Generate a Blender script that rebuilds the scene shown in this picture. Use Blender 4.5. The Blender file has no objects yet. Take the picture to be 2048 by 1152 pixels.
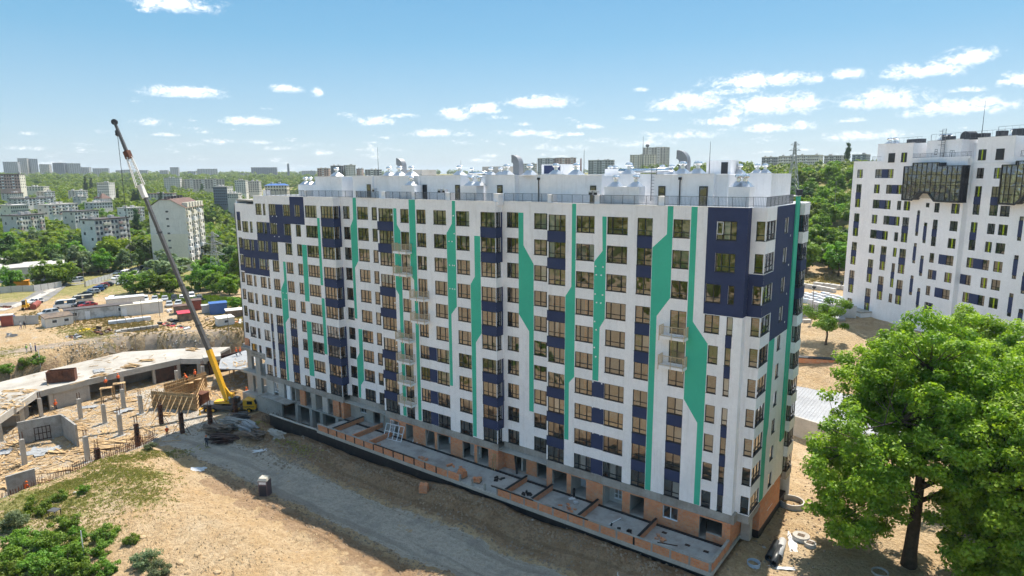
import bpy, bmesh, math, random
import numpy as np
from mathutils import Vector, Matrix
R = math.radians
SC = bpy.context.scene
COL = SC.collection

# ------------------------------------------------------------------ camera
# world: x runs along the long facade (to the right), y into the building, z up; z = 0 is the first residential floor
FPX = 1299.48
CAM = np.array([0.0, -60.1435, 33.8467])
YAW, PIT, ROL = R(-36.8287), R(9.8906), R(-0.3424)
_cy, _sy, _cp, _sp = math.cos(YAW), math.sin(YAW), math.cos(PIT), math.sin(PIT)
FW = np.array([_sy * _cp, _cy * _cp, -_sp]); RT = np.array([_cy, -_sy, 0.0]); UP = np.cross(RT, FW)
_cr, _sr = math.cos(ROL), math.sin(ROL)
RT, UP = RT * _cr + UP * _sr, -RT * _sr + UP * _cr
cam_d = bpy.data.cameras.new('camera')
cam_d.sensor_width = 36.0; cam_d.lens = FPX / 2048 * 36.0
cam_d.clip_start = 0.5; cam_d.clip_end = 60000
cam = bpy.data.objects.new('camera', cam_d); COL.objects.link(cam)
cam.matrix_world = Matrix(((RT[0], UP[0], -FW[0], CAM[0]), (RT[1], UP[1], -FW[1], CAM[1]), (RT[2], UP[2], -FW[2], CAM[2]), (0, 0, 0, 1)))
SC.camera = cam
SC.render.resolution_x, SC.render.resolution_y = 1024, 576

# ------------------------------------------------------------------ light
SUN_EL = R(61.5); SUN_DIR = np.array([-0.13, 1.0, 0.0]); SUN_DIR /= np.linalg.norm(SUN_DIR)
SUN_DIR = SUN_DIR * math.cos(SUN_EL) + np.array([0, 0, math.sin(SUN_EL)])
sun_d = bpy.data.lights.new('sun', 'SUN'); sun_d.energy = 3.0; sun_d.angle = R(0.53); sun_d.color = (1.0, 0.93, 0.82)
sun = bpy.data.objects.new('sun', sun_d); COL.objects.link(sun)
sun.rotation_euler = Vector(SUN_DIR).to_track_quat('Z', 'Y').to_euler()
SC.view_settings.view_transform = 'Standard'; SC.view_settings.look = 'None'
SC.view_settings.exposure = 1.38; SC.view_settings.gamma = 1.0
SC.view_settings.use_curve_mapping = False
SC.cycles.max_bounces = 6; SC.cycles.diffuse_bounces = 4; SC.cycles.glossy_bounces = 3
SC.cycles.transmission_bounces = 4; SC.cycles.transparent_max_bounces = 8
SC.cycles.sample_clamp_indirect = 6.0; SC.cycles.caustics_reflective = False; SC.cycles.caustics_refractive = False
SC.cycles.use_denoising = True
SC.cycles.use_adaptive_sampling = True; SC.cycles.adaptive_threshold = 0.03

def ray(px, py):
    d = FW * FPX + RT * (px - 1024) + UP * (576 - py)
    return d / np.linalg.norm(d)
def gp(px, py, z):
    'the point at height z on the line of sight through a pixel of the photograph'
    d = ray(px, py); return CAM + d * ((z - CAM[2]) / d[2])
def far(px, py, dist):
    d = ray(px, py); return CAM + d * (dist / math.hypot(d[0], d[1]))

world = bpy.data.worlds.new('World'); world.cycles.sampling_method = 'MANUAL'; world.cycles.sample_map_resolution = 256; SC.world = world; world.use_nodes = True
def build_sky():
    nt = world.node_tree; nt.nodes.clear(); N = nt.nodes.new; L = nt.links.new
    out = N('ShaderNodeOutputWorld'); bg = N('ShaderNodeBackground'); L(bg.outputs[0], out.inputs[0])
    bg.inputs[1].default_value = 0.15
    sky = N('ShaderNodeTexSky'); sky.sky_type = 'NISHITA'; sky.sun_disc = False
    sky.sun_elevation = SUN_EL; sky.sun_rotation = math.atan2(SUN_DIR[0], SUN_DIR[1])
    sky.altitude = 150; sky.air_density = 1.0; sky.dust_density = 0.6; sky.ozone_density = 2.2
    def M(op, a, b=None, c=None):
        n = N('ShaderNodeMath'); n.operation = op
        for i, v in enumerate((a, b, c)):
            if v is None: continue
            if isinstance(v, (int, float)): n.inputs[i].default_value = v
            else: L(v, n.inputs[i])
        return n.outputs[0]
    tc = N('ShaderNodeTexCoord'); nrm = N('ShaderNodeVectorMath'); nrm.operation = 'NORMALIZE'; L(tc.outputs['Generated'], nrm.inputs[0])
    sx = N('ShaderNodeSeparateXYZ'); L(nrm.outputs[0], sx.inputs[0])
    az = M('ARCTAN2', sx.outputs[0], sx.outputs[1]); el = M('ARCSINE', sx.outputs[2])
    # ragged edges for the small fair-weather clouds, finer and flatter toward the horizon
    cv = N('ShaderNodeCombineXYZ'); L(M('MULTIPLY', az, 1.0), cv.inputs[0]); L(M('MULTIPLY', el, 1.55), cv.inputs[1])
    def noise(scale, det, rough, dist=0.0):
        n = N('ShaderNodeTexNoise'); n.inputs['Scale'].default_value = scale; n.inputs['Detail'].default_value = det
        n.inputs['Roughness'].default_value = rough; n.inputs['Distortion'].default_value = dist; L(cv.outputs[0], n.inputs['Vector']); return n.outputs[0]
    n1 = noise(38, 10, 0.68, 0.5); n2 = noise(150, 6, 0.66)
    rag = M('ADD', M('MULTIPLY', M('SUBTRACT', n1, 0.5), 3.0), M('MULTIPLY', M('SUBTRACT', n2, 0.5), 1.3))
    azr = M('ADD', az, M('MULTIPLY', M('SUBTRACT', n2, 0.5), 0.012))
    dens = None; thick = None
    for (px, py, w, h, k) in CLOUDS:
        d = ray(px, py); a0 = math.atan2(d[0], d[1]); e0 = math.asin(d[2])
        sa = w / FPX * 1.05; se = h / FPX * 1.3
        da = M('DIVIDE', M('SUBTRACT', azr, a0), sa)
        de = M('DIVIDE', M('SUBTRACT', el, e0), se)
        de = M('MULTIPLY', de, M('ADD', 1.35, M('MULTIPLY', M('SIGN', de), -0.35)))   # flatter below
        r2 = M('ADD', M('MULTIPLY', da, da), M('MULTIPLY', de, de))
        f = M('MULTIPLY', M('EXPONENT', M('MULTIPLY', r2, -0.9)), k)
        dens = f if dens is None else M('MAXIMUM', dens, f)
        t = M('MULTIPLY', f, de); thick = t if thick is None else M('ADD', thick, t)
    # unseen cloud overhead, added thicker than in view to whiten the shade fill
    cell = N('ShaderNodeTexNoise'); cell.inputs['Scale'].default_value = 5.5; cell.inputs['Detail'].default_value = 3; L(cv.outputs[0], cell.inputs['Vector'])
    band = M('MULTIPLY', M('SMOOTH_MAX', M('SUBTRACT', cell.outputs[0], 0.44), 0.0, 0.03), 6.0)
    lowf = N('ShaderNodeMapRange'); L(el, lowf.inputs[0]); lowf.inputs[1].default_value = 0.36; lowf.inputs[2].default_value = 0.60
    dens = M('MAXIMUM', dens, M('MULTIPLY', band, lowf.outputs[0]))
    streak = N('ShaderNodeTexNoise'); streak.inputs['Scale'].default_value = 15; streak.inputs['Detail'].default_value = 6; streak.inputs['Roughness'].default_value = 0.62
    sv = N('ShaderNodeCombineXYZ'); L(az, sv.inputs[0]); L(M('MULTIPLY', el, 5.0), sv.inputs[1]); L(sv.outputs[0], streak.inputs['Vector'])
    lo2 = N('ShaderNodeMapRange'); L(el, lo2.inputs[0]); lo2.inputs[1].default_value = 0.16; lo2.inputs[2].default_value = 0.04; lo2.inputs[3].default_value = 0.0; lo2.inputs[4].default_value = 0.75
    dens = M('MAXIMUM', dens, M('MULTIPLY', M('MULTIPLY', M('SMOOTH_MAX', M('SUBTRACT', streak.outputs[0], 0.50), 0.0, 0.03), 5.0), lo2.outputs[0]))
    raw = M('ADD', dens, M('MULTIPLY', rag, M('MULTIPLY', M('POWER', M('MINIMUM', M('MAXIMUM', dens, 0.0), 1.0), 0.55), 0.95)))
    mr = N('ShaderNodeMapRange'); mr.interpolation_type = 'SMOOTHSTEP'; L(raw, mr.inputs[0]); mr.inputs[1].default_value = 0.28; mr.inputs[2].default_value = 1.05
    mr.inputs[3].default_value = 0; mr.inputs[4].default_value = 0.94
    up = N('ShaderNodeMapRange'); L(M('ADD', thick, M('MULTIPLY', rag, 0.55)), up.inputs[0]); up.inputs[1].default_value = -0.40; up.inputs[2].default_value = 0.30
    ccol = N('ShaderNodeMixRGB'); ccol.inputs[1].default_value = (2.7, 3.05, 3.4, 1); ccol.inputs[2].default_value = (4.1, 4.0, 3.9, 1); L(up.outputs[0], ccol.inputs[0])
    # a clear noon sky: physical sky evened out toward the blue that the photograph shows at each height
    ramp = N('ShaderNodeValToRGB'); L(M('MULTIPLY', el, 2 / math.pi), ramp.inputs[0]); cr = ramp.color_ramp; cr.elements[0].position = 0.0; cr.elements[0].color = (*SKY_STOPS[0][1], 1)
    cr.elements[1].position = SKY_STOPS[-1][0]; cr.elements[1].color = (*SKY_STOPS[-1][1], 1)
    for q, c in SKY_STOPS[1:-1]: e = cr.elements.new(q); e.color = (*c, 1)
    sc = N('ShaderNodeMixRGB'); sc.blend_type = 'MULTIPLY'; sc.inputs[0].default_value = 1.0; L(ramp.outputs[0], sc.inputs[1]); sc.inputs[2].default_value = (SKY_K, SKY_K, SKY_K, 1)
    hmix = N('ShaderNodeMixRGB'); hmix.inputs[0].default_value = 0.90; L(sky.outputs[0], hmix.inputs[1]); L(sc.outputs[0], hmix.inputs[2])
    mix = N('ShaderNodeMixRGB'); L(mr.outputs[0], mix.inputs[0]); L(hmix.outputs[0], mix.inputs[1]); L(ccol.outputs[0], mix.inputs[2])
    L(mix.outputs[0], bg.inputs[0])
SKY_K = 2.2; SKY_STOPS = [(0.0, (.62, .745, .84)), (.05, (.40, .63, .81)), (.12, (.18, .49, .74)), (.22, (.06, .35, .655)), (1.0, (.10, .28, .56))]
# fair-weather clouds: pixel centre, half width, half height, weight
CLOUDS = [(350, 10, 66, 16, 1.0), (300, 22, 20, 6, .7), (372, 187, 66, 11, 1.0), (575, 180, 32, 8, .9), (632, 186, 14, 9, .8), (498, 244, 50, 8, .9), (310, 247, 36, 8, .6),
    (538, 217, 20, 5, .6), (748, 244, 40, 9, .85), (912, 231, 34, 11, .95), (962, 220, 40, 11, .95), (1085, 207, 66, 12, 1.05), (880, 268, 62, 9, .8), (1060, 268, 66, 8, .75), (1180, 254, 32, 6, .7),
    (1372, 210, 60, 17, 1.05), (1445, 244, 58, 9, .85), (1540, 215, 84, 19, 1.05), (1520, 164, 92, 13, 1.0), (1470, 184, 44, 7, .9), (1630, 162, 18, 8, .8), (1692, 151, 26, 9, 1.0),
    (1848, 145, 64, 12, 1.1), (1938, 118, 44, 13, 1.0), (1768, 204, 72, 16, 1.05), (1930, 217, 68, 14, 1.0), (1838, 230, 36, 8, .8), (2040, 165, 26, 12, 1.0), (1560, 257, 90, 9, .8), (1720, 275, 70, 10, .8),
    (1300, 288, 80, 9, .6), (1130, 296, 70, 10, .6), (440, 284, 46, 5, .6), (520, 285, 40, 5, .55), (38, 297, 40, 5, .6), (60, 268, 30, 4, .5), (1257, 236, 20, 5, .6), (1040, 249, 26, 5, .6),
    (1380, 272, 60, 9, .7), (760, 300, 60, 7, .5), (640, 290, 50, 7, .45), (1700, 242, 30, 5, .6), (1195, 282, 40, 6, .6), (560, 298, 40, 5, .5), (2018, 100, 14, 4, .5), (330, 270, 30, 4, .5),
    (830, 233, 12, 6, 0.64), (1296, 240, 20, 4, 0.71), (1270, 275, 20, 4, 0.54), (1935, 181, 31, 5, 0.67), (978, 313, 29, 5, 0.5), (1496, 195, 25, 5, 0.61), (789, 233, 26, 5, 0.63), (1365, 195, 25, 4, 0.66), (1594, 212, 29, 4, 0.73), (1431, 250, 19, 3, 0.58), (1284, 181, 21, 5, 0.5), (2013, 282, 31, 3, 0.57), (1601, 248, 17, 5, 0.64), (1609, 300, 30, 3, 0.61), (814, 230, 17, 4, 0.65), (1000, 236, 28, 5, 0.69), (925, 266, 27, 3, 0.55), (944, 271, 13, 3, 0.56), (1414, 188, 13, 5, 0.64), (1962, 283, 34, 3, 0.62)]
build_sky()
# ------------------------------------------------------------------ materials (all procedural)
MATS = {}
def hexc(h):
    h = h.lstrip('#'); c = [int(h[i:i + 2], 16) / 255 for i in (0, 2, 4)]
    return tuple((v / 12.92 if v <= .04045 else ((v + .055) / 1.055) ** 2.4) for v in c)
def mat(name, col, rough=0.85, var=0.08, scale=0.7, bump=0.0, bscale=8.0, metal=0.0, spec=0.3, streak=0.0, col2=None, c2scale=0.25, c2lo=0.45, c2hi=0.62, coords='world', emit=None, trans=0.0):
    'principled surface with two sizes of mottling, optional second colour in patches, run-down streaks and relief'
    m = bpy.data.materials.new(name); m.use_nodes = True; nt = m.node_tree; N = nt.nodes.new; L = nt.links.new
    b = nt.nodes['Principled BSDF']; b.inputs['Roughness'].default_value = rough; b.inputs['Metallic'].default_value = metal
    b.inputs['Specular IOR Level'].default_value = spec
    if coords == 'world':
        g = N('ShaderNodeNewGeometry'); vec = g.outputs['Position']
    else:
        g = N('ShaderNodeTexCoord'); vec = g.outputs['Object']
    def noise(s, d=5, r=0.6, v=None):
        n = N('ShaderNodeTexNoise'); n.inputs['Scale'].default_value = s; n.inputs['Detail'].default_value = d; n.inputs['Roughness'].default_value = r
        L(v or vec, n.inputs['Vector']); return n.outputs[0]
    def mr(v, a, b_, c, d):
        n = N('ShaderNodeMapRange'); L(v, n.inputs[0])
        for i, q in enumerate((a, b_, c, d)): n.inputs[i + 1].default_value = q
        return n.outputs[0]
    base = N('ShaderNodeRGB'); base.outputs[0].default_value = (*col, 1); cur = base.outputs[0]
    if col2:
        mx = N('ShaderNodeMixRGB'); L(mr(noise(c2scale, 7, .65), c2lo, c2hi, 0, 1), mx.inputs[0]); L(cur, mx.inputs[1]); mx.inputs[2].default_value = (*col2, 1); cur = mx.outputs[0]
    if var:
        hs = N('ShaderNodeHueSaturation'); L(cur, hs.inputs['Color'])
        a = noise(scale, 4); c = noise(scale * 9, 3)
        ad = N('ShaderNodeMath'); ad.operation = 'ADD'; L(mr(a, .3, .7, 1 - var, 1 + var), ad.inputs[0]); L(mr(c, .3, .7, -var * .6, var * .6), ad.inputs[1])
        L(ad.outputs[0], hs.inputs['Value']); cur = hs.outputs[0]
    if streak:
        mp = N('ShaderNodeMapping'); mp.inputs['Scale'].default_value = (2.2, 2.2, 0.16); L(vec, mp.inputs[0])
        st = mr(noise(1.0, 6, .7, mp.outputs[0]), .52, .72, 0, streak)
        mx = N('ShaderNodeMixRGB'); mx.blend_type = 'MULTIPLY'; L(st, mx.inputs[0]); L(cur, mx.inputs[1]); mx.inputs[2].default_value = (.45, .42, .38, 1); cur = mx.outputs[0]
    L(cur, b.inputs['Base Color'])
    if bump:
        bp = N('ShaderNodeBump'); bp.inputs['Strength'].default_value = bump; bp.inputs['Distance'].default_value = 0.05
        L(noise(bscale, 6, .65), bp.inputs['Height']); L(bp.outputs[0], b.inputs['Normal'])
    if emit:
        b.inputs['Emission Color'].default_value = (*emit[:3], 1); b.inputs['Emission Strength'].default_value = emit[3]
    MATS[name] = m; return m
def glass_mat(name, refl, tint, wob=0.02, wscale=0.9):
    'coated window glass: partly mirror, partly clear, each sheet a little wavy'
    m = bpy.data.materials.new(name); m.use_nodes = True; nt = m.node_tree; nt.nodes.clear(); N = nt.nodes.new; L = nt.links.new
    out = N('ShaderNodeOutputMaterial'); mix = N('ShaderNodeMixShader'); tr = N('ShaderNodeBsdfTransparent'); gl = N('ShaderNodeBsdfGlossy')
    tr.inputs[0].default_value = (*tint, 1); gl.inputs['Roughness'].default_value = 0.02; gl.inputs[0].default_value = (.86, .90, .95, 1)
    fr = N('ShaderNodeFresnel'); fr.inputs[0].default_value = 1.5
    mr = N('ShaderNodeMapRange'); L(fr.outputs[0], mr.inputs[0]); mr.inputs[1].default_value = 0.04; mr.inputs[2].default_value = 0.6; mr.inputs[3].default_value = refl; mr.inputs[4].default_value = 0.95
    L(mr.outputs[0], mix.inputs[0]); L(tr.outputs[0], mix.inputs[1]); L(gl.outputs[0], mix.inputs[2]); L(mix.outputs[0], out.inputs[0])
    g = N('ShaderNodeNewGeometry'); n = N('ShaderNodeTexNoise'); n.inputs['Scale'].default_value = wscale; n.inputs['Detail'].default_value = 1.5; L(g.outputs['Position'], n.inputs['Vector'])
    bp = N('ShaderNodeBump'); bp.inputs['Strength'].default_value = 1.0; bp.inputs['Distance'].default_value = wob; L(n.outputs[0], bp.inputs['Height']); L(bp.outputs[0], gl.inputs['Normal'])
    MATS[name] = m; return m
def brick_mat(name, c1, c2, mortar, bw=0.4, bh=0.22, dirt=None):
    m = bpy.data.materials.new(name); m.use_nodes = True; nt = m.node_tree; N = nt.nodes.new; L = nt.links.new; b = nt.nodes['Principled BSDF']; b.inputs['Roughness'].default_value = .9
    g = N('ShaderNodeNewGeometry'); sp = N('ShaderNodeSeparateXYZ'); L(g.outputs['Position'], sp.inputs[0]); ad = N('ShaderNodeMath'); L(sp.outputs[0], ad.inputs[0]); L(sp.outputs[1], ad.inputs[1])
    cb = N('ShaderNodeCombineXYZ'); L(ad.outputs[0], cb.inputs[0]); L(sp.outputs[2], cb.inputs[1])
    br = N('ShaderNodeTexBrick'); L(cb.outputs[0], br.inputs['Vector']); br.inputs['Color1'].default_value = (*c1, 1); br.inputs['Color2'].default_value = (*c2, 1); br.inputs['Mortar'].default_value = (*mortar, 1)
    br.inputs['Scale'].default_value = 1.0; br.inputs['Brick Width'].default_value = bw; br.inputs['Row Height'].default_value = bh; br.inputs['Mortar Size'].default_value = 0.012; br.inputs['Bias'].default_value = 0.0
    n = N('ShaderNodeTexNoise'); n.inputs['Scale'].default_value = 1.6; n.inputs['Detail'].default_value = 7; n.inputs['Roughness'].default_value = .7; L(g.outputs['Position'], n.inputs['Vector'])
    mr = N('ShaderNodeMapRange'); L(n.outputs[0], mr.inputs[0]); mr.inputs[1].default_value = .48; mr.inputs[2].default_value = .75; mr.inputs[4].default_value = .75
    mx = N('ShaderNodeMixRGB'); L(mr.outputs[0], mx.inputs[0]); L(br.outputs[0], mx.inputs[1]); mx.inputs[2].default_value = (*(dirt or mortar), 1); L(mx.outputs[0], b.inputs['Base Color'])
    bp = N('ShaderNodeBump'); bp.inputs['Strength'].default_value = .6; bp.inputs['Distance'].default_value = .02; L(br.outputs['Fac'], bp.inputs['Height']); bp.invert = True; L(bp.outputs[0], b.inputs['Normal'])
    MATS[name] = m; return m
def leaf_mat(name, c1, c2, trans=0.45, gloss=0.25, vary=1.0):
    'leaf: diffuse and translucent, tint varies by clump and by tree'
    m = bpy.data.materials.new(name); m.use_nodes = True; nt = m.node_tree; nt.nodes.clear(); N = nt.nodes.new; L = nt.links.new
    out = N('ShaderNodeOutputMaterial'); d = N('ShaderNodeBsdfPrincipled'); t = N('ShaderNodeBsdfTranslucent'); mx = N('ShaderNodeMixShader'); mx.inputs[0].default_value = trans
    d.inputs['Roughness'].default_value = .45; d.inputs['Specular IOR Level'].default_value = gloss
    at = N('ShaderNodeAttribute'); at.attribute_name = 'tint'; oi = N('ShaderNodeObjectInfo')
    c = N('ShaderNodeMixRGB'); c.inputs[1].default_value = (*c1, 1); c.inputs[2].default_value = (*c2, 1); L(at.outputs['Fac'], c.inputs[0])
    hs = N('ShaderNodeHueSaturation'); L(c.outputs[0], hs.inputs['Color'])
    a = N('ShaderNodeMapRange'); L(oi.outputs['Random'], a.inputs[0]); a.inputs[3].default_value = .5 - .025 * vary; a.inputs[4].default_value = .5 + .025 * vary; L(a.outputs[0], hs.inputs['Hue'])
    v = N('ShaderNodeMapRange'); L(oi.outputs['Random'], v.inputs[0]); v.inputs[3].default_value = 1 - .22 * vary; v.inputs[4].default_value = 1 + .22 * vary; L(v.outputs[0], hs.inputs['Value'])
    L(hs.outputs[0], d.inputs['Base Color']); br = N('ShaderNodeMixRGB'); br.blend_type = 'MULTIPLY'; br.inputs[0].default_value = 1; br.inputs[2].default_value = (1.25, 1.25, .55, 1); L(hs.outputs[0], br.inputs[1])
    L(br.outputs[0], t.inputs[0]); L(d.outputs[0], mx.inputs[1]); L(t.outputs[0], mx.inputs[2]); L(mx.outputs[0], out.inputs[0])
    MATS[name] = m; return m

mat('white', (.86, .85, .86), .8, .06, .22, .12, 30, streak=.22)
mat('white2', (.86, .85, .86), .8, .05, .25, .1, 30, streak=.12)
mat('white_roof', (.78, .78, .78), .7, .05, .5)
mat('navy', (.036, .050, .115), .8, .10, .5, .15, 30)
mat('green', (.06, .47, .32), .8, .05, .4, .12, 30)
mat('lime', (.36, .45, .02), .6, .05, .5)
mat('frame', (.022, .025, .03), .45, .05, 2, spec=.4)
mat('film_blue', (.10, .42, .60), .5, .1, 2)
mat('pvc', (.75, .76, .78), .4, .05, 2)
mat('concrete', (.36, .345, .32), .9, .14, .5, .3, 6, streak=.35, col2=(.27, .25, .22), c2scale=.4)
mat('concrete_light', (.44, .415, .375), .9, .12, .4, .25, 6, streak=.2, col2=(.40, .37, .32), c2scale=.25)
mat('slab', (.43, .405, .365), .9, .10, .25, .2, 5, col2=(.31, .28, .24), c2scale=.16, c2lo=.42, c2hi=.66)
mat('terrace', (.40, .39, .37), .9, .10, .6, .2, 5, col2=(.30, .28, .26), c2scale=.5)
brick_mat('brick', (.60, .21, .085), (.68, .29, .13), (.38, .32, .27), dirt=(.48, .36, .28))
brick_mat('brick_in', (.42, .16, .08), (.50, .22, .12), (.36, .31, .27), dirt=(.45, .40, .34))
mat('plaster_in', (.50, .47, .43), .9, .12, .6)
mat('bitumen', (.012, .013, .016), .55, .25, 1.5, .3, 5, spec=.5, col2=(.05, .05, .05), c2scale=.8, c2lo=.55, c2hi=.75)
mat('steel', (.72, .74, .76), .22, .04, 2, metal=1.0)
mat('galv', (.55, .57, .60), .38, .10, 1.5, metal=.85, coords='object')
mat('duct_grey', (.26, .27, .29), .45, .10, 1.5, metal=.35)
mat('dark_metal', (.05, .055, .065), .5, .1, 2, metal=.4)
mat('rail', (.16, .17, .19), .5, .05, 2, metal=.5)
mat('balcony_metal', (.58, .46, .31), .5, .08, 2, metal=.0)
mat('sand_clod', (.44, .32, .19), .95, .2, .6, .5, 6)
mat('rust', (.16, .065, .035), .85, .25, 1.2, .3, 10, col2=(.09, .04, .03), c2scale=1.0)
mat('timber', (.52, .36, .19), .85, .22, 1.3, .2, 12, col2=(.38, .25, .13), c2scale=.9)
mat('old_timber', (.20, .15, .11), .9, .3, 1.2, .3, 12, col2=(.12, .10, .09), c2scale=.8)
mat('form_dark', (.035, .022, .020), .6, .25, 1.5, col2=(.07, .03, .02), c2scale=1.2)
mat('crane_yellow', (.75, .40, .02), .45, .08, 1.5, spec=.5)
mat('crane_grey', (.085, .082, .082), .5, .12, 1.2, spec=.5)
mat('tyre', (.02, .02, .02), .9, .2, 3)
mat('hi_vis', (.85, .14, .03), .7, .05, 3); mat('helmet', (.85, .20, .03), .4, .03, 3); mat('helmet_white', (.8, .8, .8), .4, .03, 3)
mat('cloth_dark', (.03, .035, .05), .9, .15, 5); mat('cloth_blue', (.03, .06, .20), .9, .15, 5); mat('cloth_pale', (.62, .58, .55), .9, .1, 5); mat('skin', (.45, .26, .18), .6, .05, 5); mat('vest_green', (.30, .50, .08), .8, .05, 5)
mat('asphalt', (.19, .185, .18), .9, .12, .4, .15, 6, col2=(.27, .25, .22), c2scale=.15)
mat('gravel', (.225, .215, .21), .95, .16, .5, .7, 7, col2=(.30, .275, .245), c2scale=.22, c2lo=.46, c2hi=.60)
mat('rubble_mat', (.30, .24, .18), .95, .25, .8, .5, 6, col2=(.22, .18, .14), c2scale=.5)
mat('dirt', (.24, .165, .105), .95, .22, .5, .8, 4, col2=(.33, .25, .17), c2scale=.3)
mat('bark', (.085, .065, .048), .95, .3, 2.5, .8, 9)
mat('bark_pale', (.30, .27, .23), .95, .2, 2.5, .5, 9)
mat('tarp', (.30, .31, .32), .6, .15, .8, .2, 6); mat('sheet_white', (.60, .61, .63), .5, .06, 1); mat('sheet_blue', (.12, .30, .52), .5, .1, 1)
mat('pipe_dark', (.03, .035, .04), .4, .1, 2, spec=.5); mat('pipe_grey', (.42, .42, .42), .5, .1, 1); mat('tub_blue', (.42, .50, .60), .5, .06, 2)
mat('ring', (.50, .48, .45), .9, .12, 1, .2, 8)
mat('roof_red', (.15, .095, .08), .85, .2, .6); mat('roof_grey', (.42, .40, .38), .9, .14, .3, col2=(.55, .52, .48), c2scale=.12); mat('roof_dark', (.10, .09, .09), .85, .2, .5)
mat('panel_a', (.66, .61, .53), .9, .10, .15, streak=.2); mat('panel_b', (.72, .69, .65), .9, .10, .12, streak=.25); mat('panel_c', (.54, .52, .49), .9, .12, .12, streak=.3); mat('panel_d', (.70, .66, .55), .9, .08, .12, streak=.15)
mat('panel_far', (.36, .37, .40), .9, .12, .05); mat('panel_far2', (.46, .44, .42), .9, .12, .05); mat('panel_dark', (.17, .19, .23), .9, .12, .06)
mat('pink_panel', (.48, .34, .30), .9, .12, .2); mat('win_far', (.06, .07, .085), .25, .3, .4, spec=.6); mat('red_metal', (.28, .075, .055), .6, .15, .7); mat('blue_metal', (.06, .14, .36), .5, .1, .7); mat('orange', (.75, .30, .03), .6, .1, 1)
mat('cabin', (.58, .58, .57), .75, .12, .5, streak=.4, col2=(.36, .36, .35), c2scale=.6, c2lo=.5, c2hi=.6); mat('cabin_white', (.68, .66, .62), .7, .08, .4, streak=.3)
for nm, c in dict(car_white=(.78, .78, .78), car_silver=(.42, .44, .46), car_black=(.02, .021, .024), car_red=(.35, .03, .03), car_blue=(.03, .09, .30), car_grey=(.14, .15, .16), car_beige=(.52, .48, .40), car_dark=(.05, .055, .065)).items():
    mat(nm, c, .28, .02, 2, spec=.6)
mat('car_glass', (.02, .024, .028), .08, 0, 1, spec=.8); mat('plastic_red', (.5, .05, .08), .6, .2, 1); mat('plastic_yellow', (.72, .50, .03), .6, .1, 1); mat('fence_grey', (.46, .46, .45), .7, .12, .4, streak=.2)
mat('booth', (.14, .10, .11), .6, .12, 1.5); mat('booth_dark', (.03, .035, .05), .5, .1, 1); mat('metal_deck', (.30, .31, .33), .6, .16, .3, metal=.0)
mat('pylon', (.40, .41, .42), .6, .1, 1, metal=.3); mat('pole', (.25, .22, .19), .9, .15, 1)
glass_mat('glass', .23, (.80, .82, .80), .045, .75)
glass_mat('glass2', .17, (.62, .68, .72), .04, .7)
leaf_mat('leaf_near', (.095, .225, .028), (.34, .49, .05), .50, .30, .15)
leaf_mat('leaf_mid', (.070, .165, .027), (.22, .345, .045), .44, .2)
leaf_mat('leaf_yellow', (.14, .22, .02), (.28, .34, .02), .30, .2)
leaf_mat('leaf_dark', (.030, .080, .020), (.075, .14, .030), .25, .15)
leaf_mat('leaf_grey', (.11, .16, .085), (.20, .25, .13), .30, .1)
leaf_mat('leaf_bush', (.07, .16, .022), (.20, .31, .04), .35, .2)
leaf_mat('grass_leaf', (.22, .23, .07), (.36, .34, .13), .35, .1)
leaf_mat('grass_dry', (.28, .22, .10), (.36, .30, .14), .35, .1)

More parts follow.
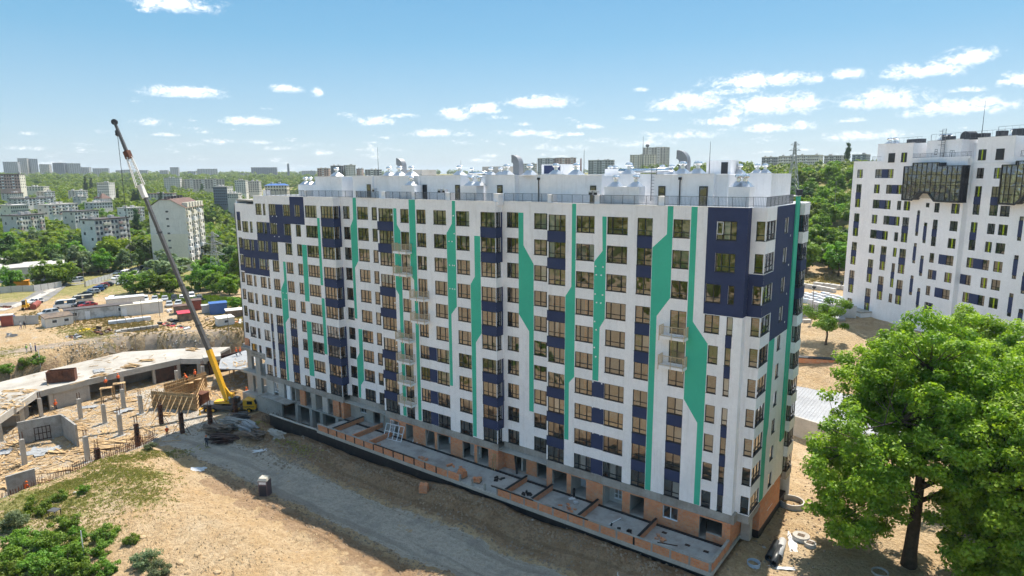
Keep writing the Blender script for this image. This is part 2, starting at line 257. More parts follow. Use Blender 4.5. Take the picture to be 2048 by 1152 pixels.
# ------------------------------------------------------------------ mesh helpers
class MB:
    'collects geometry for ONE mesh object'
    def __init__(s): s.v = []; s.f = []; s.m = []; s.k = 0
    def mi(s, k): s.k = k; return s
    def add(s, vs, fs):
        o = len(s.v); s.v.extend([tuple(map(float, p)) for p in vs]); s.f.extend([tuple(i + o for i in f) for f in fs]); s.m.extend([s.k] * len(fs)); return s
    def box(s, x0, x1, y0, y1, z0, z1):
        if x0 > x1: x0, x1 = x1, x0
        if y0 > y1: y0, y1 = y1, y0
        if z0 > z1: z0, z1 = z1, z0
        return s.add([(x0, y0, z0), (x1, y0, z0), (x1, y1, z0), (x0, y1, z0), (x0, y0, z1), (x1, y0, z1), (x1, y1, z1), (x0, y1, z1)],
                     [(0, 3, 2, 1), (4, 5, 6, 7), (0, 1, 5, 4), (1, 2, 6, 5), (2, 3, 7, 6), (3, 0, 4, 7)])
    def quad(s, a, b, c, d): return s.add([a, b, c, d], [(0, 1, 2, 3)])
    def poly_y(s, pts, y0, y1):
        'outline in (x, z), extruded from y0 (front) to y1'
        n = len(pts); area = sum(pts[i][0] * pts[(i + 1) % n][1] - pts[(i + 1) % n][0] * pts[i][1] for i in range(n))
        if area < 0: pts = pts[::-1]
        vs = [(x, y0, z) for x, z in pts] + [(x, y1, z) for x, z in pts]
        return s.add(vs, [tuple(range(n)), tuple(range(2 * n - 1, n - 1, -1))] + [(i, i + n, (i + 1) % n + n, (i + 1) % n) for i in range(n)])
    def prism(s, pts, z0, z1):
        'outline in (x, y), extruded upward'
        n = len(pts); area = sum(pts[i][0] * pts[(i + 1) % n][1] - pts[(i + 1) % n][0] * pts[i][1] for i in range(n))
        if area < 0: pts = pts[::-1]
        vs = [(x, y, z0) for x, y in pts] + [(x, y, z1) for x, y in pts]
        return s.add(vs, [tuple(range(n - 1, -1, -1)), tuple(range(n, 2 * n))] + [(i, (i + 1) % n, (i + 1) % n + n, i + n) for i in range(n)])
    def tube(s, pts, rad, n=6, caps=True):
        pts = [Vector(p) for p in pts]; rad = rad if isinstance(rad, (list, tuple)) else [rad] * len(pts); o = len(s.v); fs = []; prev = None
        for i, p in enumerate(pts):
            d = (pts[min(i + 1, len(pts) - 1)] - pts[max(i - 1, 0)]).normalized()
            a = d.orthogonal().normalized() if prev is None else (prev - d * prev.dot(d)).normalized()
            prev = a; b = d.cross(a)
            for k in range(n):
                t = 2 * math.pi * k / n; q = p + (a * math.cos(t) + b * math.sin(t)) * rad[i]; s.v.append(tuple(q))
        for i in range(len(pts) - 1):
            for k in range(n): fs.append((o + i * n + k, o + i * n + (k + 1) % n, o + (i + 1) * n + (k + 1) % n, o + (i + 1) * n + k))
        if caps: fs.append(tuple(o + k for k in range(n - 1, -1, -1))); fs.append(tuple(o + (len(pts) - 1) * n + k for k in range(n)))
        s.f.extend(fs); s.m.extend([s.k] * len(fs)); return s
    def bar(s, a, b, w, h=None):
        'square bar between two points'
        a = Vector(a); b = Vector(b); d = (b - a).normalized(); u = d.cross(Vector((0, 0, 1)))
        u = u.normalized() if u.length > 1e-4 else Vector((1, 0, 0)); v = u.cross(d).normalized(); h = h or w
        vs = [p + u * (sx * w / 2) + v * (sz * h / 2) for p in (a, b) for sx, sz in ((-1, -1), (1, -1), (1, 1), (-1, 1))]
        return s.add(vs, [(0, 1, 2, 3), (7, 6, 5, 4), (0, 4, 5, 1), (1, 5, 6, 2), (2, 6, 7, 3), (3, 7, 4, 0)])
    def lathe(s, prof, n=14, c=(0, 0, 0)):
        o = len(s.v); fs = []
        for r, z in prof:
            for k in range(n):
                t = 2 * math.pi * k / n; s.v.append((c[0] + r * math.cos(t), c[1] + r * math.sin(t), c[2] + z))
        for i in range(len(prof) - 1):
            for k in range(n): fs.append((o + i * n + k, o + i * n + (k + 1) % n, o + (i + 1) * n + (k + 1) % n, o + (i + 1) * n + k))
        fs.append(tuple(o + k for k in range(n - 1, -1, -1))); fs.append(tuple(o + (len(prof) - 1) * n + k for k in range(n)))
        s.f.extend(fs); s.m.extend([s.k] * len(fs)); return s
    def mesh(s, name, mats, smooth=False):
        me = bpy.data.meshes.new(name); me.from_pydata(s.v, [], s.f)
        for m in (mats if isinstance(mats, (list, tuple)) else [mats]): me.materials.append(MATS[m])
        if any(s.m): me.polygons.foreach_set('material_index', s.m)
        if smooth: me.polygons.foreach_set('use_smooth', [True] * len(s.f))
        me.update(); return me
    def build(s, name, mats, parent=None, loc=(0, 0, 0), smooth=False, rot=0.0):
        return link(name, s.mesh(name, mats, smooth), parent, loc, rot)
def link(name, me, parent=None, loc=(0, 0, 0), rot=0.0):
    o = bpy.data.objects.new(name, me); COL.objects.link(o); o.parent = parent; o.location = loc
    if rot: o.rotation_euler = (0, 0, rot) if not isinstance(rot, (tuple, list)) else rot
    return o
def tag(o, label, cat, group=None, kind=None):
    o['label'] = label
    if cat: o['category'] = cat
    if group: o['group'] = group
    if kind or cat: o['kind'] = kind or 'thing'
    return o
def thing(name, label, cat, loc=(0, 0, 0), rz=0.0, group=None):
    o = bpy.data.objects.new(name, None); COL.objects.link(o); o.empty_display_size = .5
    o.location = loc; o.rotation_euler = (0, 0, rz); return tag(o, label, cat, group)
def struct(o): o['kind'] = 'structure'; return o
def dup(root, loc, rz=0.0, label=None, group=None, scale=None):
    r = root.copy(); COL.objects.link(r); r.location = loc; r.rotation_euler = (0, 0, rz)
    if scale is not None: r.scale = (scale,) * 3 if not isinstance(scale, tuple) else scale
    if label: r['label'] = label
    if group: r['group'] = group
    for ch in list(root.children):
        c = ch.copy(); COL.objects.link(c); c.parent = r
        for g in ch.children:
            d = g.copy(); COL.objects.link(d); d.parent = c
    return r
def rects_minus(x0, x1, z0, z1, holes):
    'the rectangle cut by holes, as a list of rectangles (merged along x)'
    hs = [(max(a, x0), min(b, x1), max(c, z0), min(d, z1)) for a, b, c, d in holes if a < x1 - 1e-6 and b > x0 + 1e-6 and c < z1 - 1e-6 and d > z0 + 1e-6]
    zs = sorted({z0, z1, *[h[2] for h in hs], *[h[3] for h in hs]}); out = []
    for za, zb in zip(zs, zs[1:]):
        if zb - za < 1e-5: continue
        zm = (za + zb) / 2; cut = sorted((h[0], h[1]) for h in hs if h[2] < zm < h[3]); cur = x0
        for a, b in cut:
            if a > cur + 1e-5: out.append((cur, a, za, zb))
            cur = max(cur, b)
        if cur < x1 - 1e-5: out.append((cur, x1, za, zb))
    return out
# ------------------------------------------------------------------ terrain
def vnoise(x, y, seed=0):
    xi = np.floor(x).astype(np.int64); yi = np.floor(y).astype(np.int64); fx = x - xi; fy = y - yi
    def h(a, b):
        n = (a * 374761393 + b * 668265263 + seed * 974634721) & 0x7fffffff
        n = ((n ^ (n >> 13)) * 1274126177) & 0x7fffffff
        return ((n ^ (n >> 16)) & 0xffff) / 65535.0
    u = fx * fx * (3 - 2 * fx); v = fy * fy * (3 - 2 * fy)
    return (h(xi, yi) * (1 - u) + h(xi + 1, yi) * u) * (1 - v) + (h(xi, yi + 1) * (1 - u) + h(xi + 1, yi + 1) * u) * v
def fbm(x, y, s, seed=0, o=4):
    t = 0; a = .5; tot = 0
    for i in range(o): t = t + a * vnoise(x * s, y * s, seed + i); tot += a; a *= .5; s *= 2.03
    return t / tot - .5
def sst(a, b, v):
    t = np.clip((v - a) / (b - a), 0, 1); return t * t * (3 - 2 * t)
def sdpoly(x, y, poly):
    'signed distance to a polygon, negative inside'
    d = np.full(np.shape(x), 1e18); ins = np.zeros(np.shape(x), bool); n = len(poly)
    for i in range(n):
        ax, ay = poly[i]; bx, by = poly[(i + 1) % n]; ex, ey = bx - ax, by - ay
        t = np.clip(((x - ax) * ex + (y - ay) * ey) / (ex * ex + ey * ey), 0, 1)
        d = np.minimum(d, (x - ax - ex * t) ** 2 + (y - ay - ey * t) ** 2)
        c = ((ay > y) != (by > y)) & (x < (bx - ax) * (y - ay) / (by - ay + 1e-12) + ax); ins ^= c
    return np.where(ins, -1, 1) * np.sqrt(d)
PIT_POLY = [(-92, -46), (-94.7, -31.8), (-98.2, -20), (-99.3, -15.5), (-101, -9), (-99, -2), (-107, 3), (-107, 20), (-118, 24), (-131, 18.5), (-140, 8.5), (-148.5, -1), (-147.5, -12), (-144.6, -25.5), (-135, -46)]
# far ground: height by bearing (pixel column) and distance
_fx = np.array([-1500, -300, 0, 250, 480, 700, 1000, 1300, 1500, 1640, 1800, 2048, 2600, 4500], float)
_fd = np.array([60, 150, 190, 240, 300, 400, 550, 800, 1200, 1800, 2600, 4000, 9000, 30000], float)
_ft = np.array([
    # 60  150   190   240   300  400  550  800 1200 1800 2600 4000 9000 30000
    [-5, -2.0, -1.5, -1.5, -1, 0, 4, 9, 15, 24, 34, 40, 40, 20],
    [-5, -1.0, -1.0, -1.0, -1, 1, 5, 10, 17, 26, 35, 40, 40, 20],
    [-5, -0.5, -0.6, -1.0, -1, 2, 6, 11, 18, 28, 37, 41, 40, 20],
    [-5, -0.5, -0.8, -2.0, -3, 0, 5, 10, 17, 27, 37, 41, 40, 20],
    [-5, -0.5, -1.2, -3.0, -6, -3, 3, 8, 14, 24, 36, 41, 40, 20],
    [-5, -0.5, -1.0, -3.0, -6, -3, 3, 8, 14, 24, 36, 41, 40, 20],
    [-5, 1, 1, 0, -2, 0, 5, 12, 20, 30, 36, 40, 40, 20],
    [-5, 4, 4, 4, 6, 12, 22, 33, 38, 40, 42, 42, 40, 20],
    [-4, 4.6, 5, 6, 12, 23, 33, 38, 40, 42, 42, 42, 40, 20],
    [-4, 4.6, 5, 7.5, 17, 29, 36, 40, 41, 42, 42, 42, 40, 20],
    [-4, 4.6, 5, 8.0, 18, 30, 37, 41, 42, 42, 42, 42, 40, 20],
    [-4, 5, 5, 8.0, 18, 30, 37, 41, 42, 42, 42, 42, 40, 20],
    [-4, 5, 5, 7, 14, 24, 32, 38, 42, 42, 42, 42, 40, 20],
    [-4, 2, 2, 2, 4, 8, 14, 20, 28, 34, 38, 40, 40, 20]], float)
def H_far(x, y):
    dx = x - CAM[0]; dy = y - CAM[1]; d = np.maximum(np.hypot(dx, dy), 60)
    ang = np.arctan2(dx, dy) - YAW; ang = (ang + np.pi) % (2 * np.pi) - np.pi
    px = 1024 + FPX * np.tan(np.clip(ang, -1.15, 1.2))
    i = np.clip(np.searchsorted(_fx, px) - 1, 0, len(_fx) - 2); j = np.clip(np.searchsorted(_fd, d) - 1, 0, len(_fd) - 2)
    u = np.clip((px - _fx[i]) / (_fx[i + 1] - _fx[i]), 0, 1); v = np.clip((np.log(d) - np.log(_fd[j])) / (np.log(_fd[j + 1]) - np.log(_fd[j])), 0, 1); v = v * v * (3 - 2 * v)
    z = (_ft[i, j] * (1 - u) + _ft[i + 1, j] * u) * (1 - v) + (_ft[i, j + 1] * (1 - u) + _ft[i + 1, j + 1] * u) * v
    return z + fbm(x, y, 1 / 160., 5) * np.clip((d - 300) / 60, 0, 8)
def H(x, y, rough=True):
    x = np.asarray(x, float); y = np.asarray(y, float)
    d = np.hypot(x - CAM[0], y - CAM[1])
    # strip in front of the terrace, gravel road, sand bank toward the viewer
    zt = np.interp(x, [-100, -90, -78, -60, -45, -30, -18, -8], [-6.4, -5.6, -4.9, -4.35, -4.0, -3.7, -3.45, -3.6])
    zr = np.interp(x, [-104, -98, -85, -60, -40, -20, 0], [-6.9, -6.5, -6.1, -6.0, -5.7, -5.0, -4.6])
    a = np.interp(y, [-60, -40, -28, -21.5, -18.2, -16, -10.5, -6, -5], [0, 1, 2, 3, 4, 5, 6, 7, 8])
    lv = [np.full_like(x, -4.6), np.interp(x, [-95, -70, -40, -10], [-3.8, -3.2, -4.2, -4.8]), np.interp(x, [-95, -85, -72, -50, -20], [-4.0, -3.3, -2.9, -3.8, -4.8]), np.interp(x, [-98, -88, -60, -30], [-4.6, -5.2, -5.0, -4.8]), zr + .35, zr, zr + .05, zt, zt]
    k = np.clip(np.floor(a).astype(int), 0, 7); f = a - k; f = f * f * (3 - 2 * f); lv = np.array(lv)
    zf = np.take_along_axis(lv, k[None], 0)[0] * (1 - f) + np.take_along_axis(lv, k[None] + 1, 0)[0] * f
    # right of the building and behind it
    zb = -4.0 + sst(33, 80, y) * 8.8 + .2 * sst(-6, -20, y)
    t = sst(-18.5, -15.0, x) * sst(-14, -6, y); t = np.maximum(t, sst(2, 8, y)); z = zf * (1 - t) + zb * t
    # left: upper yard
    l = sst(-112, -132, x); z = z * (1 - l) + (-0.5) * l
    far_ = sst(150, 200, d) * np.where(x > -110, sst(60, 95, y), 1.0); z = z * (1 - far_) + H_far(x, y) * far_
    if rough:
        amp = 1 - far_ * .3
        z = z + fbm(x, y, .16, 11) * .75 * amp + fbm(x, y, .6, 12, 3) * .36 * amp
    # excavation
    sd = sdpoly(x, y, PIT_POLY); wob = fbm(x, y, .25, 21) * 2.2 if rough else 0
    w = np.interp(x, [-125, -112], [3.6, 1.2]); p = 1 - sst(0.0, 1.0, (sd + wob * (x < -118)) / w); fl = -6.9 + (fbm(x, y, .5, 31, 3) * .25 if rough else 0)
    z = np.where(sd < w + 3, np.minimum(z, z * (1 - p) + fl * p), z)
    if rough:
        # heaps of spoil along the terrace and by the basement wall
        for hx, hy, hr, hh in ((-81, -9.8, 4.6, 1.0), (-73, -9.3, 4.0, .8), (-89, -7.0, 3.5, 1.3), (-92.5, -4.5, 2.6, 1.0), (-50, -8.5, 5, .8), (-43, -9, 4.5, .7), (-56, -19.8, 3, .5), (-40, -18.5, 4, .6), (-30, -12, 6, .5), (-9, 20, 5, .9), (-13, 27, 4, .7), (-10, 42, 7, 1.2)):
            q = ((x - hx) ** 2 + (y - hy) ** 2) / hr ** 2; z = z + hh * np.exp(-q * 1.6) * (1 + fbm(x, y, .7, 41, 3))
    # level ground under the buildings and slabs
    z = np.where((x > -100) & (x < -18.7) & (y > -4.6) & (y < 17), np.minimum(z, -6.6 + .0 * x), z)
    return z
def hz(x, y): return float(H(np.array([float(x)]), np.array([float(y)]))[0])
def on(px, py, z0=-4.0, it=25):
    'where the line of sight through a pixel meets the ground'
    d = ray(px, py); t = np.concatenate([np.arange(20, 330, .7), np.arange(330, 3000, 6)])
    q = CAM + d[None] * t[:, None]; b = q[:, 2] < H(q[:, 0], q[:, 1]); k = int(np.argmax(b)); lo, hi = t[max(k - 1, 0)], t[k]
    t = np.linspace(lo, hi, 60); q = CAM + d[None] * t[:, None]; k = int(np.argmax(q[:, 2] < H(q[:, 0], q[:, 1]))); q = q[k]
    return np.array([q[0], q[1], hz(q[0], q[1])])
def axis(lo, hi, step, ext, g=1.22):
    a = list(np.arange(lo, hi + 1e-6, step)); s = step
    while a[-1] < ext: s *= g; a.append(a[-1] + s)
    s = step; b = []
    c = a[0]
    while c > -ext: s *= g; c -= s; b.append(c)
    return np.array(b[::-1] + a)
def ground_material():
    m = bpy.data.materials.new('ground_mat'); m.use_nodes = True; nt = m.node_tree; N = nt.nodes.new; L = nt.links.new; b = nt.nodes['Principled BSDF']
    b.inputs['Roughness'].default_value = .95; b.inputs['Specular IOR Level'].default_value = .15
    g = N('ShaderNodeNewGeometry'); at = N('ShaderNodeAttribute'); at.attribute_name = 'zone'
    sep = N('ShaderNodeSeparateColor'); L(at.outputs['Color'], sep.inputs[0])
    def noise(s, d=6, r=.62):
        n = N('ShaderNodeTexNoise'); n.inputs['Scale'].default_value = s; n.inputs['Detail'].default_value = d; n.inputs['Roughness'].default_value = r; L(g.outputs['Position'], n.inputs['Vector']); return n.outputs[0]
    def mr(v, a, b_, c, d, sm=False):
        n = N('ShaderNodeMapRange'); L(v, n.inputs[0]); n.interpolation_type = 'SMOOTHSTEP' if sm else 'LINEAR'
        for i, q in enumerate((a, b_, c, d)): n.inputs[i + 1].default_value = q
        return n.outputs[0]
    def mixc(f, a, b_):
        n = N('ShaderNodeMixRGB')
        for i, v in enumerate((f, a, b_)):
            if isinstance(v, tuple): n.inputs[i].default_value = (*v, 1)
            elif isinstance(v, float): n.inputs[i].default_value = v
            else: L(v, n.inputs[i])
        return n.outputs[0]
    def math_(op, a, b_):
        n = N('ShaderNodeMath'); n.operation = op
        for i, v in enumerate((a, b_)):
            if isinstance(v, float): n.inputs[i].default_value = v
            else: L(v, n.inputs[i])
        return n.outputs[0]
    nb, nm, nf, nx = noise(.09), noise(.45), noise(2.2), noise(9, 4)
    sand = mixc(mr(nm, .38, .62, 0, 1), (.47, .335, .19), (.54, .405, .255)); sand = mixc(mr(nf, .45, .68, 0, .75), sand, (.34, .225, .115)); rn = N('ShaderNodeMath'); rn.operation = 'ABSOLUTE'; L(math_('SUBTRACT', noise(.28, 7, .7), .5), rn.inputs[0]); sand = mixc(mr(rn.outputs[0], .0, .022, .55, 0), sand, (.25, .17, .10)); sand = mixc(mr(noise(.16, 4), .52, .66, 0, .6), sand, (.45, .29, .14))
    sand = mixc(mr(nb, .5, .64, 0, .5), sand, (.50, .41, .29))
    soil = mixc(mr(nm, .40, .60, 0, 1), (.27, .175, .10), (.36, .25, .155)); soil = mixc(mr(nf, .5, .7, 0, .7), soil, (.17, .105, .06))
    grav = mixc(mr(nf, .4, .62, 0, 1), (.45, .395, .325), (.55, .485, .40)); grav = mixc(mr(nm, .5, .65, 0, .6), grav, (.30, .27, .235))
    mp = N('ShaderNodeMapping'); mp.inputs['Scale'].default_value = (.035, 1.0, .3); L(g.outputs['Position'], mp.inputs[0]); rut = N('ShaderNodeTexNoise'); rut.inputs['Scale'].default_value = 1.1; rut.inputs['Detail'].default_value = 4; L(mp.outputs[0], rut.inputs['Vector'])
    grav = mixc(mr(rut.outputs[0], .5, .62, 0, .55), grav, (.29, .25, .205)); soil = mixc(mr(rut.outputs[0], .52, .60, 0, .5), soil, (.15, .095, .055))
    gras = mixc(mr(nm, .38, .62, 0, 1), (.21, .205, .065), (.31, .275, .115)); gras = mixc(mr(nf, .52, .72, 0, .7), gras, (.30, .24, .12))
    col = mixc(mr(math_('ADD', sep.outputs[1], mr(nm, .3, .7, -.35, .35)), .4, .6, 0, 1, True), sand, soil)
    col = mixc(mr(math_('ADD', sep.outputs[2], mr(noise(.8, 7, .7), .3, .7, -.55, .55)), .4, .62, 0, 1, True), col, grav)
    col = mixc(mr(math_('ADD', sep.outputs[0], mr(noise(.9), .3, .7, -.45, .45)), .42, .62, 0, 1, True), col, gras)
    col = mixc(mr(nx, .56, .72, 0, .55), col, (.12, .09, .06)); col = mixc(mr(noise(26, 3), .62, .74, 0, .16), col, (.55, .48, .38))
    L(col, b.inputs['Base Color'])
    bp = N('ShaderNodeBump'); bp.inputs['Strength'].default_value = 1.0; bp.inputs['Distance'].default_value = .45
    L(math_('ADD', math_('MULTIPLY', nf, 1.0), math_('MULTIPLY', nx, .35)), bp.inputs['Height']); L(bp.outputs[0], b.inputs['Normal'])
    MATS['ground'] = m
ground_material()
def build_ground():
    X = axis(-215, 25, .72, 5200, 1.17); Y = axis(-62, 110, .72, 5200, 1.17); gx, gy = np.meshgrid(X, Y); z = H(gx, gy)
    nx, ny = len(X), len(Y); me = bpy.data.meshes.new('ground'); me.vertices.add(nx * ny)
    me.vertices.foreach_set('co', np.stack([gx, gy, z], -1).ravel())
    i = np.arange(ny - 1)[:, None] * nx + np.arange(nx - 1)[None]; q = np.stack([i, i + 1, i + nx + 1, i + nx], -1).reshape(-1, 4); n = len(q)
    me.loops.add(n * 4); me.loops.foreach_set('vertex_index', q.ravel()); me.polygons.add(n); me.polygons.foreach_set('loop_start', np.arange(n) * 4); me.polygons.foreach_set('use_smooth', np.ones(n, bool))
    me.materials.append(MATS['ground']); me.update(calc_edges=True)
    # what covers the ground where: red = grass, green = brown soil, blue = gravel
    d = np.hypot(gx - CAM[0], gy - CAM[1]); sd = sdpoly(gx, gy, PIT_POLY)
    gr = sst(205, 255, d) * .9; gr = np.where((gx > -112), gr * np.maximum(sst(95, 140, gy), sst(-170, -230, gy) * .8), gr); gr = np.maximum(gr, .8 * sst(-60, -75, gy) * (fbm(gx, gy, 1 / 45., 61) > .06))
    for ex, ey, rx, ry, k in ((-85.5, -27, 6.5, 5, .62), (-78, -29.5, 5.5, 3.2, .50), (-84, -35, 7, 7, .62), (-75, -38, 5, 5, .5), (-88, -38, 7, 5, .8), (-160, -4, 16, 5, .34), (-156, -30, 8, 11, .75), (-165, 9, 20, 3, .42), (-150, 27, 18, 3.5, .45), (-172, 30, 26, 4, .5), (-30, 128, 25, 12, .6), (-78, -8.5, 6, 1.6, .36), (-92, -8, 4, 1.5, .36)):
        gr = np.maximum(gr, k * np.exp(-(((gx - ex) / rx) ** 2 + ((gy - ey) / ry) ** 2) * .8))
    so = sst(-17.5, -9, gy) * .15 + .85 * sst(-10.8, -8.5, gy) * (gy < 3) * (gx > -100) * (gx < -10); so = np.where((gx > -18) & (gy > -8), .12, so)
    so = np.maximum(so, .8 * sst(-17.2, -18.6, gy) * sst(-24, -20, gy) * (gx > -80) * (gx < 0)); so = np.maximum(so, .62 * np.exp(-(sd / 3.0) ** 2) * (gx < -118) * (sd > 0))
    so = np.maximum(so, .5 * (sd < 0)) * np.where(sd < 0, .62, 1)
    bl = sst(-17.6, -16.2, gy) * sst(-9.9, -11.2, gy) * (gx > -104) * (gx < 20) * .95; lane = np.clip(((gx + 100) * -27 + (gy + 10) * 4) / (27 ** 2 + 16), 0, 1); bl = np.maximum(bl, np.where(sd < -1, np.maximum(.36, .85 * np.exp(-((gx + 100 + 27 * lane) ** 2 + (gy + 10 - 4 * lane) ** 2) / 22)), 0)); bl = np.maximum(bl, .20 * (gx < -150) * (d < 240))
    colr = np.stack([np.clip(gr, 0, 1), np.clip(so, 0, 1), np.clip(bl, 0, 1), np.ones_like(gr)], -1)
    at = me.color_attributes.new('zone', 'FLOAT_COLOR', 'POINT'); at.data.foreach_set('color', colr.ravel())
    struct(link('ground', me))['label'] = 'sandy building-site ground rising to a green hillside'
build_ground()
def strip(name, pts, w, m, lift=.06, step=2.0, label=None):
    'a road or path draped over the ground'
    P = [Vector((p[0], p[1], 0)) for p in pts]; line = []
    for a, b in zip(P, P[1:]):
        n = max(1, int((b - a).length / step)); line += [a.lerp(b, i / n) for i in range(n)]
    line.append(P[-1]); mb = MB(); rows = []
    for i, p in enumerate(line):
        d = (line[min(i + 1, len(line) - 1)] - line[max(i - 1, 0)]).normalized(); s = Vector((-d.y, d.x, 0)); ww = w if not isinstance(w, (list, tuple)) else np.interp(i / (len(line) - 1), [0, 1], w)
        rows.append([p + s * (ww / 2 * k) for k in (-1, -.5, 0, .5, 1)])
    zz = H(np.array([q.x for r in rows for q in r]), np.array([q.y for r in rows for q in r])); vs = [(q.x, q.y, zz[i] + lift) for i, q in enumerate(q for r in rows for q in r)]
    fs = [(i * 5 + k, i * 5 + k + 1, i * 5 + k + 6, i * 5 + k + 5) for i in range(len(rows) - 1) for k in range(4)]
    o = mb.add(vs, fs).build(name, m, smooth=True); struct(o); 
    if label: o['label'] = label
    return o
# ------------------------------------------------------------------ the long apartment block
rng = random.Random(7)
BLK = thing('apartment_block', 'long white ten-storey apartment block with green stripes and navy panels', 'building', (-60, 8, -6.9))
BO = Vector(BLK.location)
def bp(mb, name, mats, smooth=False): return mb.build(name, mats, BLK, -BO, smooth)
HEAD = lambda r: 29.5 - 3 * r
WH = 1.78
WIN_CACHE = {}
def win_mesh(w, h, n, transom=True, fr='frame', gl='glass', var=0, split=None, tz=.47):
    'frame mesh and list of pane meshes; local x along the wall, y into it, z up, origin at the lower left corner'
    key = (round(w, 2), round(h, 2), n, transom, fr, gl, var, split)
    if key in WIN_CACHE: return WIN_CACHE[key]
    t = .065; f = MB()
    f.box(0, w, .06, .14, 0, t).box(0, w, .06, .14, h - t, h).box(0, t, .06, .14, t, h - t).box(w - t, w, .06, .14, t, h - t)
    f.box(-.03, w + .03, -.045, .06, -.04, .012)
    cuts = [0, w] if n == 1 else ([0] + [w * c for c in split] + [w] if split else [w * i / n for i in range(n + 1)])
    for c in cuts[1:-1]: f.box(c - .045, c + .045, .055, .145, t, h - t)
    if transom:
        for a, b in zip(cuts, cuts[1:]): f.box(max(a, 0) + .045, b - .045, .058, .142, tz, tz + .075)
    panes = []; rr = random.Random(int(w * 1000) + n * 17 + var * 101)
    for a, b in zip(cuts, cuts[1:]):
        p = MB(); q1, q2 = rr.uniform(-.012, .012), rr.uniform(-.012, .012)
        p.quad((a + .04, .10 + q1, .04), (b - .04, .10 - q1, .04), (b - .04, .10 - q1 + q2, h - .04), (a + .04, .10 + q1 + q2, h - .04)); panes.append(p.mesh('pane', gl))
    g = MB()
    for p in panes:
        g.add([tuple(v.co) for v in p.vertices], [(0, 1, 2, 3)])
    WIN_CACHE[key] = (f.mesh('window', fr), panes, g.mesh('pane', gl)); return WIN_CACHE[key]
def put_window(parent, loc, rz, w, h, n, single=False, **kw):
    fm, panes, joint = win_mesh(w, h, n, **kw); o = link('window', fm, parent, loc, rz)
    for p in (panes if single else [joint]): link('pane', p, o)
    return o
# columns of windows: x0, x1, wall plane, lights
CW = {'c0': (-105.0, -103.75, 1.3, 2), 'c1': (-101.33, -99.56, 0, 2), 'c2': (-99.06, -98.29, 0, 1), 'c3': (-97.07, -95.38, 0, 2), 'c4': (-94.97, -94.27, 0, 1), 'c5': (-93.32, -91.52, 0, 3),
      'c6': (-89.55, -87.76, 0, 3), 'c7': (-86.51, -85.25, 0, 2), 'c8': (-83.95, -81.12, 0, 4), 'c8b': (-80.18, -77.33, 0, 4), 'c9': (-76.69, -75.22, 1.3, 2), 'c10': (-73.6, -71.29, 1.3, 3),
      'c11': (-70.5, -68.2, 1.3, 3), 'c11b': (-67.65, -64.82, 0, 4), 'c12': (-63.42, -61.84, 0, 2), 'c13': (-60.45, -58.78, 0, 3), 'c14': (-57.44, -55.26, 0, 3), 'c15': (-53.6, -51.46, 0, 3),
      'c16': (-49.71, -47.47, 0, 3), 'c17': (-46.75, -45.02, 1.3, 3), 'c18': (-42.8, -40.35, 1.3, 3), 'c19': (-39.95, -37.7, 0, 3), 'c20': (-36.35, -34.12, 0, 3), 'c21': (-32.62, -30.26, 0, 4),
      'c22': (-29.2, -27.53, 0, 2), 'c23': (-25.38, -23.68, 0, 2)}
WINS = []   # x0, x1, z0, z1, plane, lights, split
for c, (a, b, Y, n) in CW.items():
    for r in range(10):
        if c in ('c0', 'c1', 'c2') and (r == 0 or r == 9): continue
        z1 = HEAD(r); z0 = z1 - WH; sp = None
        if c == 'c12' and r in (1, 2, 5, 6, 7, 8) or c == 'c13' and r in (3, 4) or c == 'c23' and r in (3, 4): z0 = z1 - 2.35
        if n == 3: sp = (.27, .70) if c in ('c20', 'c21', 'c15', 'c14') else (.36, .68)
        if c == 'c21': n, sp = 3, (.25, .73)
        WINS.append((a, b, z0, z1, Y, n, sp))
for r in range(10):
    z1 = HEAD(r); z0 = z1 - WH
    if r < 2: WINS.append((-21.08, -19.2, z0, z1, 0, 3, (.3, .7)))
    elif r < 4: WINS += [(-21.87, -20.4, z0, z1, 0, 2, None), (-19.72, -19.13, z0, z1, 0, 1, None)]
    else: WINS += [(-21.38, -20.42, z0, z1, 0, 1, None), (-19.76, -19.18, z0, z1, 0, 1, None)]
SEGS = [(-105.6, -101.7, 1.3, 4.2, 29.3), (-101.7, -97.55, 0, 4.2, 29.3), (-97.55, -77.25, 0, .70, 30.75), (-77.25, -67.95, 1.3, .70, 30.75), (-67.95, -47.4, 0, .70, 30.75), (-47.4, -40.1, 1.3, .70, 30.75), (-40.1, -18.25, 0, .70, 30.75)]
for (a, b, Y, z0, z1) in SEGS:
    mb = MB(); holes = [(w[0], w[1], w[2], w[3]) for w in WINS if w[4] == Y and a - .01 < (w[0] + w[1]) / 2 < b]
    for x0, x1, za, zb in rects_minus(a, b, z0, z1, holes): mb.quad((x0, Y, za), (x1, Y, za), (x1, Y, zb), (x0, Y, zb))
    for x0, x1, za, zb in holes:
        d = Y + .16; mb.quad((x0, Y, za), (x0, d, za), (x0, d, zb), (x0, Y, zb)).quad((x1, d, za), (x1, Y, za), (x1, Y, zb), (x1, d, zb)).quad((x0, Y, zb), (x0, d, zb), (x1, d, zb), (x1, Y, zb)).quad((x0, d, za), (x0, Y, za), (x1, Y, za), (x1, d, za))
    bp(mb, 'wall', 'white')
npane = 0
for (x0, x1, z0, z1, Y, n, sp) in sorted(WINS, key=lambda w: -w[0]):
    single = n > 1 and npane + n <= 290
    if single: npane += n
    put_window(BLK, Vector((x0, Y + .02, z0)) - BO, 0, x1 - x0, z1 - z0, n, single, split=sp, var=rng.randrange(4))
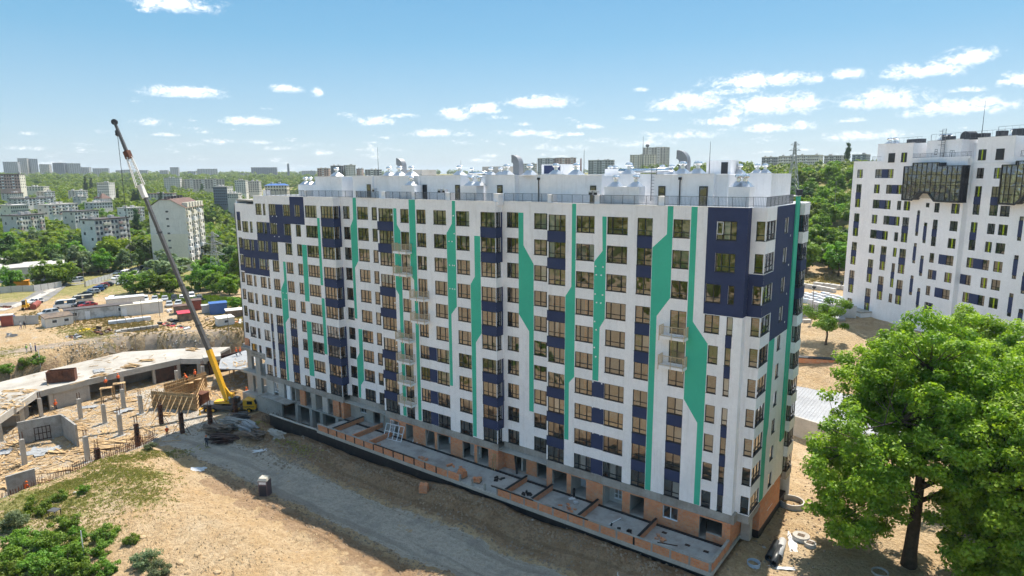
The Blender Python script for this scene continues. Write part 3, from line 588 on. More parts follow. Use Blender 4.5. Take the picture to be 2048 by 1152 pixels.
# film still on some panes, blinds in others, one open white sash
for (x0, x1, z0, z1, Y, n, sp) in WINS:
    k = rng.random(); w = (x1 - x0) / max(n, 1); j = rng.randrange(max(n, 1)); bl = (abs(x0 + 97.07) < .1 or abs(x0 + 94.97) < .1 or abs(x0 + 67.65) < .1) and abs(z1 - 20.5) < .1
    if bl: bp(MB().box(x0 + .08, x0 + (x1 - x0) * .8, Y + .19, Y + .2, z0 + .55, z1 - .08), 'protective_film', 'film_blue')
    elif k < .10: bp(MB().box(x0 + w * j + .06, x0 + w * (j + 1) - .05, Y + .19, Y + .2, z0 + .08, z1 - .08), 'protective_film', 'pvc')
    elif k < .19: bp(MB().box(x0 + w * j + .06, x0 + w * (j + 1) - .05, Y + .24, Y + .26, z0 + rng.uniform(.1, .9), z1 - .08), 'blind', 'plaster_in')
    elif k < .24 and n > 1: bp(MB().box(x0 + .1, x1 - .1, Y + .3, Y + .32, z0 + .06, z0 + .5), 'stacked_board', 'timber')
s_ = bp(MB().bar((-21.02, -.03, 28.25), (-21.02, -.03, 29.42), .06).bar((-20.48, -.03, 28.25), (-20.48, -.03, 29.42), .06).bar((-21.02, -.03, 28.28), (-20.48, -.03, 28.28), .06).bar((-21.02, -.03, 29.4), (-20.48, -.03, 29.4), .06), 'open_sash', 'pvc')
# return faces between the front and the set-back strips
def wall_x(x, y0, y1, z0, z1, holes=(), m='white', depth=.16, name='wall'):
    'a wall facing +x'
    mb = MB()
    for ya, yb, za, zb in rects_minus(y0, y1, z0, z1, holes): mb.quad((x, ya, za), (x, yb, za), (x, yb, zb), (x, ya, zb))
    for ya, yb, za, zb in holes:
        d = x - depth; mb.quad((d, ya, za), (x, ya, za), (x, ya, zb), (d, ya, zb)).quad((x, yb, za), (d, yb, za), (d, yb, zb), (x, yb, zb)).quad((x, ya, zb), (x, yb, zb), (d, yb, zb), (d, ya, zb)).quad((d, ya, za), (d, yb, za), (x, yb, za), (x, ya, za))
    return bp(mb, name, m)
SIDEH = [(.07, .98, HEAD(r) - WH, HEAD(r)) for r in range(10)]
for X0 in (-77.25, -47.4):
    wall_x(X0, 0, 1.3, .70, 30.75, SIDEH)
    for r in range(10): put_window(BLK, Vector((X0 - .02, .07, HEAD(r) - WH)) - BO, math.pi / 2, .91, WH, 2, X0 > -50)
mb = MB()
for X0 in (-67.95, -40.1, -101.7): mb.quad((X0, 1.3, .7 if X0 > -100 else 4.2), (X0, 0, .7 if X0 > -100 else 4.2), (X0, 0, 30.75 if X0 > -100 else 29.3), (X0, 1.3, 30.75 if X0 > -100 else 29.3))
mb.quad((-97.55, 0, 29.3), (-97.55, 14, 29.3), (-97.55, 14, 30.75), (-97.55, 0, 30.75)); bp(mb, 'return_wall', 'white')
# navy panels
WH_ = [(w[0], w[1], w[2], w[3], w[4]) for w in WINS]
def panel(rects, Y, m='navy', name='navy_panel', e=.006):
    mb = MB(); n = 0
    for a, b, z0, z1 in rects:
        for x0, x1, za, zb in rects_minus(a, b, z0, z1, [w[:4] for w in WH_ if w[4] == Y]):
            mb.box(x0, x1, Y - e, Y + .002, za, zb); n += 1
    if n: bp(mb, name, m)
panel([(-87.7, -84.15, 29.5, 30.745), (-93.35, -84.15, 26.55, 29.5), (-97.1, -87.75, 23.55, 26.55), (-101.69, -91.52, 20.55, 23.55), (-101.69, -94.3, 17.7, 20.55)], 0, name='navy_field')
panel([(-105.0, -101.71, 20.6, 21.72)], 1.3, name='navy_field'); panel([(-105.0, -101.71, 17.7, 18.72)], 1.3, name='navy_field')
PAT = [1, 1, 0, 1, 1, 0, 1, 1, 1]
for c in ('c8b', 'c11b', 'c16', 'c19', 'c22'):
    a, b, Y, _ = CW[c]; a0, b0 = {'c8b': (-80.2, -77.25), 'c11b': (-67.95, -64.8), 'c16': (-49.73, -47.4), 'c19': (-40.1, -37.68), 'c22': (a, b)}[c]
    for r in range(9):
        if PAT[r]: panel([(a0, b0, HEAD(r + 1), HEAD(r) - WH)], Y)
for X0 in (-77.25, -47.4):
    for r0, r1 in ((0, 1), (3, 4), (6, 8)):
        mb = MB(); zt, zb = HEAD(r0), HEAD(r1 + 1)
        for ya, yb, za, zz in rects_minus(.002, 1.295, zb, zt, SIDEH): mb.box(X0 - .002, X0 + .006, ya, yb, za, zz)
        bp(mb, 'navy_panel', 'navy')
for r in (6, 7, 8):
    for c in ('c4', 'c5', 'c6', 'c23'): panel([(CW[c][0], CW[c][1], HEAD(r + 1), HEAD(r) - WH)], 0)
for r in (3, 4, 6, 7, 8): panel([(-19.76, -19.15, HEAD(r + 1), HEAD(r) - WH)], 0)
for r in (6, 7, 8, 9):
    panel([(CW['c13'][1], CW['c14'][0], HEAD(r) - WH, HEAD(r))], 0); panel([(CW['c20'][1], CW['c21'][0], HEAD(r) - WH, HEAD(r))], 0)
panel([(-22.0, -18.25, 20.55, 30.745)], 0, name='navy_field')
panel([(-105.0, -103.8, 26.5, 27.9)], 1.3)
# green stripes
GS = [(0, [(-90.4, 20.5), (-90.4, 17.4), (-91.4, 15.9), (-91.4, .75), (-90.85, .75), (-90.8, 10.5), (-89.8, 11.5), (-89.75, 15.6), (-89.75, 20.5)]),
      (0, [(-85.2, 23.5), (-85.2, 14.7), (-84.1, 14.7), (-84.0, 23.5)]), (0, [(-85.2, 11.5), (-85.2, 2.7), (-84.0, 2.7), (-84.0, 11.5)]),
      (0, [(-81.1, 27.7), (-81.1, 17.6), (-80.5, 17.6), (-80.5, 27.7)]), (0, [(-81.1, 15.6), (-81.1, 6.85), (-80.4, 6.85), (-80.4, 15.6)]),
      (1.3, [(-74.4, 30.74), (-74.5, 27.7), (-75.15, 26.6), (-75.15, 13.0), (-74.6, 13.0), (-74.6, 20.6), (-73.75, 21.7), (-73.7, 30.74)]),
      (1.3, [(-74.5, 11.5), (-74.5, 7.8), (-75.15, 6.8), (-75.1, .75), (-74.6, .75), (-74.5, 2.8), (-73.75, 3.7), (-73.65, 11.5)]),
      (0, [(-64.7, 29.55), (-64.7, 18.6), (-64.15, 17.9), (-64.15, .75), (-63.5, .75), (-63.48, 26.6), (-64.1, 27.4), (-64.1, 29.55)]),
      (0, [(-61.75, 30.74), (-61.75, 20.8), (-61.2, 20.2), (-61.2, .75), (-60.6, .75), (-60.6, 30.74)]),
      (0, [(-54.2, 30.74), (-54.3, 27.9), (-55.2, 26.7), (-55.2, 6.85), (-54.7, 6.85), (-54.7, 16.4), (-53.75, 17.5), (-53.7, 30.74)]),
      (0, [(-50.7, 26.6), (-50.7, 21.6), (-51.4, 20.6), (-51.4, .85), (-50.8, .85), (-50.7, 13.3), (-49.78, 14.6), (-49.78, 26.6)]),
      (1.3, [(-45.0, 29.5), (-45.0, 17.4), (-43.5, 15.5), (-43.5, 5.55), (-42.85, 5.55), (-42.85, 23.6), (-44.3, 25.7), (-44.3, 29.5)]),
      (0, [(-36.9, 30.74), (-36.9, 21.7), (-37.65, 20.6), (-37.65, 3.85), (-37.1, 3.85), (-37.1, 10.7), (-36.42, 11.5), (-36.4, 30.74)]),
      (0, [(-33.2, 29.5), (-33.1, 25.9), (-34.08, 24.7), (-34.08, 11.6), (-33.35, 11.6), (-33.3, 17.6), (-32.7, 18.6), (-32.7, 29.5)]),
      (0, [(-26.0, 30.74), (-26.0, 28.0), (-27.48, 26.6), (-27.48, .72), (-26.85, .72), (-26.8, 19.7), (-25.42, 21.7), (-25.42, 30.74)]),
      (0, [(-23.6, 30.74), (-23.6, 11.6), (-22.1, 9.4), (-22.1, .72), (-21.5, .72), (-21.42, 17.6), (-23.0, 19.6), (-23.0, 30.74)])]
for Y, pts in GS: bp(MB().poly_y(pts, Y - .009, Y - .0005), 'green_stripe', 'green')
# round vent caps on the wall
for x, z in [(-90.0, 15.4), (-90.9, 15.4), (-90.6, 14.4), (-90.2, 14.4), (-54.0, 28.9), (-53.9, 26.7), (-54.3, 25.7), (-54.8, 25.7), (-54.0, 22.7), (-54.3, 22.7), (-54.8, 22.7), (-54.0, 19.7), (-54.4, 19.7), (-54.85, 19.7), (-33.9, 24.2), (-33.0, 24.2), (-33.8, 23.3), (-33.2, 23.3), (-33.9, 21.2), (-33.0, 21.2), (-33.7, 20.3), (-33.2, 20.3), (-33.9, 18.2), (-33.7, 17.3), (-33.9, 15.3), (-33.7, 14.3), (-34.0, 11.4), (-32.9, 11.4), (-34.0, 8.5), (-33.0, 8.5), (-33.9, 5.5), (-33.0, 5.5), (-33.2, 26.3),
             (-92.4, 27.6), (-91.3, 27.6), (-92.0, 26.4), (-91.4, 26.4), (-92.2, 24.4), (-91.0, 24.4), (-65.0, 28.7), (-65.0, 25.7), (-65.0, 19.7), (-65.0, 16.7), (-65.0, 10.7), (-65.0, 7.7)]:
    bp(MB().tube([(x, -.06, z), (x, 0, z)], .085, 10), 'vent_cap', 'white2')
# coping of the parapet
mb = MB()
for (a, b, Y, z0, z1) in SEGS: mb.box(a - .03, b + .03, Y - .05, Y + .32, z1, z1 + .045)
for X0 in (-77.25, -47.4): mb.box(X0 - .3, X0 + .04, .33, 1.24, 30.752, 30.793)
bp(mb, 'parapet_coping', 'white_roof')
# corner with the wrap-round bay and the right-hand wall
XR = -16.87
wall_x(-18.25, 0, 1.05, .70, 30.75)
bp(MB().box(-18.252, -18.243, .003, 1.045, 20.55, 30.74), 'navy_panel', 'navy')
fh = [(-17.78, XR, HEAD(r) - WH, HEAD(r)) for r in range(10)]
mb = MB()
for x0, x1, za, zb in rects_minus(-18.25, XR, .55, 30.75, fh): mb.quad((x0, 1.05, za), (x1, 1.05, za), (x1, 1.05, zb), (x0, 1.05, zb))
for x0, x1, za, zb in fh: mb.quad((x0, 1.05, zb), (x0, 1.2, zb), (x1, 1.2, zb), (x1, 1.05, zb)).quad((x0, 1.2, za), (x0, 1.05, za), (x1, 1.05, za), (x1, 1.2, za)).quad((x0, 1.05, za), (x0, 1.2, za), (x0, 1.2, zb), (x0, 1.05, zb))
bp(mb, 'wall', 'white')
RH = [(1.1, 4.15, HEAD(r) - WH, HEAD(r)) for r in range(10)] + [(7.3, 8.6, HEAD(r) - 1.55, HEAD(r)) for r in range(10)]
wall_x(XR, 1.05, 17, .55, 30.75, RH, depth=.14)
for r in range(10):
    put_window(BLK, Vector((-17.78, 1.07, HEAD(r) - WH)) - BO, 0, .84, WH, 1, True)
    put_window(BLK, Vector((XR - .02, 1.12, HEAD(r) - WH)) - BO, math.pi / 2, 3.03, WH, 3, True, var=r % 4)
    put_window(BLK, Vector((XR - .02, 7.3, HEAD(r) - 1.55)) - BO, math.pi / 2, 1.3, 1.55, 1, True, transom=False)
def panel_x(x, rects, m, name, holes=RH, e=.007):
    mb = MB()
    for ya, yb, z0, z1 in rects:
        for a, b, c, d in rects_minus(ya, yb, z0, z1, holes): mb.box(x - .002, x + e, a, b, c, d)
    bp(mb, name, m)
panel_x(XR, [(4.25, 16.9, 17.6, 30.74), (1.06, 4.25, 20.55, 24.6)], 'navy', 'navy_field')
mb = MB()
for a, b, c, d in rects_minus(-18.24, XR, 20.55, 24.6, fh): mb.box(a, b, 1.043, 1.052, c, d)
bp(mb, 'navy_panel', 'navy')
bp(MB().add([(XR + .009, y, z) for y, z in ((4.2, .6), (5.6, .6), (5.6, 7.2), (6.0, 8.4), (6.2, 17.6), (4.2, 17.6))] + [(XR - .002, y, z) for y, z in ((4.2, .6), (5.6, .6), (5.6, 7.2), (6.0, 8.4), (6.2, 17.6), (4.2, 17.6))],
   [tuple(range(6)), tuple(range(11, 5, -1))] + [(i, i + 6, (i + 1) % 6 + 6, (i + 1) % 6) for i in range(6)]), 'green_stripe', 'green')
bp(MB().box(XR, -16.74, 10.9, 12.3, 5.0, 31.5).mi(1).box(XR - .5, -16.70, 10.85, 12.35, 31.5, 31.58), 'green_fin', ['green', 'white_roof'])
for r in range(10): bp(MB().box(XR, XR + .05, 9.55, 9.67, HEAD(r) - 2.0, HEAD(r) - 1.82), 'wall_lamp', 'white2')
# second bay on the right-hand wall
for r in range(-1, 10):
    z1 = 30.75 if r < 0 else HEAD(r) - WH; z0 = HEAD(r + 1) if r < 9 else -.2
    bp(MB().box(XR + .002, -16.42, 13.0, 15.4, z0, z1), 'bay_spandrel', 'navy' if r in (1, 2) else ('concrete_light' if r == 9 else 'white'))
    if r >= 0:
        put_window(BLK, Vector((XR + .02, 13.05, HEAD(r) - WH)) - BO, 0, .42, WH, 1, True)
        put_window(BLK, Vector((-16.46, 13.1, HEAD(r) - WH)) - BO, math.pi / 2, 2.2, WH, 3, True)
bp(MB().box(-105.6, XR, 16.9, 17.1, -6.9, 30.75).box(-105.6, -105.4, 1.3, 17, 4.2, 29.3), 'rear_wall', 'white')
# floors, partitions and the spine wall seen through the glass
for r in range(11):
    z = 30 - 3 * r; mb = MB(); mb.box(-105.2 if r < 10 else -97.3, -17.0, 1.5, 16.8, z - .22, z)
    for a, b, Y, z0, z1 in SEGS[1:]:
        if Y == 0 and (r < 9 or a > -98): mb.box(a + .05, b - .05, .2, 1.5, z - .22, z)
    bp(mb, 'floor_slab', 'concrete')
k = 0
for x in (-94.0, -90.6, -87.1, -84.7, -80.7, -74.2, -71, -64.2, -61.2, -58.1, -54.5, -50.6, -44.3, -38.6, -35.2, -33.4, -29.8, -26.4, -22.6, -20.1):
    Y = 1.5 if (-77.2 < x < -68 or -47.4 < x < -40.1) else .25
    bp(MB().box(x - .1, x + .1, Y, 5.6, .01, 29.77), 'partition_wall', 'brick_in' if k % 3 else 'plaster_in'); k += 1
bp(MB().box(-97, -17.3, 5.6, 5.8, .01, 29.77), 'spine_wall', 'brick_in')
for (x0, x1, z0, z1, Y, n, sp) in WINS:
    if rng.random() < .62:
        d = Y + rng.uniform(1.2, 3.6); a = x0 - rng.uniform(.3, 1.6); b = x1 + rng.uniform(-.6, .9); bp(MB().box(a, b, d, d + .1, z1 - 2.48, z1 + .26), 'room_wall', rng.choice(('brick_in', 'brick_in', 'plaster_in', 'concrete', 'white2', 'panel_dark')))
# balconies
def balcony(x0, x1, z, dense):
    s = bp(MB().box(x0, x1, -1.0, -.012, z - .32, z - .05), 'balcony', 'white2'); m = MB()
    for x in (x0 + .03, (x0 + x1) / 2, x1 - .03): m.bar((x, -1.03, z - .5), (x, -1.03, z + 1.02), .06)
    for y in (-.06,): m.bar((x0 + .03, y, z - .05), (x0 + .03, y, z + 1.0), .05).bar((x1 - .03, y, z - .05), (x1 - .03, y, z + 1.0), .05)
    for zz in (z + .05, z + 1.0):
        m.bar((x0, -1.03, zz), (x1, -1.03, zz), .05); m.bar((x0 + .03, -1.03, zz), (x0 + .03, -.03, zz), .05); m.bar((x1 - .03, -1.03, zz), (x1 - .03, -.03, zz), .05)
    n = 20 if dense else 24
    for i in range(1, n): x = x0 + (x1 - x0) * i / n; m.box(x - .012, x + .012, -1.042, -1.018, z + .07, z + .98)
    for xx in (x0 + .03, x1 - .03):
        for i in range(1, 8): y = -1.03 + i * .125; m.box(xx - .012, xx + .012, y - .012, y + .012, z + .07, z + .98)
    m.build('railing', 'balcony_metal', s)
for r in (1, 2, 5, 6, 7, 8): balcony(-64.1, -61.45, 27 - 3 * r, False)
for r in (3, 4): balcony(-61.1, -58.5, 27 - 3 * r, False); balcony(-26.05, -23.4, 27 - 3 * r, True)
# roof terrace: deck, railing, penthouse storey
bp(MB().box(-97.4, -17.2, 1.4, 16.8, 30.05, 30.3).box(-105.3, -97.6, 1.6, 14, 28.85, 28.95), 'roof_deck', 'white_roof')
bp(MB().prism([(-105.5, 14.2), (-105.5, 1.6), (-105.15, 1.6), (-101.9, 13.8), (-97.6, 14), (-97.6, 14.2)], 28.95, 29.9), 'roof_parapet', 'white')
def railing(pts, z0, z1, step, n0=0):
    m = MB()
    for (ax, ay), (bx, by) in zip(pts, pts[1:]):
        Lh = math.hypot(bx - ax, by - ay); n = max(1, int(Lh / step))
        m.bar((ax, ay, z1), (bx, by, z1), .05, .04); m.bar((ax, ay, z0 + .1), (bx, by, z0 + .1), .035)
        for i in range(n + 1):
            t = i / n; x, y = ax + (bx - ax) * t, ay + (by - ay) * t; w = .026 if i % 10 == 0 else .011; m.box(x - w, x + w, y - w, y + w, z0, z1)
    return m
for a, b in ((-94.0, -84), (-83.6, -74.4), (-73.7, -67.6), (-66.2, -61.4), (-60.7, -55.5), (-54.6, -47.9), (-47.1, -40.5), (-39.6, -34.4), (-33.6, -27.2), (-26.4, -18.6)):
    o = bp(railing([(a, .16 if not (-77.2 < a < -68 or -47.4 < a < -40.2) else 1.4), (b, .16 if not (-77.2 < b < -68 or -47.4 < b < -40.2) else 1.4)], 30.8, 31.7, .13), 'roof_railing', 'rail')
bp(railing([(-18.6, .2), (-18.2, 1.2), (-17.05, 1.25), (-17.05, 10.6)], 30.8, 31.7, .13), 'roof_railing', 'rail')
for x, Y in ((-94.6, .2), (-84, .3), (-73.9, 1.5), (-66.9, .3), (-61.1, .3), (-55.1, .3), (-47.5, .3), (-34.0, .3), (-26.8, .3), (-40, .4)):
    bp(MB().box(x - .35, x + .35, Y, Y + .9, 30.3, 31.62).box(x - .42, x + .42, Y - .05, Y + .95, 31.62, 31.68), 'roof_pier', 'white')
PH = [(-84.5, -78.2, 2.6), (-78.2, -75.8, 5.2), (-75.8, -71.6, 2.6), (-71.6, -67.6, 2.9), (-67.6, -62.2, 2.3), (-62.2, -55.0, 2.6), (-55.0, -51.0, 5.0), (-51.0, -46.5, 2.6), (-46.5, -43.4, 3.4), (-43.4, -39.5, 2.6), (-39.5, -34.8, 2.6), (-34.8, -28.7, 5.0), (-28.7, -26.0, 2.6), (-26.0, -22.5, 2.6), (-22.5, -21.3, 3.2), (-21.3, -18.6, 8.0)]
for i, (a, b, Y) in enumerate(PH):
    t = 33.72 + (.08 if i % 2 else 0)
    bp(MB().box(a + .001, b - .001, Y, 15.5, 30.3, t).mi(1).box(a - .02, b + .02, Y - .05, Y + .4, t, t + .05), 'penthouse_wall', ['white', 'white_roof'])
for x, w in ((-72.7, .8), (-61.6, .7), (-55.9, .8), (-49.1, .8), (-36.2, .75), (-28.2, .75), (-23.9, .85)):
    d = bp(MB().box(x, x + w, 2.52 if x != -61.6 else 2.5, 2.595, 30.42, 32.62), 'roof_door', 'frame'); MB().quad((x + .1, 2.515, 30.6), (x + w - .1, 2.515, 30.6), (x + w - .1, 2.515, 32.5), (x + .1, 2.515, 32.5)).build('pane', 'glass2', d)
def turbine(x, y, z, s=1.0):
    h = bp(MB().add([(x - .75 * s, y - .75 * s, z), (x + .75 * s, y - .75 * s, z), (x + .75 * s, y + .75 * s, z), (x - .75 * s, y + .75 * s, z), (x - .24 * s, y - .24 * s, z + .55 * s), (x + .24 * s, y - .24 * s, z + .55 * s), (x + .24 * s, y + .24 * s, z + .55 * s), (x - .24 * s, y + .24 * s, z + .55 * s)],
              [(0, 1, 5, 4), (1, 2, 6, 5), (2, 3, 7, 6), (3, 0, 4, 7), (4, 5, 6, 7)]), 'vent_hood', 'galv')
    m = MB().lathe([(.22 * s, .5 * s), (.22 * s, .86 * s)], 14); n = 18; o = len(m.v)
    prof = [(.24, .84), (.36, .92), (.42, 1.04), (.40, 1.16), (.28, 1.27), (.05, 1.31)]
    for i, (r, zz) in enumerate(prof):
        for k in range(n * 2):
            t = math.pi * k / n + i * .09; rr = r * s * (1 if k % 2 else .93); m.v.append((rr * math.cos(t), rr * math.sin(t), zz * s))
    for i in range(len(prof) - 1):
        for k in range(n * 2):
            a = o + i * 2 * n + k; b = o + i * 2 * n + (k + 1) % (2 * n); m.f.append((a, b, b + 2 * n, a + 2 * n)); m.m.append(0)
    m.f.append(tuple(o + (len(prof) - 1) * 2 * n + k for k in range(2 * n))); m.m.append(0)
    m.build('turbine', 'steel', h, (x, y, z), smooth=False)
for x, y in ((-69.0, 3.5), (-66.6, 3.2), (-64.3, 3.2), (-80.2, 3.3), (-56.8, 4.5), (-48.3, 3.4), (-45.0, 3.6), (-41.2, 3.4), (-38.5, 3.4), (-33.2, 5.8), (-26.2, 3.8), (-24.5, 3.5), (-54.0, 7.5), (-52.8, 8), (-37.5, 9.5), (-36.6, 9), (-42.3, 9.5), (-22.6, 10.5), (-20.7, 10.2), (-20.0, 10.6), (-29.6, 9), (-30.8, 9.2), (-58.5, 9), (-35.3, 10.5)): turbine(x, y, 33.8, 1.0 if y < 6 else .8)
def chimney(x0, x1, y0, y1, z, vents):
    bp(MB().box(x0, x1, y0, y1, 30.3, z), 'chimney', 'white')
    for v in vents: turbine(v, (y0 + y1) / 2, z, .93)
chimney(-63.9, -61.5, .9, 2.25, 32.55, (-62.7,)); chimney(-53.6, -51.1, 1.0, 2.4, 32.55, (-52.5, -51.2)); chimney(-33.6, -29.6, 1.0, 2.4, 32.55, (-32.6, -30.3)); chimney(-20.8, -18.8, 1.8, 3.4, 32.6, (-20.1, -19.5)); chimney(-89.5, -84.7, 3.0, 4.4, 32.5, (-88.5, -87.3, -85.6))
def duct(x, y, z0, z1, r=.75):
    'tall square duct that curves over toward the left and ends in a louvre'
    m = MB(); w = .46; m.box(x - w, x + w, y - w, y + w, z0, z1); pr = None; n = 8
    for i in range(n + 1):
        a = math.pi / 2 * i / n; c = (x - w - .25, z1); ro, ri = 2 * w + .25, .25
        cur = [(c[0] + ri * math.cos(a), c[1] + ri * math.sin(a)), (c[0] + ro * math.cos(a), c[1] + ro * math.sin(a))]
        if pr:
            (a0, b0), (a1, b1) = pr, cur
            for yy, s in ((y - w, 1), (y + w, -1)):
                q = [(a0[0], yy, a0[1]), (b0[0], yy, b0[1]), (b1[0], yy, b1[1]), (a1[0], yy, a1[1])]; m.quad(*(q if s > 0 else q[::-1]))
            m.quad((b0[0], y - w, b0[1]), (b0[0], y + w, b0[1]), (b1[0], y + w, b1[1]), (b1[0], y - w, b1[1])); m.quad((a0[0], y + w, a0[1]), (a0[0], y - w, a0[1]), (a1[0], y - w, a1[1]), (a1[0], y + w, a1[1]))
        pr = cur
    o = bp(m, 'roof_duct', 'duct_grey'); l = MB(); xe = x - w - .27; l.box(xe - .03, xe, y - w + .06, y + w - .06, z1 + .3, z1 + .3 + 2 * w - .1); l.mi(1)
    for i in range(3): l.box(xe - .05, xe - .03, y - w + .04, y + w - .04, z1 + .27 + i * .42, z1 + .33 + i * .42)
    l.build('louvre', ['frame', 'galv'], o, (0, 0, 0))
duct(-69.2, 6.2, 33.7, 35.1); duct(-48.6, 6.2, 33.7, 35.1); duct(-26.9, 6.0, 33.7, 35.1)
for x, y, h in ((-74.0, 6, 4.2), (-41.4, 10, 3.2), (-33.6, 10, 4.4), (-24.8, 7.5, 3.4), (-60.5, 9, 2.2)): bp(MB().tube([(x, y, 33.7), (x, y, 33.7 + h * .45), (x, y, 33.7 + h)], [.05, .035, .015], 5), 'antenna_mast', 'dark_metal')
for x, y0, z1 in ((-43.0, 2.5, 33.3), (-25.9, 2.5, 33.3)): bp(MB().tube([(x, y0, 30.3), (x, y0, z1)], .06, 8).box(x - .14, x + .14, y0 - .12, y0 + .1, z1 - .05, z1 + .2), 'downpipe', 'frame')
m = MB()
for x in (-30.1, -29.5): m.bar((x, 4.9, 31.0), (x, 4.9, 34.6), .05)
for i in range(10): m.bar((-30.1, 4.9, 31.2 + i * .33), (-29.5, 4.9, 31.2 + i * .33), .035)
bp(m, 'roof_ladder', 'rail')
for x0, x1, y0, y1, h, mm in ((-47.0, -43.8, 9, 13, 1.35, 'white2'), (-25.5, -22.9, 8.5, 11, 1.45, 'white2'), (-57.5, -53.5, 10, 14, 1.2, 'concrete_light'), (-74.0, -69.0, 10, 13, .9, 'concrete_light'), (-37.4, -33.6, 8, 9.5, .7, 'white2')): bp(MB().box(x0, x1, y0, y1, 33.75, 33.75 + h), 'stair_head', mm)
bp(MB().box(-46.6, -44.2, 8.95, 9.0, 33.95, 34.95), 'louvre_panel', 'navy')
bp(MB().box(-23.9, -23.2, 8.45, 8.5, 33.8, 35.0), 'roof_door', 'frame')
bp(MB().tube([(-35, 7, 34.2), (-31.2, 7, 34.2), (-28.6, 7, 34.3)], [.24, .24, .26], 12), 'air_duct', 'steel', True); bp(MB().tube([(-58.0, 8, 34.1), (-55.0, 8, 34.1)], .2, 12), 'air_duct', 'steel', True)
for x in (-68.9, -56.7, -55.9, -34.9, -34.3): bp(MB().box(x - .22, x + .22, .35, .9, 31.7, 32.15).mi(1).box(x - .18, x + .22, .34, .36, 31.72, 31.95), 'fan_box', ['galv', 'frame'])
bp(MB().lathe([(.35, 0), (.35, .55), (.3, .6)], 14, (-16.65, 11.2, 31.6)), 'roof_cowl', 'dark_metal')
# ------------------------------------------------------------------ ground storey, terrace and basement of the block
def bq(x0, x1, y0, y1, z0, z1, name, m): return bp(MB().box(x0, x1, y0, y1, z0, z1), name, m)
mb = MB(); xs = [-97.3, -93, -88, -83, -80]
for a, b, Y in ((-97.3, -77.25, 0), (-77.25, -67.95, 1.3), (-67.95, -47.4, 0), (-47.4, -40.1, 1.3), (-40.1, -18.25, 0)):
    n = max(1, round((b - a) / 2.4))
    for i in range(n):
        x0, x1 = a + (b - a) * i / n, a + (b - a) * (i + 1) / n
        bq(x0 + .008, x1 - .008, Y - .012 - .012 * (i % 2), Y + .3, -.27 + .03 * (i % 3), .70, 'concrete_panel', 'concrete')
bq(-18.25, XR - .02, 1.0, 4.3, -.27, .55, 'concrete_beam', 'concrete'); bq(-18.26, -18.0, .02, 1.0, -.27, .7, 'concrete_beam', 'concrete')
# ground storey: openings by plane
OPEN = [(-75.0, -73.6, -1.6, -.35, 1.3, 'win'), (-72.1, -70.4, -2.75, -.35, 1.3, 'door'), (-68.4, -67.0, -2.75, -.3, 0, 'door'), (-66.8, -65.1, -2.7, -.5, 0, 'frame'), (-63.8, -62.4, -2.75, -.4, 0, 'door'), (-60.0, -58.3, -2.75, -.35, 0, 'open'), (-57.8, -55.4, -2.75, -.35, 0, 'room'), (-53.3, -51.3, -2.75, -.35, 0, 'niche'), (-50.8, -48.95, -2.75, -.35, 0, 'room'),
        (-45.6, -44.0, -2.75, -.35, 1.3, 'open'), (-42.4, -40.8, -2.75, -.35, 1.3, 'open'), (-39.3, -37.3, -2.75, -.35, 0, 'open'), (-36.7, -34.7, -2.75, -.35, 0, 'room'), (-32.55, -30.15, -2.75, -.35, 0, 'niche'), (-29.2, -27.55, -2.75, -.4, 0, 'open'), (-25.4, -23.75, -1.85, -.45, 0, 'win'), (-21.45, -20.7, -2.75, -.45, 0, 'open'), (-20.7, -19.1, -1.95, -.45, 0, 'open')]
for a, b, Y, mm in ((-77.25, -67.95, 1.3, 'concrete_light'), (-67.95, -58.2, 0, 'brick'), (-58.2, -47.4, 0, 'brick'), (-47.4, -40.1, 1.3, 'brick'), (-40.1, -18.3, 0, 'brick')):
    mb = MB(); hs = [o[:4] for o in OPEN if o[4] == Y and a < (o[0] + o[1]) / 2 < b]
    for x0, x1, za, zb in rects_minus(a, b, -2.78, -.26, hs): mb.quad((x0, Y + .03, za), (x1, Y + .03, za), (x1, Y + .03, zb), (x0, Y + .03, zb))
    mb.mi(1)
    for x0, x1, za, zb in hs:
        d = Y + .33; y = Y + .03; mb.quad((x0, y, za), (x0, d, za), (x0, d, zb), (x0, y, zb)).quad((x1, d, za), (x1, y, za), (x1, y, zb), (x1, d, zb)).quad((x0, y, zb), (x0, d, zb), (x1, d, zb), (x1, y, zb)).quad((x0, d, za), (x0, y, za), (x1, y, za), (x1, d, za))
    bp(mb, 'ground_floor_wall', [mm, 'concrete_light'])
for X0 in (-77.25, -47.4): bp(MB().quad((X0, .03, -2.78), (X0, 1.33, -2.78), (X0, 1.33, -.26), (X0, .03, -.26)), 'ground_floor_wall', 'brick')
bp(MB().quad((-18.3, .03, -2.78), (-18.3, 4, -2.78), (-18.3, 4, -.26), (-18.3, .03, -.26)), 'ground_floor_wall', 'brick')
bq(-97, -18.4, .36, 9, -2.95, -2.79, 'ground_floor_slab', 'terrace'); bq(-97, -18.4, .36, 9, -.3, -.22, 'ground_floor_ceiling', 'concrete_light')
bq(-97, -18.4, 6.0, 6.2, -2.78, -.3, 'ground_floor_wall', 'concrete_light')
for x in (-90, -84.5, -77.4, -70.9, -66.9, -64.2, -61, -55.1, -48.8, -44.9, -40.4, -37.0, -34.6, -32.6, -29.6, -26.5, -22.4): bq(x - .1, x + .1, .4 if not (-77.2 < x < -68 or -47.4 < x < -40.1) else 1.7, 6, -2.77, -.31, 'ground_floor_partition', 'plaster_in')
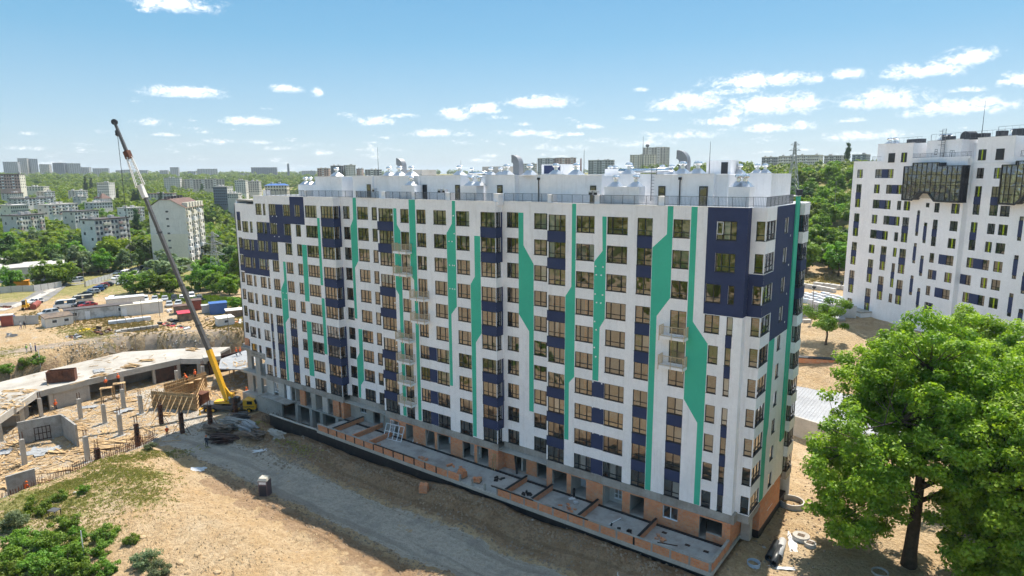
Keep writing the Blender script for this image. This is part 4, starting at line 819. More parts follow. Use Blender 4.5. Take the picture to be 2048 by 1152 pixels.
for a, b, z0, z1, Y, k in OPEN:
    if k in ('win',): put_window(BLK, Vector((a, Y + .1, z0)) - BO, 0, b - a, z1 - z0, 2, True, fr='pvc', transom=False)
    if k == 'niche':
        bq(a + .05, b - .05, Y + 1.5, Y + 1.62, -2.77, -.31, 'ground_floor_partition', 'plaster_in'); put_window(BLK, Vector((a + .75, Y + 1.38, -2.2)) - BO, 0, .95, 1.55, 2, True, fr='pvc')
    if k == 'room': bq(a - .3, b + .3, Y + 2.6, Y + 2.7, -2.77, -.31, 'ground_floor_partition', 'white2')
    if k == 'frame':
        m = MB()
        for x in (a + .05, a + .35, a + .7, b - .1): m.bar((x, Y - .1, z0), (x, Y - .05, z1), .06)
        for z in (z0 + .1, z0 + .6, z0 + 1.1, z0 + 1.6, z1): m.bar((a, Y - .1, z), (a + .72, Y - .1, z), .05)
        bp(m, 'scaffold_frame', 'pvc')
# terrace with its brick parapet, posts and bitumen-coated foot
bq(-77.0, -18.3, -4.78, -.02, -3.1, -2.8, 'terrace_slab', 'terrace')
posts = [-77.0] + [-74.6 + 1.935 * i for i in range(29)] + [-18.45]
for x in posts: bq(x - .1, x + .1, -5.02, -4.78, -2.86, -1.99, 'parapet_post', 'bitumen' if -75 < x < -52 or rng.random() < .12 else 'concrete')
k = 0
for a, b in zip(posts, posts[1:]):
    if b - a < .3: continue
    if -51.2 < a < -45: k += 1; continue
    bq(a + .1, b - .1, -4.99, -4.8, -2.86, -2.02, 'brick_panel', 'brick'); k += 1
for a, b in ((-77.1, -64.5), (-64.4, -51.5), (-44.6, -34.6), (-34.5, -18.35)): bq(a, b, -5.03, -4.77, -1.988, -1.90, 'parapet_cap', 'concrete')
for a, b in ((-64.8, -57), (-44.5, -38.5), (-36.0, -31.5)): bq(a, b, -5.035, -4.93, -2.0, -1.885, 'membrane_edge', 'bitumen')
bq(-77.1, -18.3, -5.12, -4.75, -3.25, -2.87, 'terrace_ledge', 'concrete_light')
bq(-77.1, -18.35, -4.95, -4.7, -6.8, -3.26, 'foundation_wall', 'bitumen')
for y0, y1 in ((-4.76, -3.2), (-3.0, -1.4), (-1.2, .0)): bq(-18.5, -18.28, y0, y1, -2.86, -2.02, 'brick_panel', 'brick')
bq(-18.53, -18.25, -4.76, .02, -2.015, -1.93, 'parapet_cap', 'concrete'); bq(-18.55, -18.2, -4.74, 12, -3.25, -2.87, 'terrace_ledge', 'concrete_light'); bq(-18.5, -18.33, -4.69, 12, -6.8, -3.26, 'foundation_wall', 'bitumen')
for x in (-26.0, -33.0, -39.1, -42.8): bq(x - .09, x + .09, -4.72, -.25, -2.79, -2.12, 'divider_wall', 'brick'); bq(x - .13, x + .13, -4.74, -.2, -2.12, -2.03, 'divider_cap', 'bitumen')
for x in (-66.5, -70.0, -74.2): bq(x - .1, x + .1, -4.72, -.1 if x > -68 else 1.2, -2.79, -2.12, 'divider_wall', 'brick')
bq(-74.33, -74.07, -4.7, 1.2, -2.12, -2.02, 'divider_cap', 'bitumen')
bq(-77, -18.6, -.36, -.05, -2.795, -2.70, 'membrane_strip', 'bitumen')
# right-hand end at ground level
bq(-18.3, -18.0, 4.0, 5.2, -3.3, .5, 'ground_floor_wall', 'brick'); bq(-18.2, -16.95, 5.2, 12.9, -2.95, .54, 'brick_bay', 'brick'); bq(-18.2, -17.3, 3.2, 4.0, -3.3, .5, 'corner_column', 'concrete_light')
put_window(BLK, Vector((-16.98, 8.0, -1.9)) - BO, math.pi / 2, 1.9, 1.6, 3, True, fr='pvc')
bq(-18.1, -17.0, 5.4, 16, -6.8, -2.96, 'foundation_wall', 'bitumen')
# basement and ground storey of the left part
bq(-97.3, -93.5, -.02, .3, -7.2, -3.1, 'basement_wall', 'concrete_light'); bq(-105.4, -97.3, .0, .3, -7.2, -4.1, 'basement_wall', 'concrete_light')
for x in (-89.4, -85.6, -82.9, -79.0): bq(x - .35, x + .35, -.02, .6, -7, -3.05, 'basement_column', 'concrete_light')
bq(-97.3, -77.2, .05, 10, -3.1, -2.82, 'basement_ceiling', 'concrete'); bq(-97, -77.3, 6.5, 6.8, -7, -3.1, 'basement_wall', 'concrete'); bq(-97, -77.3, .4, 6.5, -6.2, -6.1, 'basement_floor', 'concrete')
bq(-97.6, -89.6, -1.7, .04, -2.78, -2.62, 'entrance_canopy', 'concrete')
for a, b, mm in ((-97.3, -95.6, 'plaster_in'), (-94.3, -92.6, 'plaster_in'), (-91.9, -90.9, 'white2'), (-88.3, -87, 'brick'), (-85.3, -84.2, 'concrete_light'), (-82.5, -81.2, 'plaster_in'), (-79.9, -78.4, 'brick'), (-77.9, -77.3, 'brick')): bq(a, b, .05, .35, -2.8, -.28, 'ground_floor_wall', mm)
put_window(BLK, Vector((-95.5, .15, -2.1)) - BO, 0, 1.1, 1.6, 2, True, fr='pvc')
bq(-97, -77.3, 3.0, 3.2, -2.8, -.3, 'ground_floor_wall', 'plaster_in')
for x, y, w in ((-105.3, 1.35, 1.4), (-105.3, 8, 1.4), (-105.3, 14, 1.4), (-100.5, .02, 1.35), (-100.5, 8, 1.35), (-100.5, 14, 1.35), (-97.75, .1, .5), (-97.75, 8, .5), (-97.7, 14, .5)):
    bq(x, x + w, y, y + .45, -7.2 if y > 2 else -4.15, 4.15 if y > 1 or x > -99 else 3.2, 'frame_column', 'concrete_light')
bq(-105.5, -97.3, .03, 15, -.35, .08, 'frame_slab', 'concrete_light'); bq(-101.7, -97.31, -.01, .35, 3.15, 4.2, 'frame_beam', 'concrete'); bq(-105.6, -101.75, 1.31, 1.6, 3.2, 4.2, 'frame_beam', 'concrete_light')
bq(-105.4, -97.3, .3, 15, -4.4, -4.12, 'frame_slab', 'concrete_light'); bq(-105.4, -97.3, .4, 15, 3.9, 4.15, 'frame_slab', 'concrete')
bq(-105.55, -104.2, 1.28, 1.34, 4.25, 5.6, 'brick_infill', 'brick')
# bitumen-coated wall of the ramp by the basement
bp(MB().prism([(-88.7, -5.1), (-82.4, -4.95), (-77.1, -4.75), (-77.1, -5.0), (-82.4, -5.22), (-88.7, -5.35)], -6.6, -3.0), 'ramp_wall', 'bitumen')
bp(MB().prism([(-88.75, -5.05), (-82.4, -4.9), (-77.15, -4.7), (-77.15, -5.05), (-82.4, -5.28), (-88.75, -5.4)], -3.0, -2.9), 'ramp_wall_cap', 'concrete_light')
# ------------------------------------------------------------------ the second block, on the right
AN2 = R(-42.399); SU = np.array([math.cos(AN2), math.sin(AN2), 0]); SN = np.array([-math.sin(AN2), math.cos(AN2), 0]); SO = np.array([-24.49, 92.35, 0]) - SU * .614
B2 = thing('apartment_block', 'white apartment block with lime strips in its windows and glazed hanging bays', 'building', (SO[0], SO[1], 4.6), AN2)
def sp_(px, py, off=0.0):
    d = ray(px, py); o = SO + SN * off; q = CAM + d * (((o - CAM) @ SN) / (d @ SN)); return float((q - SO) @ SU), float(q[2])
def b2(mb, name, mats, smooth=False): return mb.build(name, mats, B2, (0, 0, -4.6), smooth)
HD2 = lambda r: 37.49 - 3 * r
ZA = lambda x, y: (1688 + x / 6.063, 250 + y / 6.063); ZB = lambda x, y: (1688 + x / 6.063, 430 + y / 6.063); ZC = lambda x, y: (1858 + x / 6.063, 250 + y / 6.063); ZD = lambda x, y: (1858 + x / 6.063, 430 + y / 6.063); ZE = lambda x, y: (1858 + x / 6.063, 560 + y / 6.063)
# each opening: view, left, right, head, row, rows spanned, kind of each piece (w window, g window with lime strip, n navy panel); pieces run sideways
RAW = [(ZA, 163, 232, 542, 1, 'g'), (ZA, 382, 605, 537, 1, 'wng'), (ZC, 585, 672, 515, 1, 'w'), (ZC, 795, 880, 512, 1, 'g'),
       (ZA, 152, 216, 718, 2, 'V'), (ZA, 368, 437, 722, 2, 'g'), (ZA, 515, 706, 722, 2, 'wng'), (ZC, 562, 646, 738, 2, 'Vg'), (ZC, 765, 868, 742, 2, 'Vw'),
       (ZA, 352, 571, 905, 3, 'wng'), (ZA, 648, 697, 918, 3, 'w'), (ZA, 728, 806, 930, 3, 'g'), (ZA, 990, 1035, 980, 3, 's'), (ZC, 70, 132, 948, 3, 'w'), (ZC, 275, 378, 955, 3, 'g'), (ZC, 868, 986, 980, 3, 'w'),
       (ZA, 125, 190, 1068, 4, 'V'), (ZA, 340, 407, 1087, 4, 'g'), (ZB, 482, 679, 5, 4, 'wng'), (ZB, 712, 792, 28, 4, 'V'), (ZD, 50, 110, 58, 4, 'Vw'), (ZD, 255, 352, 75, 4, 'w'), (ZD, 510, 592, 87, 4, 'Vg'), (ZD, 713, 806, 100, 4, 'w'), (ZD, 845, 960, 115, 4, 'g'),
       (ZB, 320, 536, 178, 5, 'wng'), (ZB, 612, 660, 207, 5, 'w'), (ZD, 232, 327, 285, 5, 'g'), (ZD, 685, 767, 325, 5, 'g'), (ZD, 812, 928, 345, 5, 'w'),
       (ZB, 97, 160, 322, 6, 'V'), (ZB, 305, 375, 352, 6, 'g'), (ZB, 450, 520, 372, 6, 'V'), (ZB, 597, 642, 395, 6, 'g'), (ZB, 675, 755, 413, 6, 'V'), (ZB, 1040, 1097, 463, 6, 'w'), (ZD, 120, 303, 478, 6, 'nw'), (ZD, 460, 738, 515, 6, 'gnw'), (ZD, 785, 898, 567, 6, 'g'),
       (ZB, 293, 358, 530, 7, 'V'), (ZB, 580, 622, 580, 7, 'V'), (ZB, 1020, 1125, 663, 7, 'wn'), (ZD, 190, 280, 698, 7, 'g'), (ZD, 380, 515, 718, 7, 'nw'), (ZD, 630, 712, 758, 7, 'g'), (ZD, 757, 868, 792, 7, 'w'),
       (ZB, 68, 131, 663, 8, 'V'), (ZB, 417, 485, 735, 8, 'V'), (ZB, 640, 716, 790, 8, 'V'), (ZB, 995, 1050, 863, 8, 'w'), (ZD, 70, 258, 885, 8, 'nw'), (ZD, 410, 683, 937, 8, 'gnw'), (ZD, 728, 842, 1012, 8, 'g'),
       (ZB, 262, 328, 880, 9, 'V'), (ZB, 545, 588, 948, 9, 'w'), (ZD, -45, 47, 1070, 9, 'wn'), (ZB, 42, 103, 1000, 10, 'w'), (ZB, 975, 1080, 1062, 9, 'wn'), (ZE, 370, 462, 350, 9, 'w'), (ZE, 640, 740, 640, 10, 'w')]
NARROW = [(ZA, 890, 926, 1035, 1345), (ZB, 972, 1012, 90, 342), (ZB, 848, 885, 338, 586), (ZB, 930, 970, 490, 740), (ZB, 808, 846, 730, 972), (ZB, 890, 928, 883, 1130), (ZD, 1100, 1152, 15, 315), (ZD, 1035, 1091, 485, 780), (ZD, 975, 1028, 945, 1235), (ZE, 1088, 1148, 345, 640), (ZD, 1140, 1195, 690, 960), (ZE, 900, 968, 615, 830)]
TOPW = [(ZA, 548, 625, 312, 'w'), (ZA, 705, 770, 305, 'g'), (ZC, 615, 705, 250, 'g'), (ZC, 828, 926, 238, 'w')]
holes2 = [[], []]; todo = []
WH2 = 1.72
JOG = 26.75
def hole(s0, s1, z0, z1, kind, secn): holes2[secn].append((s0, s1, z0, z1)); todo.append((s0, s1, z0, z1, kind, secn))
for f, xl, xr, y, r, kind in RAW:
    off = 0.0; s0 = sp_(*f(xl, y))[0]; sec = 0
    if s0 > 27.2: off = 1.0; sec = 1; s0 = sp_(*f(xl, y), 1.0)[0]
    s1 = sp_(*f(xr, y), off)[0]; z1 = HD2(r)
    if kind[0] == 'V': hole(s0, s1, z1 - 3 - WH2, z1, kind, sec)
    elif kind == 's': hole(s0, s1, z1 - .9, z1 - .1, 'w', sec)
    else: hole(s0, s1, z1 - WH2, z1, kind, sec)
for f, xl, xr, y0, y1 in NARROW:
    q = sp_(*f(xl, y0)); sec = 1 if q[0] > 27.2 else 0; off = float(sec); s0, z1 = sp_(*f(xl, y0), off); s1 = sp_(*f(xr, y0), off)[0]; z0 = sp_(*f((xl + xr) / 2 - 12, y1), off)[1]; hole(s0, s1, z0, z1, 'N', sec)
for sec, (a, b, Y) in enumerate(((-.75, JOG, 0.0), (JOG, 60.0, 1.0))):
    mb = MB()
    for x0, x1, za, zb in rects_minus(a, b, 3.0, 36.1, holes2[sec]): mb.quad((x0, Y, za), (x1, Y, za), (x1, Y, zb), (x0, Y, zb))
    for x0, x1, za, zb in holes2[sec]:
        d = Y + .2; mb.quad((x0, Y, za), (x0, d, za), (x0, d, zb), (x0, Y, zb)).quad((x1, d, za), (x1, Y, za), (x1, Y, zb), (x1, d, zb)).quad((x0, Y, zb), (x0, d, zb), (x1, d, zb), (x1, Y, zb)).quad((x0, d, za), (x0, Y, za), (x1, Y, za), (x1, d, za))
    b2(mb, 'wall', 'white2')
b2(MB().quad((JOG, 0, 3), (JOG, 1, 3), (JOG, 1, 36.1), (JOG, 0, 36.1)), 'return_wall', 'white2')
b2(MB().box(-.75, -.7, .01, 16, 3, 36.1).box(-.75, 60, 15.9, 16, 3, 36.1), 'rear_wall', 'white2')
def w2(s0, s1, z0, z1, Y, g):
    n = 1 if s1 - s0 < .75 else 2
    o = put_window(B2, Vector((s0, Y + .05, z0 - 4.6)), 0, s1 - s0, z1 - z0, n, False, gl='glass2')
    if g: xm = s0 + (s1 - s0) * .5; MB().box(-.11, .11, .0, .10, .02, z1 - z0 - .02).build('lime_strip', 'lime', o, ((s1 - s0) * .5 + .04, 0, 0))
for s0, s1, z0, z1, kind, sec in todo:
    Y = float(sec)
    if kind[0] == 'V':
        za = z1 - WH2; zb = z1 - 3; b2(MB().box(s0, s1, Y - .02, Y + .12, zb, za), 'navy_panel', 'navy')
        w2(s0, s1, za, z1, Y, kind == 'Vg'); w2(s0, s1, z0, zb, Y, kind == 'V')
    elif kind == 'N':
        h = (z1 - z0); b2(MB().box(s0, s1, Y - .02, Y + .12, z0 + h * .16, z1 - h * .18), 'navy_panel', 'navy'); w2(s0, s1, z1 - h * .18, z1, Y, False); w2(s0, s1, z0, z0 + h * .16, Y, False)
    else:
        tot = s1 - s0; ws = {1: [1], 2: [.5, .5], 3: [.36, .33, .31]}[len(kind)]; x = s0
        if kind == 'gnw': ws = [.29, .42, .29]
        for k, wd in zip(kind, ws):
            e = x + tot * wd
            if k == 'n': b2(MB().box(x, e, Y + .03, Y + .15, z0, z1), 'navy_panel', 'navy')
            else: w2(x, e, z0, z1, Y, k == 'g')
            x = e
# dim rooms behind the glass
for r in range(1, 12): b2(MB().box(-.6, 59, 1.35, 15, HD2(r) - 2.9, HD2(r) - 2.7), 'floor_slab', 'concrete')
b2(MB().box(-.6, 59, 4.5, 4.7, 3, 36), 'spine_wall', 'plaster_in')
# upper storey, set back in places
PH2 = [(3.1, 7.8, 2.2, 39.45), (7.8, 14.7, .0, 39.2), (14.7, 16.1, 3.0, 38.6), (16.1, 23.6, 1.6, 39.4), (23.6, 27.2, 4.2, 38.7), (27.2, 34.0, .99, 39.4), (34.0, 35.8, 3.5, 38.7), (35.8, 60, 1.5, 38.65)]
b2(MB().box(-.7, 60, .9, 15.9, 35.2, 35.4), 'roof_deck', 'white_roof')
for i, (a, b, Y, t) in enumerate(PH2): b2(MB().box(a + .002, b - .002, Y + .002, 15, 36.11 if Y < 1.1 else 35.4, t).mi(1).box(a, b, Y - .04, Y + .3, t, t + .06), 'penthouse_wall', ['white2', 'white_roof'])
b2(MB().box(-.78, 3.1, -.03, .25, 36.1, 36.15).box(14.7, 27.1, -.03, .25, 36.1, 36.45), 'parapet_coping', 'white2')
for f, xl, xr, y, k in TOPW:
    s0, s1 = sp_(*f(xl, y))[0], sp_(*f(xr, y))[0]; Y = -.1
    if s0 > 27: s0, s1 = sp_(*f(xl, y), 1.0)[0], sp_(*f(xr, y), 1.0)[0]; Y = .9
    o = b2(MB().box(s0 - .02, s1 + .02, Y + .05, Y + .1, HD2(0) - WH2 - .02, HD2(0) + .02), 'window_surround', 'frame'); w2(s0, s1, HD2(0) - WH2, HD2(0), Y - .04, k == 'g')
for s0, s1, z0, z1, Y in ((18.0, 18.6, 37.0, 37.9, 1.55), (21.3, 22.2, 35.5, 37.6, 1.55)): w2(s0, s1, z0, z1, Y - .07, False)
def b2rail(a, b, Y, z0, z1, st=.5): b2(railing([(a, Y), (b, Y)], z0, z1, st), 'roof_railing', 'rail')
b2rail(13.9, 27.2, .1, 36.45, 37.2, .25); b2rail(8.5, 16, .5, 39.25, 40.3, 1.0); b2rail(16.5, 34, 2.0, 39.45, 40.6, 1.0); b2rail(28, 60, 4, 39.4, 41.2, 1.2); b2rail(35, 40, 1.2, 36.2, 37.1, .25); b2rail(4.3, 6.6, .2, 36.15, 37, .25)
def b2turbine(x, y, z):
    h = b2(MB().add([(x - .8, y - .8, z), (x + .8, y - .8, z), (x + .8, y + .8, z), (x - .8, y + .8, z), (x - .3, y - .3, z + .6), (x + .3, y - .3, z + .6), (x + .3, y + .3, z + .6), (x - .3, y + .3, z + .6)], [(0, 1, 5, 4), (1, 2, 6, 5), (2, 3, 7, 6), (3, 0, 4, 7), (4, 5, 6, 7)]), 'vent_hood', 'galv')
    MB().lathe([(.28, .5), (.28, .85), (.5, .95), (.55, 1.1), (.45, 1.25), (.1, 1.32)], 14, (x, y, z)).build('turbine', 'steel', h)
for x, y in ((5.6, 4), (4.1, 4), (30.9, 4), (16.9, 4), (17.8, 4.5), (20.0, 5.5), (32.3, 5)): b2turbine(x, y, 39.4)
for x, w, h in ((11.2, 3.2, .7), (18.6, 1.6, .8), (24.6, 3.4, .9), (29.0, 1.0, 1.1), (32.6, 2.4, 1.2)): b2(MB().box(x - w / 2, x + w / 2, 3, 4.4, 39.35, 39.4 + h), 'cooling_unit', 'dark_metal')
m = MB().tube([(22.4, 3.2, 39.9), (22.4, 5.0, 39.9)], .95, 14); b2(m, 'roof_fan', 'dark_metal')
b2(MB().tube([(23.0, 6, 39.4), (23.0, 6, 46)], [.07, .02], 5), 'antenna_mast', 'dark_metal')
m = MB()
for x in (19.6, 20.35): m.bar((x, 1.3, 36.2), (x, 1.3, 41.4), .06)
for i in range(16): m.bar((19.6, 1.3, 36.4 + i * .33), (20.35, 1.3, 36.4 + i * .33), .05)
for z in (38.6, 39.4, 40.2, 41.0): m.bar((19.6, 1.3, z), (19.6, .6, z), .05).bar((20.35, 1.3, z), (20.35, .6, z), .05).bar((19.6, .6, z), (20.35, .6, z), .05)
b2(m, 'roof_ladder', 'rail')
# glazed bays hanging from the wall
def glazed_bay(outline, x_end, Y1, cols, bars):
    Y0 = Y1 - 1.5
    o = b2(MB().poly_y(outline, Y0 + .03, Y0 + .06), 'glazed_bay', 'glass2'); m = MB(); n = len(outline)
    def inside(x, z):
        c = False
        for i in range(n):
            (ax, az), (bx, bz) = outline[i], outline[(i + 1) % n]
            if (az > z) != (bz > z) and x < (bx - ax) * (z - az) / (bz - az) + ax: c = not c
        return c
    for i in range(n):
        (ax, az), (bx, bz) = outline[i], outline[(i + 1) % n]; m.bar((ax, Y0, az), (bx, Y0, bz), .14, .30 if az < 31 and bz < 31 else .14)
    def run(p, q):
        k = 120; on_ = None; last = None
        for i in range(k + 1):
            t = i / k; x, z = p[0] + (q[0] - p[0]) * t, p[1] + (q[1] - p[1]) * t; ins = inside(x, z)
            if ins and on_ is None: on_ = (x, z)
            if (not ins or i == k) and on_ is not None: m.bar((on_[0], Y0, on_[1]), (x, Y0, z), .06, .08); on_ = None
    for c in cols: run((c, 28), (c, 36.5))
    x0 = min(p[0] for p in outline); x1 = max(p[0] for p in outline)
    for z in bars: run((x0 - .1, z), (x1 + .1, z))
    for z in (28.85, 31.85, 34.85): m.bar((x1, Y0, z), (x1, Y1, z), .1, .25)
    m.bar((x1, Y1 - .75, 28.8), (x1, Y1 - .75, 34.9), .06); m.build('mullions', 'frame', o)
    MB().box(x1 - .02, x1, Y0 + .05, Y1 - .02, 28.75, 34.9).build('side_glass', 'glass2', o)
    run_b = MB(); 
    for a, b in ((x0 + .1, x1 - .1),): run_b.box(a, b, Y0 + .12, Y1 - .02, 31.7, 32.0)
    run_b.build('floor_band', 'frame', o)
    f = MB()
    for i in range(n):
        (ax, az), (bx, bz) = outline[i], outline[(i + 1) % n]; f.quad((ax, Y0 + .02, az), (ax, Y1, az), (bx, Y1, bz), (bx, Y0 + .02, bz))
    f.build('soffit', 'dark_metal', o)
glazed_bay([(14.7, 34.9), (16.7, 34.9), (16.7, 35.5), (22.5, 35.5), (22.5, 34.9), (27.3, 34.9), (27.3, 28.85), (22.2, 28.85), (20.7, 30.25), (18.6, 30.25), (17.2, 28.85), (14.8, 28.85)], 27.3, 0.0, [15.7, 16.7, 17.7, 18.8, 19.9, 21, 22.1, 23.2, 24.3, 25.3, 26.3], [33.4, 32.1, 31.6, 30.3])
glazed_bay([(33.6, 34.9), (35.9, 34.9), (35.9, 35.45), (41, 35.45), (41, 34.9), (46.5, 34.9), (46.5, 28.85), (41, 28.85), (39.5, 30.25), (37.9, 30.25), (36.4, 28.85), (33.6, 28.85)], 46.5, 1.0, [34.4, 35.2, 36.2, 37.2, 38.3, 39.4, 40.5, 41.6, 42.7, 43.8], [33.4, 32.1, 31.6, 30.3])
for a, b, Y in ((15, 27, .35), (34, 46, 1.35)): b2(MB().box(a, b, Y - .7, Y - .6, 33.6, 34.8), 'bay_ceiling', 'white2'); b2(MB().box(a + 1, b - 3, Y - .7, Y - .6, 32.1, 33.0), 'bay_parapet', 'white2'); b2(MB().box(a + .5, b - 5, Y - .75, Y - .65, 29.2, 31.2), 'bay_curtain', 'plaster_in')
# entrance storey along the foot
b2(MB().box(-1.2, 8, -2.4, -.01, 3.0, 5.75).mi(1).box(-1.5, 8.2, -2.7, -.01, 5.75, 6.0), 'entrance_porch', ['white2', 'concrete_light'])
# ------------------------------------------------------------------ building site on the left: garage, columns, formwork
gar = thing('concrete_garage', 'half-built concrete garage with a bare grey roof slab beside the excavated bank', 'garage', (-138, -8, -6.9)); GO = Vector(gar.location)
def gb(mb, name, m, smooth=False): return mb.build(name, m, gar, -GO, smooth)
FRONT = [(-118.5, -34.0), (-131.5, -23.2), (-132.2, -9), (-131.7, 2.2), (-127.2, 5.4)]
BACK = [(-132.5, 13.5), (-141.0, 5.2), (-147.3, -2.2), (-145.8, -13), (-143.6, -25), (-131, -44)]
gb(MB().prism(FRONT + BACK, -3.45, -3.0), 'roof_slab', 'slab')
for a, b in zip(FRONT, FRONT[1:]):
    m = MB(); d = Vector((b[0] - a[0], b[1] - a[1], 0)).normalized(); s = Vector((d.y, -d.x, 0))
    if s.x < 0: s = -s
    A_ = Vector((*a, -3.4)) + s * .16; B_ = Vector((*b, -3.4)) + s * .16; m.bar(A_, B_, .3, 1.1); gb(m, 'edge_beam', 'concrete_light')
gb(MB().prism([(-128.6, 5.2), (-127.0, 8.2), (-124.4, 6.8), (-126.0, 4.0)], -3.0, -2.2), 'kerb_box', 'concrete_light')
for x, y in ((-121.8, -31.2), (-127.5, -26.6), (-131.6, -21), (-132.2, -15), (-132.2, -9), (-132.0, -3), (-131.8, 1.6), (-128.6, 4.4)):
    gb(MB().box(x - .45, x + .1, y - .35, y + .35, -7, -3.9), 'garage_column', 'concrete_light')
m = MB()
for a, b in zip(BACK, BACK[1:]): m.bar((*[v for v in a], -5.2), (*[v for v in b], -5.2), .3, 3.4)
gb(m, 'rear_wall', 'concrete')
gb(MB().prism([(-131.4, -24.5), (-128, -27.4), (-130, -30), (-134, -26)], -6.95, -3.5), 'inner_wall', 'concrete'); gb(MB().box(-137, -136.6, -20, -1, -6.95, -3.46), 'inner_wall', 'concrete'); gb(MB().box(-131.9, -131.7, -2.9, 1.2, -6.95, -3.9), 'steel_shutter', 'form_dark')
gb(MB().box(-132.1, -131.9, -20.5, -15.4, -6.95, -4.0), 'block_wall', 'concrete_light')
# second deck beside it, on shores
dk = thing('shored_deck', 'formwork deck under a pale sheet on timber shores beside the apartment block', 'deck', (-121, 12, -6.9)); DO = Vector(dk.location)
def db(mb, name, m): return mb.build(name, m, dk, -DO)
DK = [(-125.0, 7.0), (-119.0, 3.2), (-110.5, 8.0), (-109, 15), (-116, 20), (-128.5, 18)]
db(MB().prism(DK, -3.2, -3.0), 'deck_sheet', 'tarp')
for i in range(12):
    t = i / 11; db(MB().bar((-125.5 + 15 * t, 5.9 - 1.2 * t + (2.5 if t > .5 else 0) * t, -3.3), (-124.5 + 15 * t, 9.5 + 1.5 * t, -3.3), .12, .2), 'deck_joist', 'timber')
for i in range(22):
    x = -125 + 15 * rng.random(); y = 5.5 + 11 * rng.random(); db(MB().bar((x, y, -7), (x + rng.uniform(-.2, .2), y, -3.2), .10), 'shore', 'timber')
db(MB().box(-128.9, -128.6, 6.4, 17.5, -7, -3.4), 'steel_form', 'form_dark'); db(MB().prism([(-131, 15.5), (-122, 20.5), (-122, 20.9), (-131, 16)], -7, -2.4), 'concrete_wall', 'concrete_light')
# concrete wall near the crane, L-shaped room, free block
def single(mb, name, m, label, cat, group=None, smooth=False):
    'one-mesh thing whose origin sits at its base'
    v = np.array(mb.v); c = Vector((v[:, 0].mean(), v[:, 1].mean(), v[:, 2].min())); mb.v = [tuple(Vector(p) - c) for p in mb.v]
    return tag(mb.build(name, m, None, c, smooth), label, cat, group)
single(MB().prism([(-113.0, 5.6), (-107.4, 9.2), (-107.6, 9.6), (-113.2, 6.0)], -7.0, -3.3), 'concrete_wall', 'concrete_light', 'smooth concrete wall standing behind the yellow crane', 'wall')
lroom = [gp(40, 889, -6.9), gp(128, 871, -6.9), gp(157, 894, -6.9)]
q = lroom
m = MB(); m.bar((q[0][0], q[0][1], -5.1), (q[1][0], q[1][1], -5.1), .3, 3.6); m.bar((q[1][0], q[1][1], -5.1), (q[2][0], q[2][1], -5.1), .3, 3.58)
rw = thing('wall_corner', 'L-shaped grey block wall with a dark steel door opening in the site', 'wall', tuple(q[1])); WO = Vector(rw.location)
m.build('walls', 'concrete', rw, -WO); d = q[0] + (q[1] - q[0]) * .35; dv = (q[1] - q[0]) / np.linalg.norm(q[1] - q[0]); nv = np.array([-dv[1], dv[0], 0]);  nv = nv if nv @ (CAM - d) > 0 else -nv
m = MB()
for k in range(5): a = d + dv * (k * .5) + nv * .2; m.bar((a[0], a[1], -6.8), (a[0], a[1], -4.6), .09)
for z in (-6.7, -5.7, -4.7): a = d + nv * .2; b = d + dv * 2.0 + nv * .2; m.bar((a[0], a[1], z), (b[0], b[1], z), .09)
m.build('steel_gate', 'form_dark', rw, -WO)
a, b = gp(18, 1003, -6.9), gp(75, 985, -6.9)
single(MB().bar((a[0], a[1], -5.2), (b[0], b[1], -5.2), .35, 3.4), 'concrete_wall', 'concrete', 'short grey concrete wall topped with rebar at the left edge', 'wall')
# free-standing columns: concrete, or still in dark steel moulds
def column(px, py, h, kind, label, w=.55):
    p = gp(px, py, -6.9); t = thing('site_column', label, 'column', (p[0], p[1], -7.0), rng.uniform(-.1, .1), 'columns of the future garage')
    MB().box(-w / 2, w / 2, -w / 2, w / 2, 0, h).build('shaft', 'concrete_light' if kind == 'c' else 'form_dark', t)
    m = MB()
    for sx in (-.18, 0, .18):
        for sy in (-.18, .18): m.bar((sx, sy, h - .05), (sx + rng.uniform(-.05, .05), sy, h + (1.1 if kind == 'c' else 1.3)), .03)
    for z in (.3, .6): m.bar((-.2, -.18, h + z), (.2, -.18, h + z), .025); m.bar((-.2, .18, h + z), (.2, .18, h + z), .025)
    m.build('rebar', 'rust', t)
    if kind == 's':
        me = MB().box(-w / 2 - .04, w / 2 + .04, -w / 2 - .04, w / 2 + .04, 0, .09).mesh('clamp', 'rust')
        for z in np.arange(.3, h, .55): link('clamp', me, t, (0, 0, z))
        for sx, sy in ((1.5, .6), (-1.2, -1.1)): MB().bar((0, 0, h * .7), (sx, sy, .05), .06).build('prop', 'rust', t)
    else: MB().box(-.7, .7, -.7, .7, 0, .12).build('footing', 'concrete', t)
